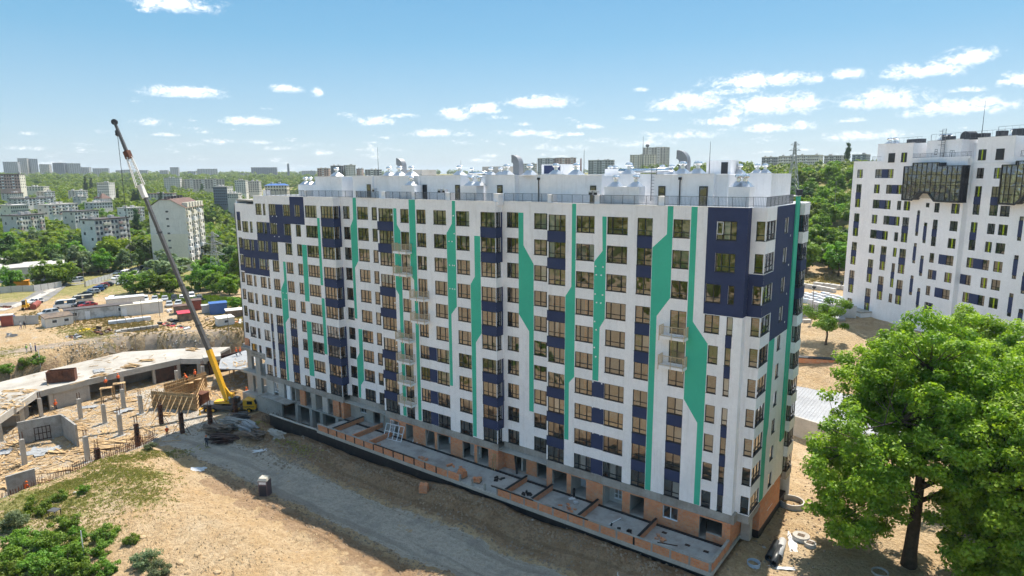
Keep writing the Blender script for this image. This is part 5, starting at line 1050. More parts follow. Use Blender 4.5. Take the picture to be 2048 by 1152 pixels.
for px, py, h, k, lb in ((83, 833, 3.4, 'c', 'concrete column standing behind the L-shaped block wall'), (162, 838, 3.7, 'c', 'pale concrete column nearest the dark garage openings'), (210, 846, 3.4, 'c', 'pale concrete column in the middle of the site floor'), (248, 816, 3.6, 'c', 'pale concrete column in front of the steel shutter'), (283, 827, 3.4, 'c', 'pale concrete column beside the propped timber formwork'),
                         (242, 870, 3.6, 'c', 'pale concrete column between the dark moulds and the L-shaped wall'), (176, 922, 3.9, 'c', 'pale concrete column rising behind the rebar row'), (50, 930, 4.0, 'c', 'concrete column with a leaning plank at the left edge'), (355, 769, 3.0, 'c', 'short concrete column behind the timber formwork'), (408, 770, 4.0, 'c', 'tall concrete column left of the crane boom'),
                         (323, 847, 3.4, 's', 'column in a dark steel mould nearest the timber props'), (365, 867, 3.6, 's', 'column in a dark steel mould behind the walking worker'), (277, 895, 3.9, 's', 'column in a dark steel mould at the end of the rebar row'), (199, 945, 3.7, 's', 'column in a dark mould with tall rebar amid the rebar row'), (421, 849, 3.4, 's', 'column in a dark steel mould before the crane wheels'), (472, 832, 3.4, 's', 'column in a dark steel mould beside the crane cab')): column(px, py, h, k, lb)
# timber formwork with raking props
a, b = gp(305, 815, -6.9), gp(393, 822, -6.9); c = gp(408, 784, -6.9)
fw = thing('timber_formwork', 'long timber wall formwork held up by raking props', 'formwork', tuple(a)); FO = Vector(fw.location); a, b, c = Vector(a), Vector(b), Vector(c)
def fwb(mb, nm, m): return mb.build(nm, m, fw, -FO)
for p, q, nm in ((a, b, 'face_panel'), (b, c, 'face_panel'), (a + Vector((-2.0, 3.2, 0)), c + Vector((-2.5, 2, 0)), 'face_panel')):
    d = (q - p).normalized(); s = Vector((d.y, -d.x, 0)); s = s if s.dot(Vector(CAM) - p) > 0 else -s
    fwb(MB().bar(p + Vector((0, 0, 1.55)), q + Vector((0, 0, 1.55)), .05, 3.1), nm, 'timber'); L_ = (q - p).length
    for i in range(int(L_ / .42)): z = p + d * (i * .42 + .2) + s * .09; fwb(MB().bar(z, z + Vector((0, 0, 3.25 + .25 * (i % 3 == 0))), .09), 'stud', 'timber')
    for z in (.5, 1.2, 1.9, 2.6): fwb(MB().bar(p + s * .2 + Vector((0, 0, z)), q + s * .2 + Vector((0, 0, z)), .09, .16), 'waler', 'timber')
    if nm and p == a:
        for i in range(9): z = p + d * (i * L_ / 8.2) + s * .25; fwb(MB().bar(z + Vector((0, 0, 2.6)), z + s * (2.6 + .5 * (i % 2)) + d * .4, .11), 'raking_prop', 'timber')
# boards, sheets and bundles lying about the site (each its own thing)
def boards(px, py, n, ln, rz, label, m='timber', z=-6.9, spread=1.2, cat='boards', w=.24, th=.07, name='board_pile'):
    p = gp(px, py, z) if z is not None else on(px, py); t = thing(name, label, cat, (p[0], p[1], p[2] - .05), rz)
    me = [MB().box(-ln * f / 2, ln * f / 2, -w / 2, w / 2, 0, th).mesh('board', m) for f in (1, .8, .6)]
    for i in range(n):
        o = link('board', me[i % 3], t, (rng.uniform(-.4, .4) * spread, rng.uniform(-.5, .5) * spread, .03 + (i // 3) * (th + .012) + rng.uniform(0, .03))); o.rotation_euler = (rng.uniform(-.04, .04), rng.uniform(-.06, .06), rng.gauss(0, .22))
    return t
for px, py, n, ln, rz, lb in ((155, 857, 8, 3.0, .4, 'loose boards below the L-shaped wall corner'), (215, 862, 5, 2.6, -.6, 'small fan of boards between two pale columns'), (205, 873, 4, 2, .2, 'short boards on sand by the middle columns'), (195, 900, 14, 6.5, .95, 'long row of planks laid toward the rebar row'), (235, 884, 10, 6.5, .95, 'long planks lying before the dark steel moulds'), (115, 905, 12, 3.0, 0.5, 'jumble of planks inside the L-shaped wall'), (125, 940, 9, 3.2, .9, 'planks stacked on edge beyond the rebar row'), (100, 965, 9, 3.5, .9, 'planks heaped near the short concrete wall'),
                              (30, 890, 14, 3.0, .3, 'splintered boards at the far left of the site'), (28, 955, 14, 2.6, 1.2, 'heap of broken boards at the left edge'), (20, 975, 10, 2.4, .2, 'boards scattered under the left concrete column'), (262, 803, 8, 2.4, .8, 'planks by the dark steel shutter'), (330, 830, 8, 3, .5, 'planks between the raking props'), (480, 785, 14, 2.8, .2, 'sawn timber piled behind the crane cab'), (450, 770, 10, 3, .7, 'timber dumped between crane and concrete wall'), (240, 855, 3, 1.6, .1, 'three small boards on gravel')): boards(px, py, n, ln, rz, lb)
for px, py, n, ln, rz, lb in ((262, 735, 22, 3.0, .4, 'large loose heap of timber on the grey garage roof'), (292, 722, 12, 2.6, .9, 'second timber heap on the garage roof near the kerb box'), (200, 752, 12, 2.2, 1.2, 'boards and felt heaped at the roof edge'), (60, 783, 8, 1.8, .5, 'small bundle of boards on the roof corner'), (25, 783, 5, 3.2, .7, 'two dark beams on the roof slab'), (385, 700, 12, 2.6, .3, 'pale boards on the narrow end of the roof'), (20, 815, 10, 2.2, .6, 'boards strewn over the near end of the roof')): boards(px, py, n, ln, rz, lb, z=-3.0, spread=1.6)
p = gp(125, 762, -3.0); t = thing('rusty_bin', 'rusty brown steel bin standing on the garage roof', 'bin', (p[0], p[1], -3.0), R(58))
MB().box(-2.2, 2.2, -.9, -.8, 0, 2.1).box(-2.2, 2.2, .8, .9, 0, 2.1).box(-2.2, -2.1, -.8, .8, 0, 2.1).box(2.1, 2.2, -.8, .8, 0, 2.1).box(-2.1, 2.1, -.8, .8, 0, .1).build('body', 'rust', t)
m = MB()
for x in np.arange(-2.0, 2.1, .5): m.box(x, x + .09, -.97, -.9, .05, 2.05)
m.box(-2.25, 2.25, -.98, -.9, 2.05, 2.18); m.build('ribs', 'rust', t)
# crumpled foil and felt sheets
def sheet(px, py, w, l, label, m='tarp', z=None, amp=.25, name='plastic_sheet', cat='sheet'):
    p = on(px, py) if z is None else gp(px, py, z); n = 9; mb = MB(); ox = rng.uniform(0, 99)
    vs = [((i / n - .5) * w * (1 + .15 * math.sin(j)), (j / n - .5) * l * (1 + .15 * math.cos(i * 1.7)), .05 + amp * abs(float(fbm(np.array([ox + i * .5]), np.array([j * .5]), 1.3, 77)[0])) * 2) for i in range(n + 1) for j in range(n + 1)]
    mb.add(vs, [(i * (n + 1) + j, (i + 1) * (n + 1) + j, (i + 1) * (n + 1) + j + 1, i * (n + 1) + j + 1) for i in range(n) for j in range(n)])
    o = mb.build(name, m, None, (p[0], p[1], p[2] + .02), rot=rng.uniform(0, 3)); tag(o, label, cat); md = o.modifiers.new('s', 'SOLIDIFY'); md.thickness = .02; return o
for px, py, w, l, lb, mm, z in ((75, 905, 3.6, 2.4, 'crumpled grey plastic sheet inside the L-shaped wall', 'tarp', -6.8), (100, 900, 2.6, 1.6, 'second crumpled sheet beside the planks', 'tarp', -6.8), (10, 905, 2, 1.6, 'grey plastic sheet at the far left of the site', 'tarp', -6.8), (15, 1000, 2.2, 2, 'torn foil at the foot of the left concrete wall', 'tarp', -6.8), (175, 815, 3, 1.4, 'flattened sheet in front of the garage openings', 'tarp', -6.8), (250, 822, 2.6, 1.6, 'dark sheet lying by the propped formwork', 'tarp', -6.8), (198, 742, 2.4, 1.8, 'grey felt sheet on the garage roof', 'tarp', -2.95), (395, 940, 2.0, 1.2, 'white torn sheet on the sunlit notch of the gravel road', 'sheet_white', None), (525, 902, 2.4, .9, 'white panel lying on weeds beside the spoil heap', 'sheet_white', None)): sheet(px, py, w, l, lb, mm, z)
# rebar row and low edge wall toward the viewer
pts = [gp(0, 1040, -6.9), gp(70, 1008, -6.9), gp(130, 984, -6.9), gp(200, 950, -6.9), gp(300, 905, -6.9), gp(318, 893, -6.9)]; pts = [p + np.array([-1.7, .5, 0]) for p in pts]
ew = thing('rebar_wall', 'low footing wall with a long row of upright rebar along the sand bank', 'rebar', tuple(pts[2])); EO = Vector(ew.location)
m1 = MB(); m2 = MB(); m3 = MB()
for a, b in zip(pts, pts[1:]):
    a, b = Vector(a), Vector(b); L_ = (b - a).length; d = (b - a) / L_; m1.bar(a + Vector((0, 0, .3)), b + Vector((0, 0, .3)), .7, 1.0)
    for i in range(int(L_ / .32)):
        for s in (-.2, .2): p = a + d * (i * .32) + Vector((d.y, -d.x, 0)) * s; m2.bar(p + Vector((0, 0, .7)), p + Vector((rng.uniform(-.06, .06), rng.uniform(-.06, .06), 2.1 + rng.uniform(0, .7))), .045)
    for z in (1.0, 1.3, 1.6):
        for s in (-.2, .2): w = Vector((d.y, -d.x, 0)) * s; m3.bar(a + w + Vector((0, 0, z)), b + w + Vector((0, 0, z)), .045)
m1.build('footing', 'concrete_light', ew, -EO); m2.build('upright_bars', 'rust', ew, -EO)['kind'] = 'stuff'; m3.build('long_bars', 'rust', ew, -EO)['kind'] = 'stuff'
for i, (px, py, ln, lb) in enumerate(((110, 1000, 7, 'bundle of dark reinforcing bars behind the rebar row'), (170, 970, 8, 'second bundle of bars lying along the rebar row'), (240, 925, 9, 'grey steel pipes laid along the rebar row'))):
    p = gp(px, py, -6.7); a = Vector(pts[1]); b = Vector(pts[4]); rz = math.atan2(b.y - a.y, b.x - a.x); t = thing('bar_bundle', lb, 'bars', tuple(p + np.array([-.8, 1.4, 0])), rz)
    for k in range(6): MB().tube([(-ln / 2 + rng.uniform(-.4, .4), 0, 0), (ln / 2, 0, 0)], .07, 5).build('bar', 'rust' if i < 2 else 'galv', t, (0, (k % 3) * .2 - .2, .1 + .14 * (k // 3)))
# ------------------------------------------------------------------ mobile crane
cp_ = gp(462, 822, -6.95); CR = thing('mobile_crane', 'yellow mobile crane with a very long grey telescopic boom', 'crane', (cp_[0], cp_[1], -6.95), R(34))
crm = CR.matrix_world = Matrix.Translation(CR.location) @ Matrix.Rotation(R(34), 4, 'Z')
def cb(mb, nm, m, par=None, smooth=False): return mb.build(nm, m, par or CR, (0, 0, 0), smooth)
def tb(mb, nm, m, par=None, smooth=False): mb.v = [(x * .8, y * .8, z * .8) for x, y, z in mb.v]; return cb(mb, nm, m, par, smooth)
tb(MB().box(-6, 3.6, -1.2, 1.2, .75, 1.35).box(-6, 5.9, -1.25, 1.25, 1.35, 1.6), 'chassis', 'crane_grey'); tb(MB().box(-5.5, -1.5, -1.3, 1.3, 1.6, 1.9), 'deck', 'crane_grey'); tb(MB().box(.8, 2.8, -1.25, 1.25, 1.6, 2.1), 'engine_cover', 'crane_grey')
m = MB().poly_y([(3.4, .9), (6.1, .9), (6.2, 1.9), (5.75, 2.95), (3.4, 2.95)], -1.25, 1.25); cab = tb(m, 'cab', 'crane_yellow'); tb(MB().poly_y([(5.98, 2.0), (6.23, 2.0), (5.82, 2.85), (5.6, 2.85)], -1.1, 1.1).box(4.3, 5.5, -1.28, 1.28, 2.0, 2.75), 'cab_window', 'car_glass', cab)
tb(MB().box(6.1, 6.3, -1.25, 1.25, .6, .95), 'bumper', 'crane_grey', cab)
for x in (-4.8, -3.3, 1.4, 4.7):
    for y in (-1.15, 1.15):
        w = tb(MB().tube([(x, y - .22, .58), (x, y + .22, .58)], .58, 16), 'wheel', 'tyre'); tb(MB().tube([(x, y - .24, .58), (x, y + .24, .58)], .30, 12), 'rim', 'crane_yellow', w)
for x in (-5.6, 2.6):
    for y in (-1, 1):
        o = tb(MB().box(x - .12, x + .12, min(y * .4, y * 2.7), max(y * .4, y * 2.7), 1.0, 1.25).box(x - .1, x + .1, y * 2.6 - .1, y * 2.6 + .1, .1, 1.2).box(x - .35, x + .35, y * 2.6 - .35, y * 2.6 + .35, .0, .12), 'outrigger', 'crane_yellow')
# superstructure turned so that the boom leans away to the left
base_w = Vector((cp_[0], cp_[1], -6.95 + 2.2)) + Vector((math.cos(R(34)) * -1.5, math.sin(R(34)) * -1.5, 0))
p0 = np.array([base_w.x, base_w.y, base_w.z])
# boom lies in one vertical plane; its points along the line of the photograph
bdir = Vector((-.93, -.36, 0)).normalized()
def boom_pt(px, py):
    'point of the boom plane seen at a pixel'
    n = np.array([bdir.y, -bdir.x, 0.0]); d = ray(px, py); t = ((p0 - CAM) @ n) / (d @ n); return CAM + d * t
K = [boom_pt(*p) for p in ((455, 800), (419, 702), (397, 650), (318, 462), (291, 396), (283, 378), (256, 310), (229, 244))]
inv = (Matrix.Translation(CR.location) @ Matrix.Rotation(R(34), 4, 'Z')).inverted()
KL = [inv @ Vector(k) for k in K]
def seg(a, b, w, h, nm, m, par=None): return cb(MB().bar(a, b, w, h), nm, m, par)
up_ = Vector((0, 0, 1))
ex = lambda i, j, t: KL[i].lerp(KL[j], t)
seg(KL[0], KL[1].lerp(KL[2], .05), .72, .80, 'boom_base', 'crane_yellow')
seg(KL[1], ex(2, 3, .02), .64, .72, 'boom_section', 'crane_grey'); seg(ex(1, 2, .6), ex(2, 3, .42), .58, .65, 'boom_section', 'crane_grey'); seg(ex(2, 3, .40), ex(3, 4, .05), .52, .58, 'boom_section', 'crane_grey'); seg(KL[3], KL[4], .46, .52, 'boom_section', 'crane_grey')
for t in (.42, .98): seg(ex(2, 3, t), ex(2, 3, t + .006), .7, .8, 'boom_collar', 'dark_metal')
seg(ex(1, 2, .97), ex(1, 2, 1.0), .78, .86, 'boom_collar', 'dark_metal')
# lattice jib: white foot, open lattice, solid tip
cb(MB().bar(KL[4], KL[5].lerp(KL[6], .12), .7, .75), 'jib_foot', 'panel_b')
A5, A6 = ex(5, 6, .08), ex(5, 6, .93); dj = (A6 - A5).normalized(); u1 = dj.orthogonal().normalized(); u2 = dj.cross(u1); m = MB(); n = 9
corner = lambda t, i: A5.lerp(A6, t) + (u1 * (1, 1, -1, -1)[i] + u2 * (1, -1, -1, 1)[i]) * (.62 - .26 * t)
for i in range(4): m.bar(corner(0, i), corner(1, i), .11)
for k in range(n):
    for i in range(4): m.bar(corner(k / n, i), corner((k + 1) / n, (i + 1) % 4), .055)
cb(m, 'lattice_jib', 'panel_b'); cb(MB().bar(ex(5, 6, .9), ex(6, 7, .12), .8, .95), 'jib_joint', 'rust')
cb(MB().tube([ex(6, 7, 0), KL[7]], [.34, .24], 8), 'jib_tip', 'crane_grey'); cb(MB().tube([KL[7] + Vector((0, -.2, 0)), KL[7] + Vector((0, .2, 0))], .5, 12), 'sheave', 'dark_metal')
hk = KL[7] + Vector((0, 0, -25)); cb(MB().tube([KL[7] + Vector((.3, 0, 0)), hk + Vector((.3, 0, 0))], .045, 4), 'hoist_rope', 'dark_metal'); cb(MB().lathe([(.1, -.5), (.35, -.3), (.35, .4), (.12, .7)], 10, tuple(KL[7] + Vector((.3, 0, -1.9)))), 'hook_block', 'dark_metal')
tb(MB().box(-3.2, 1.0, -1.0, 1.0, 2.0, 2.45), 'turntable', 'crane_yellow'); tb(MB().box(.3, 1.9, -1.05, 1.05, 2.11, 3.1), 'counterweight', 'crane_grey'); tb(MB().box(-.4, .3, -.5, .5, 2.45, 3.4), 'winch', 'pvc')
cb(MB().bar(KL[0] + Vector((1.5, .2, -.6)), ex(0, 1, .45) + Vector((0, 0, -.5)), .35), 'lift_cylinder', 'crane_yellow')
tb(MB().poly_y([(-1.6, 2.1), (.2, 2.1), (.2, 3.6), (-1.2, 3.6)], 1.15, 1.95), 'operator_cab', 'crane_yellow')
# ------------------------------------------------------------------ stacks and waste near the crane and the basement
p = gp(405, 808, -6.9); t = thing('rusty_tank', 'rusty steel tank standing beside the crane', 'tank', (p[0], p[1], -7), .3); MB().box(-.9, .9, -.8, .8, 0, 2.2).build('body', 'rust', t); MB().box(-1, 1, -.9, .9, 2.2, 2.3).build('lid', 'rust', t)
def stack(px, py, n, ln, w, rz, lb, m, name='board_stack', cat='stack', h=.14, z=None):
    if name == 'board_stack': return boards(px, py, n * 7, ln, rz, lb, m[0] if 'grid' not in lb else 'form_dark', None, w * 1.3, 'stack', .34, .10, name)
    p = on(px, py) if z is None else gp(px, py, z); t = thing(name, lb, cat, (p[0], p[1], p[2] - .03), rz)
    for i in range(n): o = link('layer', MB().box(-ln / 2 * rng.uniform(.9, 1), ln / 2, -w / 2, w / 2, 0, h * .92).mesh('layer', m[i % len(m)]), t, (rng.uniform(-.12, .12), rng.uniform(-.1, .1), i * h)); o.rotation_euler = (0, 0, rng.uniform(-.08, .08))
for a in ((437, 868, 6, 4.4, 1.2, .5, 'weathered plank stack before the steel column moulds', ('old_timber',)), (468, 852, 5, 4, 1.3, .2, 'grey panel stack beside the crane', ('concrete', 'old_timber')), (448, 884, 4, 4.6, 1.6, .45, 'dark steel grid panels lying by the gravel road', ('form_dark',)), (497, 862, 5, 3.6, 1.2, -.2, 'stacked grey boards beneath the basement wall', ('tarp', 'old_timber')), (505, 876, 4, 4.4, 1.0, .3, 'dark old timber heap near the basement', ('old_timber',)), (482, 838, 4, 2.6, 1.4, .9, 'blue-grey panels between crane and block', ('crane_grey', 'tarp')), (556, 873, 3, 3.6, .8, -.35, 'pale concrete beams lying before the black wall', ('concrete_light', 'concrete'))): stack(*a)
p = on(548, 850); t = tag(MB().add(*(lambda v, f: (v, f))([(0, 0, 0)], [])).build('brushwood', 'old_timber', None, (p[0], p[1], p[2])), 'heap of dry brushwood below the left end of the block', 'brushwood'); me = MB()
for i in range(140): a = rng.uniform(0, 6.3); r = rng.uniform(0, 1.6); q = Vector((r * math.cos(a) * 1.5, r * math.sin(a), .1)); me.bar(q, q + Vector((rng.gauss(0, .9), rng.gauss(0, .6), rng.uniform(.4, 1.9))), .035)
t.data = me.mesh('brushwood', 'old_timber')
p = on(531, 990); t = thing('portable_toilet', 'narrow dark booth with a pale roof standing on the gravel road', 'booth', tuple(p), .55)
MB().box(-.58, .58, -.58, .58, 0, 2.15).build('cabin', 'booth', t); MB().add([(-.66, -.66, 2.15), (.66, -.66, 2.15), (.66, .66, 2.15), (-.66, .66, 2.15), (-.5, -.5, 2.45), (.5, -.5, 2.45), (.5, .5, 2.45), (-.5, .5, 2.45)], [(0, 1, 5, 4), (1, 2, 6, 5), (2, 3, 7, 6), (3, 0, 4, 7), (4, 5, 6, 7), (3, 2, 1, 0)]).build('roof', 'car_beige', t); MB().box(-.45, .45, -.62, -.58, .1, 1.5).build('door', 'booth_dark', t); MB().box(-.45, .45, -.615, -.58, 1.7, 2.0).build('vent_panel', 'pvc', t)
# window frames leaning on the terrace
p = gp(808, 868, -2.8)
for i, (px, lb, cols, rows, w, h, sh) in enumerate(((794, 'white window frame of narrow lights leaning on the terrace, left of the pair', 4, 2, 3.2, 2.1, 0), (838, 'white window frame with four rows of lights leaning on the terrace, right of the pair', 3, 4, 2.2, 2.2, 1))):
    a = gp(px - 10 if i == 0 else px, 880 + i * 8, -2.8); t = thing('window_frame', lb, 'window frame', (a[0], a[1], -2.78), 0.12, 'white frames leaning on the terrace'); m = MB(); lean = lambda x, z: (x, z * .42, z * .9)
    for c in range(cols + 1): x = -w / 2 + w * c / cols; m.bar(lean(x, 0), lean(x, h), .08)
    for r_ in range(rows + 1): z = h * r_ / rows; m.bar(lean(-w / 2, z), lean(w / 2, z), .08)
    m.build('frame', 'pvc', t)
# brick pallets and small leftovers on the terrace
def pallet(x, y, z, nx, ny, nz, lb, rz=0.0, gap=.0):
    t = thing('brick_pallet', lb, 'bricks', (x, y, z), rz); MB().box(-.5, .5, -.45, .45, 0, .1).build('pallet', 'old_timber', t); me = MB().box(0, .24, 0, .19, 0, .21).mesh('brick', 'brick')
    for k in range(nz):
        for i in range(nx):
            for j in range(ny):
                if k == nz - 1 and rng.random() < .35: continue
                link('brick', me, t, (-.49 + i * .25 + rng.uniform(-.008, .008), -.42 + j * .21, .11 + k * .22))
pallet(-49.9, -4.0, -2.8, 4, 4, 4, 'pallet of orange bricks at the gap in the terrace parapet'); pallet(-47.6, -3.9, -2.8, 4, 4, 2, 'low pallet of orange bricks beside the taller one', .3)
b_ = on(848, 985); pallet(b_[0], b_[1], b_[2] - .05, 4, 4, 5, 'pallet of bricks standing on the bare soil before the terrace', .5)
for x, y, n, lb, mm in ((-53.2, -2.6, 7, 'broken brick heap in the middle of the terrace', 'brick'), (-35.2, -2.9, 8, 'rubble heap behind the terrace parapet', 'brick'), (-41.0, -3.0, 7, 'dark offcuts beside the low terrace divider', 'bitumen'), (-28.8, -3.3, 6, 'dark offcuts against the terrace divider', 'bitumen'), (-66.0, -3.6, 6, 'small brick heap beside the short divider', 'brick'), (-57.5, -3.3, 9, 'brick fragments strewn along the terrace', 'brick'), (-46.0, -1.5, 6, 'dark bundles near the ladder on the terrace', 'bitumen'), (-24.4, -2.4, 6, 'brick dust and fragments on the right terrace bay', 'brick'), (-36.0, -.9, 4, 'pale sacks beside the terrace wall', 'sheet_white')):
    t = thing('rubble_heap', lb, 'rubble', (x, y, -2.8))
    for i in range(n): o = MB().box(-.2, .2, -.12, .12, 0, .16).build('piece', mm, t, (rng.gauss(0, .55), rng.gauss(0, .35), .0)); o.rotation_euler = (rng.uniform(-.3, .3), rng.uniform(-.3, .3), rng.uniform(0, 3)); o.scale = (rng.uniform(.5, 1.5), rng.uniform(.5, 1.6), rng.uniform(.5, 1.4))
for x, y, rz, lb in ((-23.5, -3.0, .3, 'dark plank lying left of centre in the right terrace bay'), (-20.8, -3.7, -.25, 'long dark plank near the end of the terrace'), (-29.8, -2.2, 1.35, 'white plastic pipe lying across the terrace')):
    single(MB().box(-1.0, 1.0, -.05, .05, 0, .05), 'plank', 'pvc' if 'white' in lb else 'form_dark', lb, 'plank').rotation_euler = (0, 0, rz); bpy.data.objects[-1] if False else None
for nm, (x, y, rz) in zip([o for o in COL.objects if o.name.startswith('plank')], ((-23.5, -3.0, .3), (-20.8, -3.7, -.25), (-29.8, -2.2, 1.35))): nm.location = (x, y, -2.79)
for i, (x, y) in enumerate(((-24.6, -1.2), (-21.8, -2.0), (-19.9, -2.0), (-20.5, -4.2))): o = single(MB().box(-.25, .25, -.16, .16, 0, .05), 'roof_tile', 'form_dark', ('dark square tile below the terrace window', 'dark square tile in the middle of the right terrace bay', 'dark square tile by the last ground-floor opening', 'dark square tile close to the terrace corner')[i], 'tile'); o.location = (x, y, -2.79)
t = thing('timber_ladder', 'short timber ladder leaning on the brick pier of the terrace', 'ladder', (-47.9, -.35, -2.8)); m = MB()
for s in (-.2, .2): MB().bar((s, 0, 0), (s, .3, 2.2), .07).build('rail', 'timber', t)
for i in range(6): MB().bar((-.2, .05 + i * .05, .3 + i * .35), (.2, .05 + i * .05, .3 + i * .35), .05).build('rung', 'timber', t)
single(MB().tube([(-44.9, .6, -2.78), (-45.6, 1.15, -.6)], .13, 8), 'felt_roll', 'bitumen', 'dark roll of felt leaning beside the terrace opening', 'roll'); single(MB().tube([(-36.0, -.5, -2.78), (-36.0, -.45, -1.6)], .16, 8), 'felt_roll', 'bitumen', 'dark roll of felt standing upright on the terrace', 'roll')
# right-hand end: concrete rings, pipes, tub
def ring(px, py, r, h, t_, lb, cap=False, m='ring'):
    p = on(px, py); t = thing('concrete_ring', lb, 'ring', (p[0], p[1], p[2] - .15)); b = MB(); n = 28
    prof = [(r, 0), (r, h), (r - t_, h), (r - t_, .05)]
    for i, (rr, zz) in enumerate(prof):
        for k in range(n): a = 2 * math.pi * k / n; b.v.append((rr * math.cos(a), rr * math.sin(a), zz))
    for i in range(3):
        for k in range(n): b.f.append((i * n + k, i * n + (k + 1) % n, (i + 1) * n + (k + 1) % n, (i + 1) * n + k)); b.m.append(0)
    b.build('wall', m, t)
    if cap:
        MB().lathe([(r - .01, h + .002), (r - .01, h + .1)], n).build('lid', 'concrete_light', t)
        for k in range(4): MB().box(-.35, .35, -.3 + k * .16, -.2 + k * .16, h + .1, h + .13).build('slat', 'old_timber', t)
    else: MB().lathe([(r - t_ - .02, .02), (r - t_ - .02, .12)], n).build('fill', 'dirt', t)
ring(1583, 1010, 1.35, .75, .14, 'large open concrete ring at the foot of the right end wall'); ring(1602, 1078, .85, .5, .12, 'covered concrete ring with boards on its lid', True); ring(1620, 1092, .6, .45, .1, 'smaller covered concrete ring next to the boarded one', True); ring(1507, 1130, .62, .5, .05, 'pale blue plastic tub lying open on the soil', False, 'tub_blue'); ring(1760, 1146, .75, .35, .08, 'pale-rimmed plastic ring under the big tree', False, 'ring'); ring(1253, 1148, .9, .12, .1, 'half-buried pale hoop in the soil before the terrace', False, 'ring')
for (x0, y0, x1, y1, mm, lb) in ((1537, 1122, 1553, 1092, 'pipe_dark', 'short dark plastic pipe, leftmost of the three'), (1545, 1136, 1562, 1100, 'pipe_dark', 'dark plastic pipe in the middle of the three'), (1556, 1126, 1566, 1082, 'pipe_grey', 'grey sunlit pipe, rightmost of the three')):
    a, b = on(x0, y0), on(x1, y1); c = (a + b) / 2; z = max(a[2], b[2]) + .34; mm_ = MB(); n = 16; d = Vector((b[0] - a[0], b[1] - a[1], 0)); d = d.normalized() * 1.7
    o = MB().tube([tuple(-d), tuple(d)], .36, n, caps=False).build('drain_pipe', mm, None, (c[0], c[1], z), True); tag(o, lb, 'pipe', 'plastic pipes beside the block'); md = o.modifiers.new('s', 'SOLIDIFY'); md.thickness = .04
sheet(1585, 1087, 4.0, .8, 'strip of white foil between pipes and covered rings', 'sheet_white', None, .12); sheet(1562, 1138, 2.4, .5, 'strip of white foil below the pipes', 'sheet_white', None, .15)
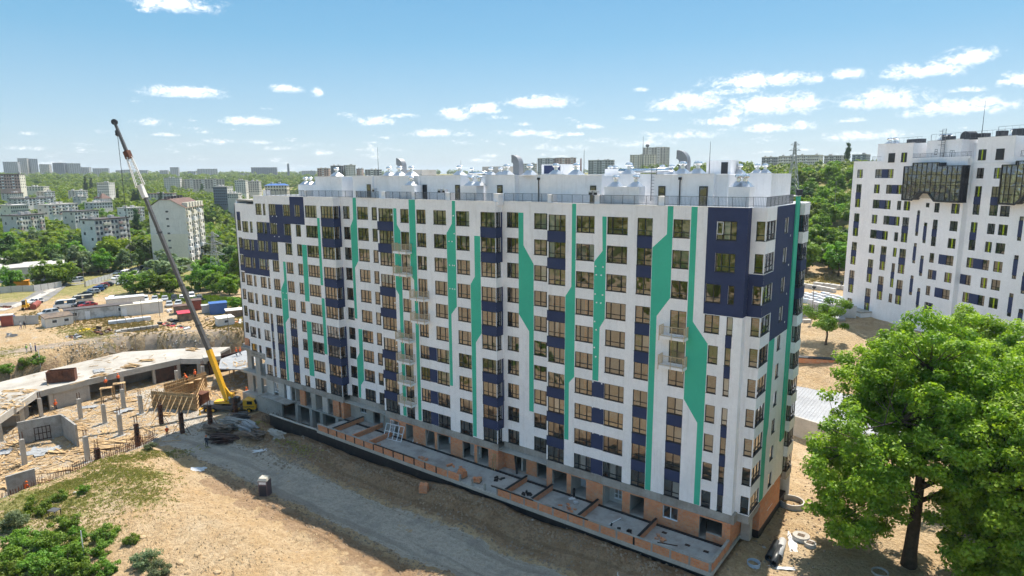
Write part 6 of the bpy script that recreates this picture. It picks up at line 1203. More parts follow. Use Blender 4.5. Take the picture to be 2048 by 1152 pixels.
# ------------------------------------------------------------------ yard, cars, sheds and the town behind
strip('road', [far(-260, 640, 232)[:2], far(60, 590, 226)[:2], on(110, 572)[:2], on(165, 566)[:2], on(215, 566)[:2], on(262, 556)[:2], on(280, 536)[:2], far(305, 520, 300)[:2]], [7, 6], 'asphalt', .08, 2.0, 'grey road bending away behind the yard')
strip('footpath', [on(0, 622)[:2], on(55, 604)[:2], on(92, 586)[:2], on(118, 574)[:2]], 2.4, 'concrete_light', .10, 2.0, 'pale concrete path across dry grass at the left edge')
strip('dirt_track', [on(-40, 712)[:2], on(90, 694)[:2], on(250, 674)[:2], on(480, 658)[:2]], 4.2, 'rubble_mat', .06, 2.0, 'pale dirt track along the top of the bank')['kind'] = 'structure'
def car_proto(kind, paint):
    'low body lofted from stations along x; nose at +x'
    L_ = {'sedan': 4.5, 'hatch': 4.0, 'van': 5.4, 'minivan': 4.7, 'suv': 4.6}[kind]; W_ = 1.78 if kind != 'van' else 2.0
    if kind == 'van': belt, roof = 1.25, 2.35; cab = [(-.5, .98), (-.46, 1.0), (.22, 1.0), (.33, .92), (.43, .40)]
    elif kind == 'minivan': belt, roof = 1.0, 1.72; cab = [(-.5, .80), (-.44, 1.0), (.12, 1.0), (.22, .9), (.36, .12)]
    elif kind == 'suv': belt, roof = 1.0, 1.68; cab = [(-.49, .35), (-.42, .96), (.06, 1.0), (.12, .95), (.25, .06)]
    elif kind == 'hatch': belt, roof = .92, 1.47; cab = [(-.49, .2), (-.40, .93), (.05, 1.0), (.10, .96), (.27, .06)]
    else: belt, roof = .90, 1.44; cab = [(-.40, .06), (-.24, .92), (.0, 1.0), (.08, .95), (.25, .06)]
    root = thing('parked_car', 'x', 'car'); b = MB(); st = [(-.5, .45, .82 * belt, .88), (-.47, .28, .97 * belt, .97), (-.3, .22, belt, 1), (.25, .22, belt, 1), (.42, .24, (.93 if kind != 'van' else .95) * belt, .98), (.48, .30, .80 * belt, .92), (.5, .42, .66 * belt, .84)]
    rows = []
    for x, zb, zt, w in st:
        hw = W_ / 2 * w; rows.append([(x * L_, -hw * .92, zb), (x * L_, -hw, (zb + zt) / 2), (x * L_, -hw * .94, zt), (x * L_, hw * .94, zt), (x * L_, hw, (zb + zt) / 2), (x * L_, hw * .92, zb)])
    vs = [p for r_ in rows for p in r_]; fs = [(i * 6 + k, i * 6 + (k + 1) % 6, (i + 1) * 6 + (k + 1) % 6, (i + 1) * 6 + k) for i in range(len(rows) - 1) for k in range(6)] + [tuple(range(5, -1, -1)), tuple(len(vs) - 6 + k for k in range(6))]
    b.add(vs, fs); hb, hr = W_ / 2 * .90, W_ / 2 * .72; o = len(b.v); n = len(cab)
    for x, t in cab: z = belt - .02 + (roof - belt) * t; hw = hb + (hr - hb) * t; b.v += [(x * L_, -hw, z), (x * L_, hw, z)]
    b.f.append(tuple(o + i * 2 for i in range(n))); b.f.append(tuple(o + i * 2 + 1 for i in range(n - 1, -1, -1))); b.m += [0, 0]
    for i in range(n - 1): b.f.append((o + i * 2, o + i * 2 + 1, o + i * 2 + 3, o + i * 2 + 2)); b.m.append(0)
    body = b.build('body', paint, root); g = MB()
    def zc(x): return np.interp(x, [c[0] for c in cab], [c[1] for c in cab])
    for sgn in (-1, 1):
        ends = (cab[0][0] + .04, cab[-1][0] - .03); xs_ = np.linspace(*ends, 8); top = []; bot = []
        for x in xs_:
            t1 = max(.12, zc(x) - .12); z1 = belt + (roof - belt) * t1; hw1 = hb + (hr - hb) * t1 + .012; top.append((x * L_, sgn * hw1, z1)); bot.append((x * L_, sgn * (hb + .006), belt + .04))
        for i in range(7):
            if i == 3: continue
            g.quad(bot[i], bot[i + 1], top[i + 1], top[i])
    (x0, t0), (x1, t1) = cab[-2], cab[-1]
    for (xa, ta), (xb, tb) in (((x0, t0), (x1, t1)), ((cab[1][0], cab[1][1]), (cab[0][0], cab[0][1]))):
        q = []
        for s in (.12, .92): x = xa + (xb - xa) * s; t = ta + (tb - ta) * s; z = belt - .02 + (roof - belt) * t + .015; hw = (hb + (hr - hb) * t) * .92; q.append(((x + (.004 if xb > xa else -.004)) * L_, hw, z))
        g.quad((q[0][0], -q[0][1], q[0][2]), (q[1][0], -q[1][1], q[1][2]), (q[1][0], q[1][1], q[1][2]), (q[0][0], q[0][1], q[0][2]))
    g.build('windows', 'car_glass', root)
    for x in (-.31, .31):
        for y in (-W_ / 2 + .1, W_ / 2 - .1): MB().tube([(x * L_, y - .11, .32), (x * L_, y + .11, .32)], .33, 12).build('wheel', 'tyre', root)
    MB().box(L_ / 2 - .12, L_ / 2 - .02, -W_ / 2 + .12, -W_ / 2 + .45, belt * .62, belt * .76).build('headlight', 'pvc', root); MB().box(L_ / 2 - .12, L_ / 2 - .02, W_ / 2 - .45, W_ / 2 - .12, belt * .62, belt * .76).build('headlight', 'pvc', root)
    return root
CARS = [(71, 607, 'hatch', 'car_white', 205, 'white hatchback on the bare ground beside the pale path'), (165, 606, 'van', 'car_beige', 178, 'beige van at the end of the parked row'), (131, 616, 'van', 'car_white', 170, 'white van behind the long grey site cabin'),
    (172, 592, 'sedan', 'car_black', 165, 'black car just behind the beige van'), (186, 587, 'hatch', 'car_silver', 165, 'silver car second behind the beige van'), (192, 583, 'suv', 'car_blue', 165, 'bright blue car in the receding parked row'), (200, 578, 'sedan', 'car_grey', 165, 'grey car next to the bright blue one'), (205, 575, 'hatch', 'car_red', 165, 'red car in the receding parked row'), (213, 572, 'sedan', 'car_dark', 165, 'dark car at the far end of the receding row'),
    (152, 564, 'minivan', 'car_silver', 200, 'silver minivan by the utility pole on the road'), (251, 552, 'van', 'car_white', 235, 'white van driving down the road between trees'), (234, 559, 'hatch', 'car_white', 215, 'white car following the road ahead of the van'), (246, 569, 'sedan', 'car_silver', 200, 'silver car at the road bend'), (271, 544, 'sedan', 'car_beige', 240, 'beige car on the road behind the white van'), (219, 546, 'sedan', 'car_dark', 200, 'dark car parked beyond the roadside fence'), (285, 540, 'suv', 'car_black', 245, 'black car farthest along the tree-lined road'), (267, 523, 'sedan', 'car_white', 240, 'white car glimpsed among trees near the tower'), (233, 519, 'sedan', 'car_white', 230, 'white car parked under trees above the road'),
    (223, 604, 'suv', 'car_white', 250, 'white car, leftmost in the front parking row'), (237, 603, 'hatch', 'car_silver', 250, 'silver car, second in the front parking row'), (255, 600, 'sedan', 'car_grey', 250, 'grey car, third in the front parking row'), (291, 603, 'suv', 'car_white', 255, 'tall white car left of centre in the parking row'), (310, 602, 'hatch', 'car_silver', 255, 'silver car with dark windows, in the middle of the parking row'), (330, 601, 'sedan', 'car_silver', 255, 'pale silver sedan in the parking row'), (349, 601, 'suv', 'car_black', 255, 'black car in the parking row before the reeds'), (365, 600, 'hatch', 'car_white', 255, 'white hatchback beside the crane boom'), (384, 596, 'suv', 'car_white', 255, 'white car at the right end of the parking row'), (399, 600, 'hatch', 'car_grey', 250, 'grey car farthest right in the parking row'), (394, 605, 'sedan', 'car_black', 190, 'black sedan parked crosswise at the right end'), (339, 613, 'hatch', 'car_silver', 255, 'silver car behind the white container'), (357, 611, 'hatch', 'car_silver', 250, 'silver car beside the red-roofed shed'), (176, 614, 'sedan', 'car_red', 190, 'dark red car behind the grey site cabin'), (163, 613, 'sedan', 'car_black', 190, 'black car behind the left end of the site cabin'),
    (97, 631, 'suv', 'car_silver', 200, 'silver car behind the small flat-roofed shed'), (8, 640, 'sedan', 'car_blue', 190, 'blue car at the left edge of the yard'), (375, 560, 'sedan', 'car_black', 250, 'black car half hidden by trees under the tower'), (1690, 529, 'minivan', 'car_white', 160, 'white van on the track behind the right-hand block')]
_cp = {}
for px, py, k, paint, deg, lb in CARS:
    p = on(px, py) if py > 535 or px > 1600 else far(px, py, 290); p = np.array([p[0], p[1], hz(p[0], p[1])])
    if (k, paint) in _cp: dup(_cp[(k, paint)], tuple(p), R(deg + (80 if px < 600 else 0)), lb, 'cars parked around the yard')
    else: t = car_proto(k, paint); t.location = tuple(p); t.rotation_euler = (0, 0, R(deg + (80 if px < 600 else 0))); t['label'] = lb; t['group'] = 'cars parked around the yard'; _cp[(k, paint)] = t
def shed(px, py, w, d, h, rz, wall, roof, lb, pitch=0.0, name='site_cabin', cat='cabin', wins=(), door=None, over=.15):
    p = on(px, py); t = thing(name, lb, cat, (p[0], p[1], p[2] - .1), R(rz)); MB().box(-w / 2, w / 2, -d / 2, d / 2, 0, h).build('wall', wall, t)
    MB().add([(-w / 2 - over, -d / 2 - over, h), (w / 2 + over, -d / 2 - over, h), (w / 2 + over, d / 2 + over, h + pitch), (-w / 2 - over, d / 2 + over, h + pitch), (-w / 2 - over, -d / 2 - over, h + .15), (w / 2 + over, -d / 2 - over, h + .15), (w / 2 + over, d / 2 + over, h + pitch + .15), (-w / 2 - over, d / 2 + over, h + pitch + .15)], [(0, 3, 2, 1), (4, 5, 6, 7), (0, 1, 5, 4), (1, 2, 6, 5), (2, 3, 7, 6), (3, 0, 4, 7)]).build('roof', roof, t)
    for x in wins:
        o = MB().box(x - .55, x + .55, -d / 2 - .05, -d / 2 + .01, h * .45, h * .8).build('window', 'pvc', t); MB().box(x - .45, x + .45, -d / 2 - .06, -d / 2 - .05, h * .48, h * .77).build('pane', 'win_far', o)
    if door is not None: MB().box(door - .5, door + .5, -d / 2 - .05, -d / 2 + .01, .05, h * .78).build('door', 'pvc', t); 
    return t
FACE = 66
shed(200, 634, 14.5, 3.0, 2.8, FACE + 8, 'cabin', 'roof_dark', 'long weathered grey site cabin with two small windows', .0, wins=(-5.2, 4.4), door=-2.6); shed(284, 628, 9.4, 3.0, 3.0, FACE + 8, 'cabin_white', 'panel_d', 'long white container cabin beside the grey one', wins=(), door=-4.0); shed(252, 612, 9, 3.2, 2.6, FACE + 6, 'cabin_white', 'sheet_white', 'pale shed with a white metal roof behind the cabins')
shed(116, 650, 5.6, 3.4, 2.2, FACE + 20, 'cabin_white', 'old_timber', 'small white shed with a sagging brown roof', .5, wins=(-1, 1.4)); shed(16, 651, 2.2, 2, 2.6, FACE, 'red_metal', 'roof_grey', 'small red kiosk at the left edge of the yard'); shed(437, 626, 4.0, 3.2, 2.8, FACE, 'blue_metal', 'blue_metal', 'bright blue metal container'); shed(412, 625, 1.8, 1.8, 2.0, FACE, 'fence_grey', 'fence_grey', 'small grey cabinet beside the blue container', name='grey_cabinet', cat='cabinet'); shed(367, 626, 4.4, 2.6, 2.1, FACE, 'old_timber', 'roof_red', 'open shed with a red roof by the parked cars'); shed(390, 620, 3.2, 3, 2.8, FACE, 'red_metal', 'roof_red', 'dark red shed beside the crane boom'); shed(372, 640, 3.4, 2.4, 1.9, FACE + 6, 'old_timber', 'plastic_red', 'small stall under a pink canopy', .3); shed(450, 650, 3.6, 2.6, 1.9, FACE + 12, 'cabin_white', 'cabin_white', 'little white hut near the block', .2, wins=(0,)); shed(474, 632, 5, 3, 1.8, FACE, 'old_timber', 'cabin_white', 'lean-to with a pale roof close to the block')
def fence(pts, h, m, lb, name='panel_fence', post='pole', gap=.0, pl=2.4):
    q0 = on(*pts[0]); t = thing(name, lb, 'fence', tuple(q0)); o = Vector(q0)
    for a, b in zip(pts, pts[1:]):
        a, b = Vector(on(*a)), Vector(on(*b)); n = max(1, int((b - a).length / pl))
        for i in range(n):
            p, q = a.lerp(b, i / n), a.lerp(b, (i + 1) / n); p.z = hz(p.x, p.y); q.z = hz(q.x, q.y)
            MB().bar(p + Vector((0, 0, h / 2)), q + Vector((0, 0, h / 2)), .06, h * .98).build('panel', m, t, -o); MB().bar(p, p + Vector((0, 0, h + .1)), .12).build('post', post, t, -o)
fence([(28, 651), (78, 648)], 2.2, 'fence_grey', 'grey sheet-metal fence beside the small shed'); fence([(172, 574), (226, 556)], 1.8, 'fence_grey', 'pale railing fence along the road'); fence([(0, 587), (68, 583), (124, 574)], 2.0, 'panel_c', 'grey concrete fence in front of the low warehouse')
fence([(1604, 635), (1650, 633), (1712, 637)], 2.6, 'fence_grey', 'high grey hoarding beside the right-hand block', pl=2.0)
for a, b, lb, mm in (((975, 590), (1100, 570), 'long white pallet stack beside the track', 'sheet_white'),): 
    p = on(260, 645); t = thing('pallet_stack', lb, 'pallets', tuple(p), R(FACE + 8)); 
    for i in range(5): MB().box(-4.4 + i * 1.8, -2.75 + i * 1.8, -.7, .7, 0, .95).build('bale', mm, t)
p = on(280, 661); t = thing('block_stack', 'row of grey concrete blocks among the weeds', 'blocks', tuple(p), R(FACE + 10))
for i in range(6): MB().box(-3.6 + i * 1.25, -2.45 + i * 1.25, -.5, .5, 0, .8).build('block', 'concrete', t)
def junk(px, py, n, s, cols, lb, cat='scrap heap', name='scrap_heap', spread=1.6):
    p = on(px, py); t = thing(name, lb, cat, (p[0], p[1], p[2]))
    for i in range(n):
        o = MB().box(-.5, .5, -.3, .3, 0, .35).build('piece', rng.choice(cols), t, (rng.gauss(0, spread), rng.gauss(0, spread * .5), 0)); o.rotation_euler = (rng.uniform(-.25, .25), rng.uniform(-.25, .25), rng.uniform(0, 3.1)); f = s * rng.uniform(.5, 1.5); o.scale = (f, f * rng.uniform(.4, 1.3), f * rng.uniform(.4, 1.5))
junk(172, 661, 8, .9, ('plastic_yellow',), 'heap of yellow bags among the weeds'); junk(200, 664, 18, .9, ('rubble_mat', 'old_timber', 'rust', 'form_dark'), 'dark scrap heap beside the yellow bags'); junk(145, 674, 12, 1.0, ('crane_grey', 'rust', 'tarp'), 'low pile of metal panels at the top of the bank'); junk(235, 664, 10, .9, ('concrete', 'tarp', 'rubble_mat'), 'pile of rubble sacks in dry grass'); junk(335, 650, 16, .9, ('plastic_red', 'pipe_dark', 'rubble_mat'), 'red and grey junk heap near the stall'); junk(362, 655, 14, .9, ('plastic_red', 'pvc', 'old_timber', 'tarp'), 'colourful junk heap beside the crane boom'); junk(345, 643, 10, .8, ('pipe_dark', 'form_dark'), 'heap of dark tyres and pipes by the stall'); junk(445, 640, 10, .9, ('brick', 'old_timber', 'timber'), 'heap of bricks and boards beside the hut'); junk(466, 645, 12, .9, ('timber', 'brick', 'cabin_white'), 'timber and bricks dumped close to the block'); junk(340, 624, 10, .8, ('pvc', 'tarp', 'rubble_mat'), 'rubbish heap behind the white container'); junk(20, 671, 6, .9, ('concrete_light', 'tarp'), 'white slab and rubble on the sand at the left edge'); junk(15, 615, 10, .9, ('rust', 'red_metal'), 'rusty scrap metal on the dry grass')
junk(410, 640, 8, .7, ('rubble_mat', 'concrete'), 'grey rubble strewn behind the crane boom')
p = on(72, 615); t = thing('steel_pipe', 'large rusty red steel pipe lying in the yard', 'pipe', (p[0], p[1], p[2]), R(-28)); MB().tube([(-3.2, 0, .75), (3.2, 0, .75)], .75, 16).build('pipe', 'red_metal', t)
p = on(52, 619); t = thing('mini_excavator', 'small yellow excavator beside the rusty pipe', 'excavator', (p[0], p[1], p[2]), R(-20)); MB().box(-1.2, 1.2, -.9, -.45, 0, .6).build('track', 'tyre', t); MB().box(-1.2, 1.2, .45, .9, 0, .6).build('track', 'tyre', t); MB().box(-1.2, .7, -.8, .8, .65, 1.4).build('body', 'crane_yellow', t); MB().box(-.3, .7, -.7, .1, 1.4, 2.5).build('cab', 'car_glass', t); MB().bar((.6, .4, 1.2), (2.2, .4, 3.0), .28).build('boom', 'crane_yellow', t); MB().bar((2.2, .4, 3.0), (3.2, .4, .9), .22).build('arm', 'crane_yellow', t); MB().box(2.9, 3.5, .05, .75, .4, .95).build('bucket', 'rust', t)
shed(48, 560, 24, 11, 5.0, FACE + 4, 'panel_c', 'roof_grey', 'low grey warehouse with a flat roof at the far left of the yard', .6, 'warehouse', 'warehouse'); shed(92, 527, 6, 5, 5.0, FACE - 10, 'panel_a', 'roof_grey', 'small house with a grey pitched roof among the trees', 1.6, 'small_house', 'house'); shed(90, 535, 12, 5, 2.4, FACE, 'panel_a', 'roof_red', 'low brown-roofed shed beside the small house', .3, 'roadside_shed', 'shed'); shed(2, 545, 10, 9, 5, FACE, 'panel_d', 'roof_grey', 'pale building cut off by the left edge', .3, 'small_house', 'house'); shed(44, 572, 4, 2, 1.8, FACE, 'orange', 'orange', 'orange skip behind the concrete fence', 0, 'skip', 'skip')
# ---------------------------------------------------------------- right side: deck, walls, stores
dkr = thing('parking_deck', 'grey ribbed metal deck on a concrete retaining wall behind the end of the block', 'deck', (-16, 48, -4.2)); o = Vector(dkr.location); Dp = [(-21.5, 36.3), (-12.5, 33.8), (-3, 40), (-8, 60), (-24.6, 64.5), (-30, 62)]
MB().prism(Dp, -1.3, -1.0).build('deck_slab', 'metal_deck', dkr, -o); me = MB()
for i in range(44): x = -24.5 + i * .48; me.box(x - .03, x + .03, 37.5 + max(0, (x + 12) * .6) if x > -12 else 36.6, 61.5 if x > -22 else 60, -.998, -.96)
me.build('ribs', 'metal_deck', dkr, -o)['kind'] = 'stuff'
MB().prism([(-21.6, 36.2), (-12.5, 33.7), (-12.45, 34.0), (-21.5, 36.5)], -4.6, -.9).build('retaining_wall', 'concrete_light', dkr, -o); MB().prism([(-12.5, 33.7), (-3, 39.9), (-3.2, 40.2), (-12.5, 34.05)], -4.6, -.9).build('retaining_wall', 'concrete_light', dkr, -o)
shed(1612, 724, 15, 1.0, .9, 20, 'brick', 'bitumen', 'low brick wall under a dark membrane behind the ribbed deck', 0, 'brick_wall', 'wall')
k = 0
p = on(1652, 607); t = thing('block_pallets', 'rows of white-wrapped block pallets behind the hoarding', 'pallets', tuple(p), R(-42))
for i in range(11):
    for j in range(5): MB().box(-.55, .55, -.5, .5, 0, 1.0 + .1 * ((i + j) % 2)).build('pallet', 'sheet_white' if (i * 3 + j) % 4 else 'tub_blue', t, (-8 + i * 1.6, -4 + j * 2.3 + rng.uniform(-.15, .15), 0), rot=rng.uniform(-.06, .06))
for i, (px, py, n, lb) in enumerate(((1640, 581, 7, 'row of grey-green block stacks on the bare ground'), (1665, 577, 6, 'second row of grey-green block stacks'))):
    p = on(px, py); t = thing('block_stack', lb, 'blocks', tuple(p), R(-28 + i * 14))
    for j in range(n): MB().box(-.6, .6, -.6, .6, 0, 1.1).build('block', 'panel_c', t, ((j - n / 2) * 1.4, rng.uniform(-.3, .3), 0))
p = on(1683, 573); single(MB().tube([(p[0] - .2, p[1], p[2] + .7), (p[0] + .2, p[1], p[2] + .7)], .75, 16), 'tyre', 'tyre', 'big dark tyre standing beside the block stacks', 'tyre')
for px, py, w, m_, lb in ((1612, 645, 1.6, 'plaster_in', 'pale crate leaning by the hoarding'), (1635, 638, 1.8, 'timber', 'timber pallet on the ground before the hoarding'), (1652, 640, 2.0, 'tub_blue', 'pale blue panel stack before the hoarding'), (1665, 640, 4.0, 'tarp', 'grey tarpaulin-covered heap before the hoarding'), (1655, 632, 1.2, 'red_metal', 'small red bundle against the hoarding')): stack(px, py, 2, w, w * .6, rng.uniform(0, 2), lb, (m_,), 'material_stack', 'stack', .35)
p = on(1623, 642); t = thing('street_lamp', 'dark lamp post in front of the hoarding', 'lamp', tuple(p)); MB().tube([(0, 0, 0), (0, 0, 6.6)], [.09, .06], 8).build('pole', 'pole', t); MB().lathe([(.1, 6.5), (.38, 6.7), (.32, 7.1), (.08, 7.25)], 12).build('lamp_head', 'dark_metal', t)
for px, py, h, lb in ((170, 575, 9, 'timber utility pole at the road bend'), (303, 535, 9, 'timber utility pole beside the tall tower'), (320, 635, 6, 'thin pole beside the white container'), (274, 712, 5, 'thin pole standing on the garage roof edge'), (152, 650, 6, 'thin pole at the end of the grey cabin'), (285, 638, 5, 'bent thin pole before the white container'), (81, 733, 4, 'white post on the green bank'), (458, 668, 5, 'thin pole near the top of the bank beside the block'), (1669, 400, 18, 'dark pole on the wooded hillside')):
    p = on(px, py) if px < 1000 else far(1669, 412, 270); single(MB().tube([(p[0], p[1], hz(p[0], p[1]) - .2), (p[0], p[1], hz(p[0], p[1]) + h)], [.13, .09] if h > 7 else [.07, .05], 6), 'utility_pole', 'pvc' if 'white post' in lb else 'pole', lb, 'pole')
def pylon(px, d, base, h, w, lb, arms):
    p = far(px, 400, d); t = thing('power_pylon', lb, 'pylon', (p[0], p[1], base), .6); m = MB(); n = 10; wz = lambda f: w * (1 - f) ** 1.3 / 2 + .25
    for k in range(n):
        f0, f1 = k / n, (k + 1) / n; a, b = wz(f0), wz(f1); c0 = [(a, a), (a, -a), (-a, -a), (-a, a)]; c1 = [(b, b), (b, -b), (-b, -b), (-b, b)]
        for i in range(4): m.bar((*c0[i], h * f0), (*c1[i], h * f1), w * .036); m.bar((*c0[i], h * f0), (*c1[(i + 1) % 4], h * f1), w * .02); m.bar((*c0[(i + 1) % 4], h * f0), (*c1[i], h * f1), w * .02)
    m.build('lattice', 'pylon', t)
    for z, l in arms: MB().bar((-l, 0, z), (l, 0, z), .22).bar((-l, 0, z), (0, 0, z + 1.3), .14).bar((l, 0, z), (0, 0, z + 1.3), .14).build('cross_arm', 'pylon', t)
pylon(419, 235, -3.0, 19, 3.2, 'grey lattice power pylon among trees left of the block', ((11.5, 3.6), (15, 3.0), (17.5, 2.2))); pylon(1583, 330, 16, 32, 6.5, 'rusty lattice mast on the hillside right of the block', ((28, 2.5), (30.5, 2.0)))
# ------------------------------------------------------------------ town: each building with walls, roof and windows
FOOT = []
def apt(px0, px1, pyt, pyb, d, yaw, floors, cols, wall, roof, lb, depth=11, side=None, pitch=0.0, cat='apartment block', name='apartment_block', loggia=None, joined=None, low=3.0, w=None, sunk=3):
    depth = depth if yaw != 40 else 8
    'a block whose front is turned yaw degrees from facing the viewer; the photograph gives its left and right edge, top and base'
    pm = (px0 + px1) / 2; c = far(pm, pyb, d); vd = np.array([c[0] - CAM[0], c[1] - CAM[1]]); vd /= np.linalg.norm(vd)
    span = abs(far(px1, pyb, d) - far(px0, pyb, d)); span = math.hypot(span[0], span[1]); y = R(yaw); W = w or max(4, (span - depth * abs(math.sin(y))) / max(.2, math.cos(y)))
    W = W * .8 if yaw == 40 else W; zt = far(pm, pyt, d)[2]; zb = min(c[2], hz(c[0] + vd[0] * depth / 2, c[1] + vd[1] * depth / 2)) - sunk; h = zt - c[2]; dz = c[2] - zb
    rz = math.atan2(vd[1], vd[0]) - math.pi / 2 + y; ctr = c[:2] + vd * (depth / 2 * abs(math.cos(y)) + W / 2 * abs(math.sin(y)))
    t = thing(name, lb, cat, (ctr[0], ctr[1], zb), rz); H_ = zt - zb; FOOT.append((ctr[0], ctr[1], max(W, depth) * .62, d))
    MB().box(-W / 2, W / 2, -depth / 2, depth / 2, 0, H_).build('wall', wall, t)
    if side: MB().box(W / 2 if yaw < 0 else -W / 2 - .08, W / 2 + .08 if yaw < 0 else -W / 2, -depth / 2 + .01, depth / 2 - .01, 0, H_ - .01).build('gable_wall', side, t)
    o = .4
    if pitch: MB().add([(-W / 2 - o, -depth / 2 - o, H_), (W / 2 + o, -depth / 2 - o, H_), (W / 2 + o, depth / 2 + o, H_), (-W / 2 - o, depth / 2 + o, H_), (-W / 2 + depth * .2, 0, H_ + pitch), (W / 2 - depth * .2, 0, H_ + pitch)], [(0, 1, 5, 4), (1, 2, 5), (2, 3, 4, 5), (3, 0, 4), (3, 2, 1, 0)]).build('roof', roof, t)
    else: MB().box(-W / 2 - .25, W / 2 + .25, -depth / 2 - .25, depth / 2 + .25, H_, H_ + .5).build('roof', roof, t)
    fh = h / floors; ww = min(1.7, W / cols * .55); wh = fh * .52; sf = 1 if yaw < 0 else -1; nc2 = max(1, int(depth / 3.2)); far_ = (d > 480) if joined is None else joined
    fm = MB().box(-ww / 2, ww / 2, -.06, .05, 0, wh).mesh('window', 'win_far') if not far_ else None; jm = MB()
    for f in range(floors):
        z = dz + f * fh + fh * .3
        for c_ in range(cols):
            x = -W / 2 + W * (c_ + .5) / cols
            if loggia and c_ in loggia:
                if not far_: MB().box(x - W / cols * .42, x + W / cols * .42, -depth / 2 - .7, -depth / 2 - .003, z - fh * .22, z + fh * .18).build('balcony', rng.choice(('pvc', 'panel_d', 'pink_panel', 'panel_b')), t)
                else: jm.mi(1).box(x - W / cols * .42, x + W / cols * .42, -depth / 2 - .7, -depth / 2, z - fh * .22, z + fh * .18); jm.mi(0)
            if far_: jm.box(x - ww / 2, x + ww / 2, -depth / 2 - .06, -depth / 2, z, z + wh)
            else: link('window', fm, t, (x, -depth / 2, z))
        for c_ in range(nc2):
            y_ = -depth / 2 + depth * (c_ + .5) / nc2; xx = sf * W / 2
            if far_: jm.box(xx - .1, xx + .1, y_ - .6, y_ + .6, z, z + wh)
            elif (c_ + f) % 2 == 0: link('window', fm, t, (xx + sf * .1, y_, z), math.pi / 2)
    if far_: jm.build('window_field', ['win_far', 'pvc'], t)['kind'] = 'stuff'
    for k in range(2 if W < 25 else 4): x = rng.uniform(-W * .4, W * .4); MB().box(x - .8, x + .8, -1, 1, H_ + .5, H_ + 1.6 + pitch * .6).build('roof_box', 'panel_c' if not pitch else wall, t)
    return t
# the nearby tower left of the boom, gable wall toward us
p = far(345, 540, 300); zb = hz(p[0], p[1]) - 2; vd = np.array([p[0] - CAM[0], p[1] - CAM[1]]); vd /= np.linalg.norm(vd)
tw = thing('gabled_tower', 'ten-storey beige tower with a brown gabled roof left of the block', 'tower', (p[0], p[1], zb), math.atan2(vd[1], vd[0]) - math.pi / 2 + R(-17)); zt = far(338, 400, 300)[2] - zb; gw = 6.9; dp = 27; FOOT.append((p[0] + vd[0] * 14, p[1] + vd[1] * 14, 18, 300))
MB().poly_y([(-gw, 0), (gw, 0), (gw, zt - 3.2), (1.5, zt), (-2.5, zt), (-gw, zt - 3)], 0, dp).build('wall', 'cabin_white', tw); MB().box(-gw + .01, gw - .01, -.06, -.001, 0, zt * .55).build('lower_gable_wall', 'panel_d', tw)
MB().add([(-gw - .6, -.5, zt - 3.1), (-2.5, -.5, zt + .25), (1.5, -.5, zt + .25), (gw + .6, -.5, zt - 3.3), (gw + .6, dp + .5, zt - 3.3), (1.5, dp + .5, zt + .25), (-2.5, dp + .5, zt + .25), (-gw - .6, dp + .5, zt - 3.1)], [(0, 7, 6, 1), (1, 6, 5, 2), (2, 5, 4, 3)]).build('roof', 'roof_red', tw)
for i in range(9):
    z = zt - 5 - i * 2.95; MB().box(-.5, .5, -.12, -.06, z, z + .7).build('window', 'win_far', tw)
    for yy in np.arange(1.5, dp - 1, 3.3): MB().box(gw, gw + .08, yy, yy + 1.6, z, z + 1.5).build('window', 'win_far', tw)
    for yy in (0.2, 9, 18): MB().box(gw + .002, gw + 1.0, yy + .2, yy + 3.0, z - .9, z + .5).build('balcony', rng.choice(('pvc', 'panel_d', 'panel_b')), tw)
for yy in np.arange(2, dp, 4.2): MB().box(-1.2, -.2, yy, yy + .8, zt, zt + 1.4).build('chimney', 'roof_dark', tw); MB().box(gw - 1.6, gw + .5, yy, yy + 2.0, zt - 3.2, zt - 1.2).build('dormer', 'panel_d', tw)
apt(156, 274, 440, 484, 320, 40, 4, 9, 'panel_c', 'roof_dark', 'grey four-storey block with pink balconies behind the yellow-green tree', 11, 'panel_b', loggia=(2, 3, 6, 7)); apt(0, 101, 432, 462, 370, 40, 3, 10, 'panel_a', 'roof_dark', 'long cream three-storey block at the left edge', 11, 'panel_c', loggia=(1, 5, 8)); apt(121, 207, 424, 447, 400, 40, 3, 8, 'panel_b', 'roof_dark', 'cream low block behind the grey one', 11, 'panel_a', loggia=(2, 5))
apt(0, 60, 412, 434, 440, 25, 3, 9, 'panel_d', 'roof_grey', 'cream block with a row of square windows, far left', 12); apt(69, 167, 410, 430, 450, 40, 3, 9, 'panel_b', 'roof_grey', 'long block with a pale flat roof', 14, 'panel_c', loggia=(1, 3, 5, 7)); apt(232, 295, 417, 436, 440, 40, 3, 7, 'panel_a', 'roof_grey', 'pale block with a grey roof left of the tower', 12, 'panel_b', loggia=(4, 5)); apt(8, 120, 398, 412, 540, 40, 3, 10, 'panel_b', 'roof_dark', 'long whitish block with pink top edge', 12, 'panel_c', loggia=(2, 5, 8)); apt(165, 232, 406, 418, 510, 40, 2, 7, 'panel_b', 'roof_grey', 'low white block behind the hip-roofed house', 12, 'panel_c')
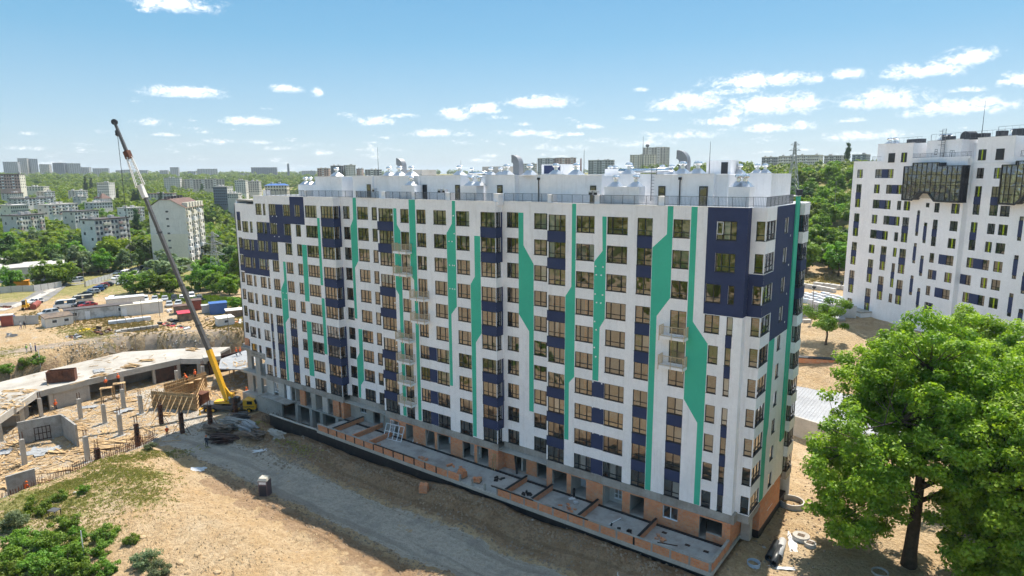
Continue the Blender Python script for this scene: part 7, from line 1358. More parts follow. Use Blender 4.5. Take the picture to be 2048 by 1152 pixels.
apt(188, 224, 397, 404, 520, 20, 2, 5, 'panel_b', 'roof_red', 'house with a brown hip roof', 14, None, 3.5, 'house', 'hip_roofed_house'); apt(196, 232, 366, 392, 700, -24, 5, 6, 'panel_b', 'roof_grey', 'compact white five-storey block standing above the trees', 12, 'panel_b'); apt(0, 54, 349, 378, 640, -18, 5, 8, 'pink_panel', 'roof_dark', 'brownish five-storey block with open bays at the left edge', 12, 'panel_d', loggia=(1, 5)); apt(71, 114, 384, 396, 650, 40, 3, 6, 'panel_b', 'roof_grey', 'white low block with terraces', 12, 'panel_c', loggia=(1, 3)); apt(134, 180, 382, 394, 680, 40, 3, 7, 'panel_b', 'roof_grey', 'low white terrace block left of the compact white one', 12, 'panel_c', loggia=(1, 3, 5)); apt(145, 175, 394, 402, 600, 40, 2, 5, 'panel_b', 'roof_grey', 'small white block below the terrace block', 10, 'panel_c'); apt(0, 52, 387, 398, 620, 40, 3, 7, 'panel_b', 'roof_red', 'white block with a reddish roof at the left edge', 11, 'panel_c'); apt(41, 100, 374, 382, 760, -20, 2, 8, 'panel_d', 'roof_grey', 'long low cream hall beneath the skyline', 14)
apt(429, 469, 374, 412, 520, -22, 7, 7, 'panel_dark', 'roof_grey', 'dark grey seven-storey block with a white end wall', 11, 'panel_b', joined=True); apt(329, 366, 356, 378, 900, -10, 6, 7, 'panel_b', 'roof_grey', 'white block, left half of the pair under the skyline', 14); apt(366, 451, 359, 378, 910, 8, 5, 14, 'panel_far2', 'roof_grey', 'long white block with dark gables under the skyline', 14, loggia=(2, 6, 10)); apt(471, 498, 361, 388, 700, -12, 7, 5, 'panel_b', 'roof_grey', 'white seven-storey block beside the left end of the long block', 12); apt(497, 524, 363, 385, 720, -12, 6, 5, 'panel_c', 'roof_grey', 'grey block next to the blue-roofed hall', 12); apt(530, 580, 371, 383, 520, -10, 2, 8, 'panel_a', 'blue_metal', 'cream hall with a bright blue roof', 12, None, 1.4, 'hall', 'blue_roofed_hall'); apt(295, 354, 388, 396, 640, -15, 2, 8, 'panel_c', 'roof_red', 'low reddish houses beyond the tower', 12)
apt(455, 485, 388, 397, 480, -15, 2, 5, 'panel_c', 'roof_grey', 'grey low building seen over the block end', 10)
# skyline
for i, (a, b, t_, bt, d, yw, fl, cl, wl, lb) in enumerate(((8, 43, 324, 345, 2300, -20, 12, 8, 'panel_far', 'broad grey tower, leftmost of the skyline'), (38, 62, 317, 345, 2350, -20, 16, 5, 'panel_far2', 'tall pale tower of the left skyline group'), (60, 78, 318, 345, 2360, 10, 16, 4, 'panel_far', 'tall grey tower adjoining the pale one'), (80, 105, 329, 346, 2300, -20, 10, 6, 'panel_far2', 'lower pale block right of the tall pair'), (107, 134, 326, 347, 2250, -15, 12, 6, 'panel_dark', 'dark ridge block, left half'), (133, 163, 327, 347, 2260, 12, 12, 6, 'panel_far', 'dark ridge block, right half'), (160, 184, 335, 348, 2300, -20, 7, 6, 'panel_far', 'stepped block at the end of the ridge group'), (186, 220, 337, 348, 2400, -10, 6, 7, 'panel_far', 'low broad block on the ridge'), (232, 246, 341, 350, 2400, 0, 5, 4, 'panel_far', 'small block left of the crane boom on the ridge'), (244, 268, 340, 350, 2350, -10, 6, 5, 'panel_far', 'block touching the crane jib on the ridge'), (279, 298, 341, 353, 2100, -10, 6, 4, 'panel_far', 'square block right of the crane jib'), (320, 339, 341, 354, 2000, -10, 7, 4, 'panel_far', 'square grey block on the ridge'), (341, 360, 335, 351, 2150, -10, 9, 4, 'panel_far', 'taller square tower on the ridge'), (376, 394, 343, 353, 2000, -10, 5, 4, 'panel_far', 'small square block on the ridge'), (395, 436, 338, 352, 2300, 5, 8, 8, 'panel_far', 'pyramid-shaped block on the ridge'), (503, 556, 335, 351, 2300, -8, 9, 12, 'panel_dark', 'wide dark slab block on the ridge'), (604, 634, 342, 352, 2000, -8, 5, 7, 'panel_far', 'bluish block right of the chimney'), (480, 500, 347, 353, 2200, 0, 3, 5, 'panel_far', 'low dark block beside the slab block'))):
    apt(a, b, t_, bt, d, yw, fl, cl, wl, 'roof_dark', lb, 18, joined=True, name='skyline_block', sunk=25)
for a, b, t_, bt, d, yw, fl, cl, wl, lb in ((635, 662, 337, 352, 800, -10, 4, 5, 'pink_panel', 'reddish building with gables just above the roof'), (662, 688, 332, 352, 700, -10, 5, 4, 'panel_dark', 'dark building behind the roof turbine'), (688, 712, 331, 352, 700, 8, 5, 4, 'panel_b', 'white building with glass balconies above the roof'), (713, 728, 338, 352, 810, -10, 4, 3, 'pink_panel', 'narrow reddish gable above the roof'), (730, 764, 340, 352, 650, 0, 3, 6, 'panel_far', 'grey flat building above the roof'), (1038, 1074, 328, 350, 800, -10, 6, 6, 'panel_far2', 'beige block partly behind the curved duct'), (1075, 1110, 317, 350, 900, -15, 10, 6, 'panel_far', 'grey block of the twin pair above the roof'), (1109, 1152, 316, 350, 905, 10, 10, 7, 'pink_panel', 'brown-grey block of the twin pair above the roof'), (1176, 1229, 321, 348, 700, -6, 6, 9, 'panel_far2', 'flat beige block behind the navy louvre'), (1259, 1311, 310, 345, 900, -8, 10, 10, 'panel_a', 'pale nine-storey block before the tall tower'), (1284, 1338, 295, 345, 950, -22, 16, 8, 'panel_far2', 'tall beige tower rising highest above the roof'), (1522, 1560, 315, 342, 620, -12, 5, 9, 'panel_far', 'grey panel block on the hill, left one'), (1556, 1590, 313, 342, 600, -12, 5, 8, 'panel_b', 'long white panel block behind the lattice mast'), (1590, 1645, 311, 340, 580, -14, 5, 12, 'panel_b', 'white panel block right of the lattice mast'), (1647, 1690, 312, 332, 560, -12, 4, 9, 'panel_far2', 'pale block left of the poplar'), (1703, 1740, 310, 328, 520, -12, 4, 8, 'panel_far', 'grey block right of the poplar')):
    apt(a, b, t_, bt, d, yw, fl, cl, wl, 'roof_grey', lb, 14, joined=True, loggia=(2, 5), sunk=25)
for px, y0, d, r, lb in ((576, 327, 1900, 3.2, 'thin dark factory chimney on the ridge'), (1162, 317, 1300, 1.6, 'thin water tower above the roof')):
    p = far(px, y0, d); z = hz(p[0], p[1]); single(MB().tube([(p[0], p[1], z), (p[0], p[1], p[2])], [r * 1.2, r * .8], 10), 'factory_chimney', 'panel_dark' if px < 1000 else 'red_metal', lb, 'chimney')
p = far(1295, 292, 950); t = thing('roof_sphere', 'dark round tank on a mast atop the tall tower', 'tank', (p[0], p[1], p[2] - 4)); MB().tube([(0, 0, -2), (0, 0, 4)], .3, 6).build('mast', 'dark_metal', t); MB().lathe([(.2, 2), (2.2, 3), (2.8, 4.5), (2.2, 6), (.2, 7)], 12).build('tank', 'crane_grey', t)
# ------------------------------------------------------------------ trees, shrubs, grass
NR = np.random.default_rng(11)
def quads_mesh(name, cen, nrm, size, tint, m, aspect=.75):
    'one mesh of leaf-shaped faces: centres, facing directions, sizes'
    n = len(cen); nrm = nrm / (np.linalg.norm(nrm, axis=1, keepdims=True) + 1e-9); a = NR.normal(size=(n, 3)); u = np.cross(nrm, a); u /= (np.linalg.norm(u, axis=1, keepdims=True) + 1e-9); v = np.cross(nrm, u)
    s = size[:, None] / 2; fold = nrm * s * .35
    co = np.stack([cen - u * s, cen - v * s * aspect + fold, cen + u * s, cen + v * s * aspect + fold], 1).reshape(-1, 3)
    me = bpy.data.meshes.new(name); me.vertices.add(n * 4); me.vertices.foreach_set('co', co.ravel()); i = np.arange(n)[:, None] * 4; tri = np.concatenate([i + np.array([0, 1, 2]), i + np.array([0, 2, 3])], 1).reshape(-1, 3)
    me.loops.add(n * 6); me.loops.foreach_set('vertex_index', tri.ravel()); me.polygons.add(n * 2); me.polygons.foreach_set('loop_start', np.arange(n * 2) * 3)
    me.materials.append(MATS[m]); me.update(calc_edges=True); at = me.attributes.new('tint', 'FLOAT', 'POINT'); at.data.foreach_set('value', np.repeat(tint, 4)); return me
def crown_points(rx, rz, z0, n, shape='round', inner=.45):
    'clump centres spread through a crown, most of them near its surface'
    d = NR.normal(size=(n, 3)); d /= np.linalg.norm(d, axis=1, keepdims=True); r = inner + (1 - inner) * NR.random(n) ** .55
    lob = 1 + .22 * np.sin(3 * np.arctan2(d[:, 1], d[:, 0]) + 1.3) * np.cos(2.2 * d[:, 2] + .5) + .12 * NR.normal(size=n); p = d * (r * lob)[:, None]
    if shape == 'lobed':
        m = 26; c = NR.normal(size=(m, 3)); c /= np.linalg.norm(c, axis=1, keepdims=True); c[:, 2] = np.where(c[:, 2] < -.8, -c[:, 2] * .6, c[:, 2]); c *= (.50 + .24 * NR.random((m, 1))); k = NR.integers(0, m, n); p = c[k] + d * (np.array([.27, .27, .24]) + .16 * NR.random((m, 1))[k]) * (.55 + .45 * NR.random((n, 1)) ** .4)
    if shape == 'round': p[:, 2] = np.where(p[:, 2] < 0, p[:, 2] * .8, p[:, 2])
    if shape == 'poplar': p[:, :2] *= np.clip(1.15 - np.abs(p[:, 2:3]) * .75, .15, 1)
    return p * np.array([rx, rx, rz]) + np.array([0, 0, z0])
def leafy(cl, crad, per, size, m, name='crown', up=.5, flat=.7):
    n = len(cl); k = np.repeat(np.arange(n), per); off = NR.normal(size=(n * per, 3)); off /= np.linalg.norm(off, axis=1, keepdims=True); off *= (NR.random((n * per, 1)) ** .45); sc = crad * (0.7 + .6 * NR.random(n))
    P_ = cl[k] + off * sc[k][:, None] * np.array([1, 1, flat]); out = off + np.array([0, 0, up]) + NR.normal(size=off.shape) * .45
    t = np.clip(NR.random(n)[k] * .6 + NR.random(n * per) * .3 + .25 * (off[:, 2] > .2), 0, 1)
    return quads_mesh(name, P_, out, size * (.65 + .7 * NR.random(n * per)), t, m)
def limbs(h0, trunk_r, cl, seed, nl=7, htop=None, lean=(0, 0)):
    'tapered trunk, main limbs and branches that reach the clumps'
    r_ = random.Random(seed); m = MB(); top = htop or cl[:, 2].max() * .8; pts = [Vector((lean[0] * t, lean[1] * t, top * t)) for t in (0, .08, .25, .45, .7, 1.0)]; pts = [p + Vector((r_.gauss(0, .12), r_.gauss(0, .12), 0)) * (i > 1) for i, p in enumerate(pts)]
    m.tube(pts, [trunk_r * f for f in (1.25, 1.0, .85, .66, .38, .12)], 9); ends = []
    for i in range(nl):
        a = 2 * math.pi * (i + r_.random() * .6) / nl; t = r_.uniform(.28, .75); b = Vector((lean[0] * t, lean[1] * t, top * t)); far_c = max(cl, key=lambda c: (c[0] * math.cos(a) + c[1] * math.sin(a)) - abs(c[2] - top * (t + .25)) * .6); e = b.lerp(Vector(far_c), .78); mid = b.lerp(e, .5) + Vector((0, 0, (e - b).length * .10)); rr = trunk_r * (.5 - .3 * t)
        m.tube([b, b.lerp(mid, .5) + Vector((r_.gauss(0, .15), r_.gauss(0, .15), 0)), mid, e], [rr, rr * .8, rr * .6, rr * .22], 6); ends += [b.lerp(mid, .5), mid, mid.lerp(e, .5), e]
    ends += pts[3:]
    for c in cl[::1 if len(cl) < 90 else 2]:
        c = Vector(c); b = min(ends, key=lambda q: (q - c).length + max(0, q.z - c.z) * 1.5); m.tube([b, b.lerp(c, .55) + Vector((0, 0, -.15)), c], [trunk_r * .11, trunk_r * .07, trunk_r * .025], 4, False)
    return m
def big_tree(x, y, h, rx, lb, seed, nclump, per, size, z0f=.58, trunk=.5, base=None, m='leaf_near', crad=1.35, rzf=.44, inner=.45, lean=(0, 0)):
    global NR
    NR = np.random.default_rng(seed); t = thing('broadleaf_tree', lb, 'tree', (x, y, (hz(x, y) if base is None else base) - .1)); cl = crown_points(rx, h * rzf, h * z0f, nclump, 'lobed', inner=inner); cl[:, 0] += lean[0] * .6; cl[:, 1] += lean[1] * .6
    link('crown', leafy(cl, crad, per, size, m), t); limbs(0, trunk, cl, seed, 9, h * .82, lean).build('trunk', 'bark', t, smooth=True); return t
big_tree(-3.8, 9.3, 24.5, 11.6, 'huge broad tree in front of the right-hand block, trunk visible', 4, 960, 165, .29, z0f=.52, trunk=.62, crad=.98, rzf=.53)
big_tree(5.2, 7.5, 22, 10.0, 'leafy tree cut off by the right edge, nearest the viewer', 5, 640, 165, .29, z0f=.46, crad=.98, rzf=.52, trunk=.5, lean=(.5, 0))
big_tree(5.0, 27, 22, 9.5, 'tree behind the near one at the right edge', 8, 420, 150, .32, crad=.98, trunk=.45)
big_tree(-1.2, 50, 17, 5.5, 'slender tree with bare lower limbs against the right-hand block', 9, 60, 300, .34, .68, .3, None, crad=1.3, rzf=.33)
big_tree(-23.2, 66.5, 9.0, 4.6, 'small sparse tree beside the ribbed deck', 12, 34, 220, .32, .62, .2, None, crad=1.1, rzf=.42, m='leaf_mid')
# prototypes for the trees of the town, then copies
def proto_tree(kind, seed):
    global NR
    NR = np.random.default_rng(seed); root = thing({'poplar': 'poplar_tree', 'shrub': 'leafy_shrub', 'greyshrub': 'leafy_shrub'}.get(kind, 'broadleaf_tree'), 'x', 'tree' if 'shrub' not in kind else 'shrub')
    if kind == 'poplar': cl = crown_points(1.5, 7.0, 8.2, 34, 'poplar', .2); me = leafy(cl, .85, 60, .55, 'leaf_dark', flat=1.3); tr = (16, .25)
    elif kind == 'shrub': cl = crown_points(1.5, 1.2, 1.0, 22); me = leafy(cl, .52, 130, .20, 'leaf_bush'); tr = (2, .08)
    elif kind == 'greyshrub': cl = crown_points(1.4, 1.0, .8, 20); me = leafy(cl, .5, 130, .18, 'leaf_grey'); tr = (1.6, .07)
    else: cl = crown_points(3.6, 3.4, 5.2, 40); me = leafy(cl, 1.15, 75, .62, {'round': 'leaf_mid', 'yellow': 'leaf_yellow', 'dark': 'leaf_dark', 'grey': 'leaf_grey'}[kind]); tr = (7.2, .22)
    link('crown', me, root); limbs(0, tr[1], cl[:24], seed, 5, tr[0]).build('trunk', 'bark', root); return root
PROTO = {}
for kind, n in (('round', 4), ('dark', 2), ('yellow', 1), ('grey', 1), ('poplar', 2), ('shrub', 2), ('greyshrub', 1)): PROTO[kind] = [proto_tree(kind, 100 + 7 * i + len(kind)) for i in range(n)]
_used = set()
def plant(kind, x, y, sc, lb, group=None, z=None, tall=1.0):
    pr = rng.choice(PROTO[kind]); zz = (hz(x, y) if z is None else z) - .15; s = (sc, sc, sc * tall)
    if pr.name in _used: o = dup(pr, (x, y, zz), rng.uniform(0, 6.3), lb, group, s)
    else: _used.add(pr.name); o = pr; o.location = (x, y, zz); o.rotation_euler = (0, 0, rng.uniform(0, 6.3)); o.scale = s; o['label'] = lb; (o.__setitem__('group', group) if group else None)
    return o
GY = 'trees around the yard'
for i in range(26):
    p = on(rng.uniform(-5, 190), rng.uniform(1066, 1158)); plant('shrub' if i % 4 else 'greyshrub', p[0], p[1], rng.uniform(.45, .9), 'weedy shrub filling the lower-left thicket' if i % 4 else 'pale weedy shrub filling the lower-left thicket', 'weedy shrubs of the thicket', None, rng.uniform(.8, 1.3))
for px, py, wpx, kind, lb in ((272, 587, 46, 'round', 'round leafy bush-tree beside the parking row, left one'), (310, 585, 40, 'round', 'bright leafy tree behind the middle of the parking row'), (342, 583, 38, 'round', 'leafy tree left of the boom behind the parked cars'), (330, 556, 88, 'grey', 'wide pale willow below the gabled tower'), (400, 582, 50, 'round', 'leafy tree right of the boom'), (432, 586, 46, 'round', 'leafy tree at the foot of the pylon'), (460, 590, 44, 'round', 'leafy tree nearest the left end of the block'), (470, 616, 26, 'round', 'small bright tree against the left end of the block'), (452, 560, 50, 'dark', 'dark tree beside the pylon'), (415, 558, 46, 'round', 'tree half hidden behind the pylon'), (22, 577, 36, 'round', 'small tree behind the concrete fence'), (92, 574, 44, 'round', 'leafy tree right of the warehouse'), (126, 570, 46, 'round', 'leafy tree near the silver minivan'), (155, 550, 52, 'grey', 'pale silvery tree above the minivan'), (178, 548, 40, 'grey', 'second silvery tree above the road'), (205, 540, 40, 'dark', 'dark tree above the road bend'), (242, 530, 36, 'dark', 'tall dark tree beside the white van'), (280, 520, 40, 'dark', 'dark tree at the foot of the gabled tower'), (236, 545, 22, 'round', 'small bush on the roadside verge'), (55, 545, 46, 'round', 'leafy tree behind the low warehouse'), (20, 530, 50, 'dark', 'dark leafy tree behind the pale building'), (115, 540, 44, 'round', 'tree beside the small pitched-roof house'), (430, 530, 56, 'grey', 'pale rounded tree behind the pylon'), (462, 540, 40, 'round', 'tree between the pylon and the block')):
    p = on(px, py); d = math.hypot(p[0] - CAM[0], p[1] - CAM[1]); sc = wpx * d / FPX / 7.8; plant(kind, p[0], p[1], sc, lb, GY, hz(p[0], p[1]) - 1.5 * sc, .62 if 'willow' in lb else .95)
yt = far(222, 470, 305); plant('yellow', yt[0], yt[1], 1.45, 'large yellow-green tree in front of the grey four-storey block', None, None, 1.1)
for px, py, d, s, lb in ((321, 395, 560, 1.0, 'dark poplar beyond the gabled tower, right of the jib'), (272, 430, 420, 1.0, 'tall dark poplar beside the boom at mid-height'), (270, 392, 640, .95, 'dark poplar just left of the boom'), (276, 393, 640, .95, 'second dark poplar left of the boom'), (265, 391, 640, .8, 'shorter dark poplar left of the boom'), (172, 375, 900, 1.3, 'dark poplar under the ridge, left one'), (183, 370, 950, 1.2, 'dark poplar under the ridge, right one'), (404, 376, 880, .9, 'dark poplar before the long white block'), (235, 388, 690, .9, 'dark poplar beside the compact white block'), (1695, 322, 540, 1.15, 'lone dark poplar on the hilltop left of the right-hand block')):
    p = far(px, py, d); z = hz(p[0], p[1]); plant('poplar', p[0], p[1], s * 1.15, lb, 'dark poplars', z)
# hillside on the right and gardens on the left: individual trees with a shared description
HR = random.Random(23); pts = []; FT = np.array([(f[0], f[1], f[2]) for f in FOOT])
def clear(x, y, r): return not len(FT) or bool(np.all(np.hypot(FT[:, 0] - x, FT[:, 1] - y) > FT[:, 2] + r))
n = 0
while n < 88:
    px = HR.uniform(1570, 1735); d = HR.uniform(206, 520) if n > 18 else HR.uniform(200, 225); p = far(px, 400, d); x, y = p[0], p[1]
    if any(math.hypot(x - a, y - b) < 4.3 for a, b in pts) or not clear(x, y, 1): continue
    pts.append((x, y)); n += 1; k = HR.random(); kk = 'yellow' if k < .14 else ('dark' if k < .28 else 'round'); plant(kk, x, y, HR.uniform(.75, 1.25) * (.75 if d > 400 else 1), {'yellow': 'bright yellow-green tree', 'dark': 'dark green tree', 'round': 'mid-green leafy tree'}[kk] + (' at the foot of the wooded hillside' if d < 232 else (' halfway up the wooded hillside' if d < 340 else ' near the top of the wooded hillside')), 'trees of the wooded hillside')
ROAD = [np.array(on(*q)[:2]) for q in ((110, 572), (165, 566), (215, 566), (262, 556))]
n = 0; tries = 0
while n < 180 and tries < 12000:
    tries += 1; px = HR.uniform(-60, 500); d = 235 + 330 * HR.random() ** 1.15; p = far(px, 450, d); x, y = p[0], p[1]
    if d < 285 and px < 300 or 290 < px < 412 and d < 330 or any(math.hypot(x - a, y - b) < 5.6 for a, b in pts) or not clear(x, y, -2.0): continue
    # keep the fronts of the blocks in view
    hid = False
    for fx, fy, fr, fd in FOOT:
        if fd > d + 8 and fd < d + 46:
            a1 = math.atan2(x - CAM[0], y - CAM[1]); a2 = math.atan2(fx - CAM[0], fy - CAM[1])
            if abs(a1 - a2) * fd < fr * .8 and HR.random() < .10: hid = True
    if hid: continue
    pts.append((x, y)); n += 1; k = HR.random(); kk = 'grey' if k < .10 else ('dark' if k < .30 else ('yellow' if k < .34 else 'round')); plant(kk, x, y, HR.uniform(.85, 1.35), {'grey': 'pale silvery tree', 'yellow': 'yellow-green tree', 'dark': 'dark green tree', 'round': 'mid-green leafy tree'}[kk] + (' in front of the nearest town blocks' if d < 330 else (' among the middle town blocks' if d < 430 else ' among the farther town blocks')), 'trees between the town blocks')
# woods farther off: one mass of foliage
def far_wood():
    global NR
    NR = np.random.default_rng(77); C = []; S = []; T = []
    def add(n, plo, phi, dlo, dhi, pw=1.0, hs=1.0):
        px = NR.uniform(plo, phi, n * 2); d = dlo + (dhi - dlo) * NR.random(n * 2) ** pw; k = 0
        for a, b in zip(px, d):
            p = far(a, 400, b)
            if not clear(p[0], p[1], 1.5): continue
            hid = False
            for fx, fy, fr, fd in FOOT:
                if b < fd < b * 1.10 and abs(math.atan2(p[0] - CAM[0], p[1] - CAM[1]) - math.atan2(fx - CAM[0], fy - CAM[1])) * fd < fr * .8 and NR.random() < .6: hid = True
            if hid: continue
            C.append((p[0], p[1])); S.append(hs * NR.uniform(.75, 1.35)); T.append(NR.random()); k += 1
            if k >= n: break
    add(2500, -120, 520, 330, 1300, 1.2, .95); add(1500, -120, 700, 1200, 2700, 1.0, 1.35); add(300, 1480, 1760, 380, 530, 1.0, .7); add(240, 500, 1500, 620, 1300, 1.0, 1.1); add(220, 1100, 1500, 640, 760, 1.0, .8); add(500, -200, 1300, 2400, 3600, 1.0, 1.6)
    for _ in range(260): C.append((NR.uniform(-330, 140), NR.uniform(-360, -120))); S.append(NR.uniform(.8, 1.5)); T.append(NR.random())
    C = np.array(C); S = np.array(S); T = np.array(T); z = H(C[:, 0], C[:, 1]); per = 54; n = len(C); k = np.repeat(np.arange(n), per)
    off = NR.normal(size=(n * per, 3)); off /= np.linalg.norm(off, axis=1, keepdims=True); off *= (.55 + .45 * NR.random((n * per, 1))); r = 4.2 * S
    P_ = np.stack([C[k, 0], C[k, 1], z[k] + r[k] * 1.05], 1) + off * r[k][:, None] * np.array([1, 1, 1.05]); me = quads_mesh('far_wood', P_, off + np.array([0, 0, .5]) + NR.normal(size=off.shape) * .35, r[k] * .62, np.clip(T[k] * .7 + NR.random(n * per) * .35, 0, 1), 'leaf_mid')
    o = link('far_wood', me); tag(o, 'green tree cover stretching to the distant ridge', None, None, 'stuff')
far_wood()
# ground cover and shrubs in the foreground
for px, py, s, kind, lb in ((40, 1098, 1.05, 'shrub', 'bushy shrub at the lower left, left of the white stake'), (90, 1105, 1.1, 'shrub', 'dense shrub in the middle of the lower-left thicket'), (130, 1065, .95, 'shrub', 'shrub below the little dark table'), (20, 1140, 1.1, 'shrub', 'shrub in the lower-left corner'), (75, 1145, 1.0, 'shrub', 'shrub at the bottom edge left of the stake'), (140, 1140, 1.1, 'shrub', 'bright shrub at the bottom edge beside the stake'), (205, 1110, .7, 'shrub', 'bright shrub right of the white stake'), (215, 1148, .75, 'shrub', 'shrub at the bottom edge right of the stake'), (290, 1135, .9, 'greyshrub', 'grey-green shrub beside the pale rocks'), (322, 1150, .8, 'greyshrub', 'grey-green shrub at the bottom edge'), (262, 1085, .5, 'shrub', 'low shrub on the edge of the sand'), (210, 1078, .8, 'shrub', 'small green shrub above the bright one'), (75, 1028, .9, 'shrub', 'small shrub beside the end of the rebar wall'), (118, 1000, .6, 'shrub', 'weedy shrub by the rebar row'), (25, 1060, 1.1, 'greyshrub', 'pale shrub left of the thicket'), (165, 985, .5, 'shrub', 'tiny shrub at the foot of the rebar row'), (300, 900, .6, 'greyshrub', 'dry bush at the end of the rebar row'), (45, 735, 1.0, 'shrub', 'green bush on the bank, left one'), (75, 728, .9, 'shrub', 'green bush on the bank, right one'), (12, 745, .9, 'shrub', 'green bush on the bank at the left edge')):
    p = on(px, py); plant(kind, p[0], p[1], s, lb, 'shrubs on the sand bank')
def tufts(name, lb, spec, m, size, up=2.0):
    global NR
    NR = np.random.default_rng(5); P_ = []
    for cx, cy, rx, ry, n in spec:
        a = NR.normal(size=(n, 2)) * np.array([rx, ry]) * .5 + np.array([cx, cy]); P_.append(a)
    P_ = np.concatenate(P_); k = 7; c = np.repeat(P_, k, 0) + NR.normal(size=(len(P_) * k, 2)) * .12; z = H(c[:, 0], c[:, 1]) + size * .3
    nr = NR.normal(size=(len(c), 3)); nr[:, 2] *= .25; me = quads_mesh(name, np.stack([c[:, 0], c[:, 1], z], 1), nr, size * (.5 + NR.random(len(c))), NR.random(len(c)), m, .45); tag(link(name, me), lb, None, None, 'stuff')
tufts('grass', 'thin green grass on the sand bank and the yard verges', [(-85.5, -27, 6, 4.5, 1000), (-78, -29.5, 5, 3, 500), (-84, -36, 7, 6, 1400), (-75, -38, 5, 5, 500), (-160, -4, 16, 4, 1600), (-156, -28, 7, 12, 2200), (-150, 27, 16, 3, 1800), (-172, 30, 24, 3, 2000), (-93, -24, 2, 8, 900), (-89, -32, 2, 6, 900), (-92, -7, 3, 1.2, 300), (-78, -8, 5, 1, 200)], 'grass_leaf', .17)
tufts('dry_grass', 'dry straw-coloured grass along the bank and tracks', [(-165, 5, 22, 5, 1500), (-185, -2, 14, 5, 900), (-30, 130, 22, 8, 1500), (-140, 20, 12, 6, 900)], 'grass_dry', .34)
tufts('reeds', 'band of tall reeds behind the parking row', [(-190, 32, 10, 2.4, 1500), (-180, 36, 12, 2.4, 1500), (-170, 38, 10, 2.4, 900)], 'leaf_mid', 1.0)
# stake, little table, rocks
p = on(171, 1130); single(MB().tube([(p[0], p[1], p[2] - .2), (p[0] - .1, p[1], p[2] + 3.6)], .05, 6), 'marker_stake', 'pvc', 'thin white stake among the lower-left shrubs', 'stake')
p = on(110, 1032); t = thing('old_table', 'little dark table standing by the lower-left shrubs', 'table', tuple(p), .4); MB().box(-.55, .55, -.4, .4, .72, .78).build('table_top', 'crane_grey', t)
for sx in (-.48, .48):
    for sy in (-.33, .33): MB().box(sx - .03, sx + .03, sy - .03, sy + .03, 0, .72).build('leg', 'old_timber', t)
def rock(px, py, s, lb, m='concrete_light'):
    p = on(px, py); b = bmesh.new(); bmesh.ops.create_icosphere(b, subdivisions=2, radius=1)
    for v in b.verts: f = 1 + .35 * float(fbm(np.array([v.co.x * 2 + px]), np.array([v.co.y * 2 + v.co.z * 3]), .9, 3)[0]) * 2; v.co = Vector((v.co.x * s * f, v.co.y * s * .8 * f, v.co.z * s * .55 * f))
    me = bpy.data.meshes.new('rock'); b.to_mesh(me); b.free(); me.materials.append(MATS[m]); o = link('rock', me, None, (p[0], p[1], p[2] + s * .02), rng.uniform(0, 3)); tag(o, lb, 'rock')
for px, py, s, lb in ((285, 1075, .5, 'pale rock at the edge of the lower shrubs'), (360, 1125, .6, 'large pale rock slab at the bottom of the sand bank'), (395, 1110, .5, 'pale rock beside the large slab'), (375, 1145, .45, 'pale rock at the bottom edge'), (150, 985, .3, 'grey stone by the rebar row'), (443, 1118, .35, 'broken rock among cracks in the sand'), (435, 1145, .5, 'brown boulder at the bottom edge of the sand'), (1065, 1040, .22, 'white stone on the soil before the terrace'), (1375, 1115, .4, 'dark plastic-wrapped lump beside the terrace foot'), (1528, 1095, .28, 'pale stone on shaded soil near the pipes'), (655, 830, .25, 'grey block on the spoil beside the black wall')): rock(px, py, s * .8, lb, 'bitumen' if 'dark' in lb else ('sand_clod' if py > 1060 and px < 500 else 'concrete_light'))
def gravel(name, lb, spec, m):
    global NR
    NR = np.random.default_rng(9); mb = MB()
    for x0, y0, x1, y1, w, n, s in spec:
        for i in range(n):
            t = NR.random(); x = x0 + (x1 - x0) * t + NR.normal() * w; y = y0 + (y1 - y0) * t + NR.normal() * w; r = s * (.4 + NR.random() ** 2 * 1.6); z = hz(x, y) if False else 0; mb.v.append((x, y, r))
    A = np.array(mb.v); z = H(A[:, 0], A[:, 1]); me = MB()
    for (x, y, r), zz in zip(A, z):
        a = NR.random() * 6.3; c, s = math.cos(a) * r, math.sin(a) * r; me.add([(x + c, y + s, zz - .02), (x - s, y + c, zz - .02), (x - c, y - s, zz - .02), (x + s, y - c, zz - .02), (x + c * .2, y + s * .3, zz + r * .9)], [(0, 1, 4), (1, 2, 4), (2, 3, 4), (3, 0, 4)])
    tag(me.build(name, m), lb, None, None, 'stuff')
gravel('gravel', 'loose stones along the edges of the gravel road', [(-95, -10.5, -30, -9.6, .7, 1500, .10), (-95, -17, -40, -17.5, .6, 700, .10), (-82, -9.5, -74, -10, 1.5, 500, .14), (-104, -12, -98, -6, 2, 300, .1), (-75, -7, -20, -6.2, .5, 700, .09), (-14, 0, -10, 25, 2, 300, .1)], 'rubble_mat')
gravel('rubble', 'litter of small rubble and offcuts over the site floor', [(-120, -25, -125, -5, 6, 900, .12), (-110, -25, -112, -5, 5, 800, .10), (-118, -34, -128, -26, 2, 300, .14), (-108, 0, -122, 6, 2.5, 400, .14), (-150, -12, -150, 0, 2, 300, .14), (-146, 4, -138, 12, 2, 300, .14)], 'concrete_light')

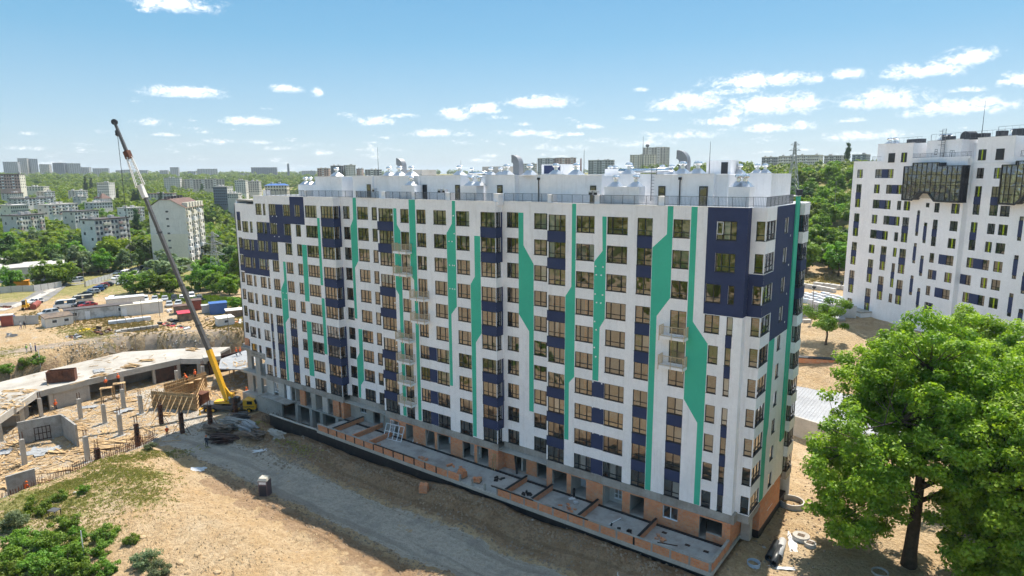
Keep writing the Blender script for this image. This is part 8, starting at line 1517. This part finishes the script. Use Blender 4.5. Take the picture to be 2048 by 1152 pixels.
gravel('soil_clods', 'clods of brown soil along the terrace and the track', [(-88, -8, -20, -7.2, 1.0, 2200, .13), (-84, -19, -35, -18.6, .7, 900, .13), (-16, 2, -12, 30, 2.2, 500, .12)], 'dirt')
gravel('sand_clods', 'clods and crumbs of sand over the sunlit bank', [(-92, -26, -52, -25, 3.2, 1500, .10), (-80, -34, -55, -30, 3, 600, .12), (-152, -14, -140, 10, 1.6, 500, .16)], 'sand_clod')
def offcuts():
    r_ = np.random.default_rng(31); mb = MB()
    for (x0, y0, x1, y1, w, n, z) in ((-125, -24, -126, -4, 5.0, 170, None), (-110, -30, -106, -12, 3, 120, None), (-118, -33, -104, -34, 3.0, 240, None), (-122, -2, -110, 6, 2.4, 240, None), (-123, -27, -120, -22, 1.5, 120, None), (-138, -20, -140, 0, 3.2, 35, -2.99), (-128, -31, -132, -26, 3.0, 60, -2.99), (-119, 8, -112, 12, 3, 120, -2.98)):
        for i in range(n):
            t = r_.random(); x = x0 + (x1 - x0) * t + r_.normal() * w; y = y0 + (y1 - y0) * t + r_.normal() * w * .8
            sd = float(sdpoly(np.array([x]), np.array([y]), PIT_POLY)[0])
            if z is None and (sd > -1.0): continue
            zz = (hz(x, y) if z is None else z) + r_.uniform(0, .12); a = r_.normal() * .5 + (0.9 if r_.random() < .5 else -.6); l = r_.uniform(.4, 1.2) if r_.random() < .6 else r_.uniform(1.5, 3.4); mb.bar((x, y, zz + .03), (x + math.cos(a) * l, y + math.sin(a) * l, zz + .03 + r_.uniform(0, .12)), r_.uniform(.08, .2), .05)
    tag(mb.build('timber_litter', 'timber'), 'countless timber offcuts littering the building site', None, None, 'stuff')
offcuts()
# ------------------------------------------------------------------ people
def person(px, py, z, rz, top, legs, hat, lb, stride=.25, arm=.0, bend=0.0, vest=None):
    p = gp(px, py, z) if z is not None else on(px, py); t = thing('person', lb, 'person', (p[0], p[1], p[2]), rz, None)
    V = [(0, 0, .95), (0, bend * .3, 1.18), (0, bend * .7, 1.42), (0, bend * .85, 1.52), (0, bend, 1.66), (.10, 0, .90), (.11, stride * .45, .50), (.11, stride * .2, .09), (.11, stride * .2 + .14, .04), (-.10, 0, .90), (-.11, -stride * .1, .50), (-.11, -stride * .8, .10), (-.11, -stride * .8 + .14, .05), (.20, bend * .7, 1.40), (.25, bend * .7 + arm * .5 - .04, 1.13), (.24, bend * .7 + arm + .12, .92), (-.20, bend * .7, 1.40), (-.25, bend * .7 - arm * .3, 1.13), (-.24, bend * .7 + .05, .90)]
    E_ = [(0, 1), (1, 2), (2, 3), (3, 4), (0, 5), (5, 6), (6, 7), (7, 8), (0, 9), (9, 10), (10, 11), (11, 12), (2, 13), (13, 14), (14, 15), (2, 16), (16, 17), (17, 18)]
    rad = [.16, .155, .17, .06, .105, .095, .075, .05, .04, .095, .075, .05, .04, .07, .05, .04, .07, .05, .04]
    me = bpy.data.meshes.new('body'); me.from_pydata(V, E_, []); me.materials.append(MATS[top]); me.materials.append(MATS[legs]); me.materials.append(MATS['skin']); o = link('body', me, t); md = o.modifiers.new('skin', 'SKIN'); sd = me.skin_vertices[0].data
    for i, r_ in enumerate(rad): sd[i].radius = (r_, r_ * .85)
    sd[0].use_root = True; o.modifiers.new('sub', 'SUBSURF').levels = 1; o.modifiers['sub'].render_levels = 1
    dg = bpy.context.evaluated_depsgraph_get(); ev = o.evaluated_get(dg); bm = bpy.data.meshes.new_from_object(ev); o.modifiers.clear(); o.data = bm; bm.materials.clear()
    for q in (top, legs, 'skin'): bm.materials.append(MATS[q])
    for f in bm.polygons:
        z_ = f.center.z; f.material_index = 1 if z_ < .92 and abs(f.center.x) < .20 else (2 if z_ > 1.50 or (z_ < 1.0 and abs(f.center.x) > .2) else 0); f.use_smooth = True
    if hat: MB().lathe([(.15, 1.70), (.135, 1.74), (.125, 1.80), (.07, 1.86), (.01, 1.87)], 12, (0, bend, 0)).build('helmet', hat, t)
    else: MB().lathe([(.112, 1.66), (.118, 1.72), (.09, 1.78), (.01, 1.80)], 12, (0, bend - .01, 0)).build('hair', 'cloth_dark', t)
    if vest: MB().lathe([(.185, 1.0), (.19, 1.2), (.185, 1.40), (.10, 1.46)], 10, (0, bend * .6, 0)).build('vest', vest, t)
person(335, 874, -6.75, 1.2, 'hi_vis', 'cloth_dark', 'helmet_white', 'worker in orange vest and white helmet walking across the site', .45, .15, vest='hi_vis'); person(414, 894, None, .6, 'cloth_dark', 'cloth_dark', 'helmet', 'worker in dark clothes and orange helmet on the shaded road', .1)
for i, (px, top, legs, hat, lb, v) in enumerate(((54, 'cloth_pale', 'cloth_pale', None, 'person in pale clothes with a green vest at the top of the bank', 'vest_green'), (63, 'cloth_pale', 'cloth_dark', 'helmet_white', 'person in a pale shirt and white helmet, middle of the three', None), (72, 'cloth_blue', 'cloth_blue', None, 'person in dark blue clothes, right of the three', None))): person(px, 706 - i * 1, None, 2.0 + i * .5, top, legs, hat, lb, .15, 0, 0, v)
person(42, 658, None, .5, 'cloth_pale', 'cloth_blue', None, 'person in a light top walking by the metal fence', .3); person(50, 657, None, .7, 'cloth_dark', 'cloth_dark', None, 'person in dark clothes walking by the metal fence', .3)
person(473, 712, -3.0, 2.2, 'hi_vis', 'cloth_dark', 'helmet', 'left worker in orange on the pale sheeted deck', .3, .1, 0, 'hi_vis'); person(481, 711, -3.0, 2.4, 'hi_vis', 'cloth_dark', 'helmet', 'right worker in orange on the pale sheeted deck', .4, .1, 0, 'hi_vis')
person(212, 775, -4.5, 1.0, 'hi_vis', 'cloth_dark', 'helmet_white', 'worker in orange leaning at the edge of the garage roof', .1, .3, .25, 'hi_vis'); person(238, 766, -4.2, 1.4, 'hi_vis', 'cloth_dark', 'helmet', 'worker in orange bending below the garage roof edge', .1, .3, .3, 'hi_vis'); person(391, 758, -4.6, 1.2, 'hi_vis', 'cloth_dark', 'helmet', 'worker in orange helmet above the timber formwork', .1, .2, .2, 'hi_vis'); person(375, 765, -4.8, 2.2, 'hi_vis', 'cloth_dark', 'helmet', 'worker in orange crouching on the formwork boards', .1, .3, .4, 'hi_vis'); person(53, 990, -6.6, .4, 'hi_vis', 'cloth_dark', 'helmet', 'worker in orange before the short concrete wall', .1, .2, .2); person(112, 820, -6.8, 1.0, 'hi_vis', 'cloth_dark', 'helmet', 'worker in orange in the dark garage opening', .1, .2, .2); person(494, 793, -6.5, 1.5, 'hi_vis', 'cloth_dark', 'helmet', 'worker in orange behind the crane cab', .2, .1)

def platform(px, py, z, lb):
    p = gp(px, py, z); t = thing('work_platform', lb, 'platform', (p[0], p[1], -7.0), 1.1); h = z + 7.0 - .02; MB().box(-1.0, 1.0, -.6, .6, h - .06, h).build('deck', 'timber', t)
    for x in (-.9, .9):
        for y in (-.5, .5): MB().box(x - .05, x + .05, y - .05, y + .05, 0, h - .06).build('leg', 'timber', t)
        MB().bar((x, -.5, .2), (x, .5, h - .2), .05).build('brace', 'timber', t)
platform(212, 775, -4.5, 'timber trestle under the worker at the roof edge, left one'); platform(238, 766, -4.2, 'timber trestle under the worker at the roof edge, right one'); platform(391, 758, -4.6, 'timber trestle behind the formwork, right one'); platform(375, 765, -4.8, 'timber trestle behind the formwork, left one')
# ------------------------------------------------------------------ the air
hm = bpy.data.materials.new('haze_air'); hm.use_nodes = True; _n = hm.node_tree; _n.nodes.clear(); _o = _n.nodes.new('ShaderNodeOutputMaterial'); _v = _n.nodes.new('ShaderNodeVolumePrincipled')
_v.inputs['Color'].default_value = (.80, .90, 1.0, 1); _v.inputs['Density'].default_value = 0.00010; _v.inputs['Anisotropy'].default_value = 0.2; _n.links.new(_v.outputs[0], _o.inputs['Volume']); MATS['haze_air'] = hm
hzb = MB().box(-8200, 8200, -8200, 8200, -14, 150).build('haze', 'haze_air'); tag(hzb, 'thin blue air over the whole scene', None, None, 'stuff')
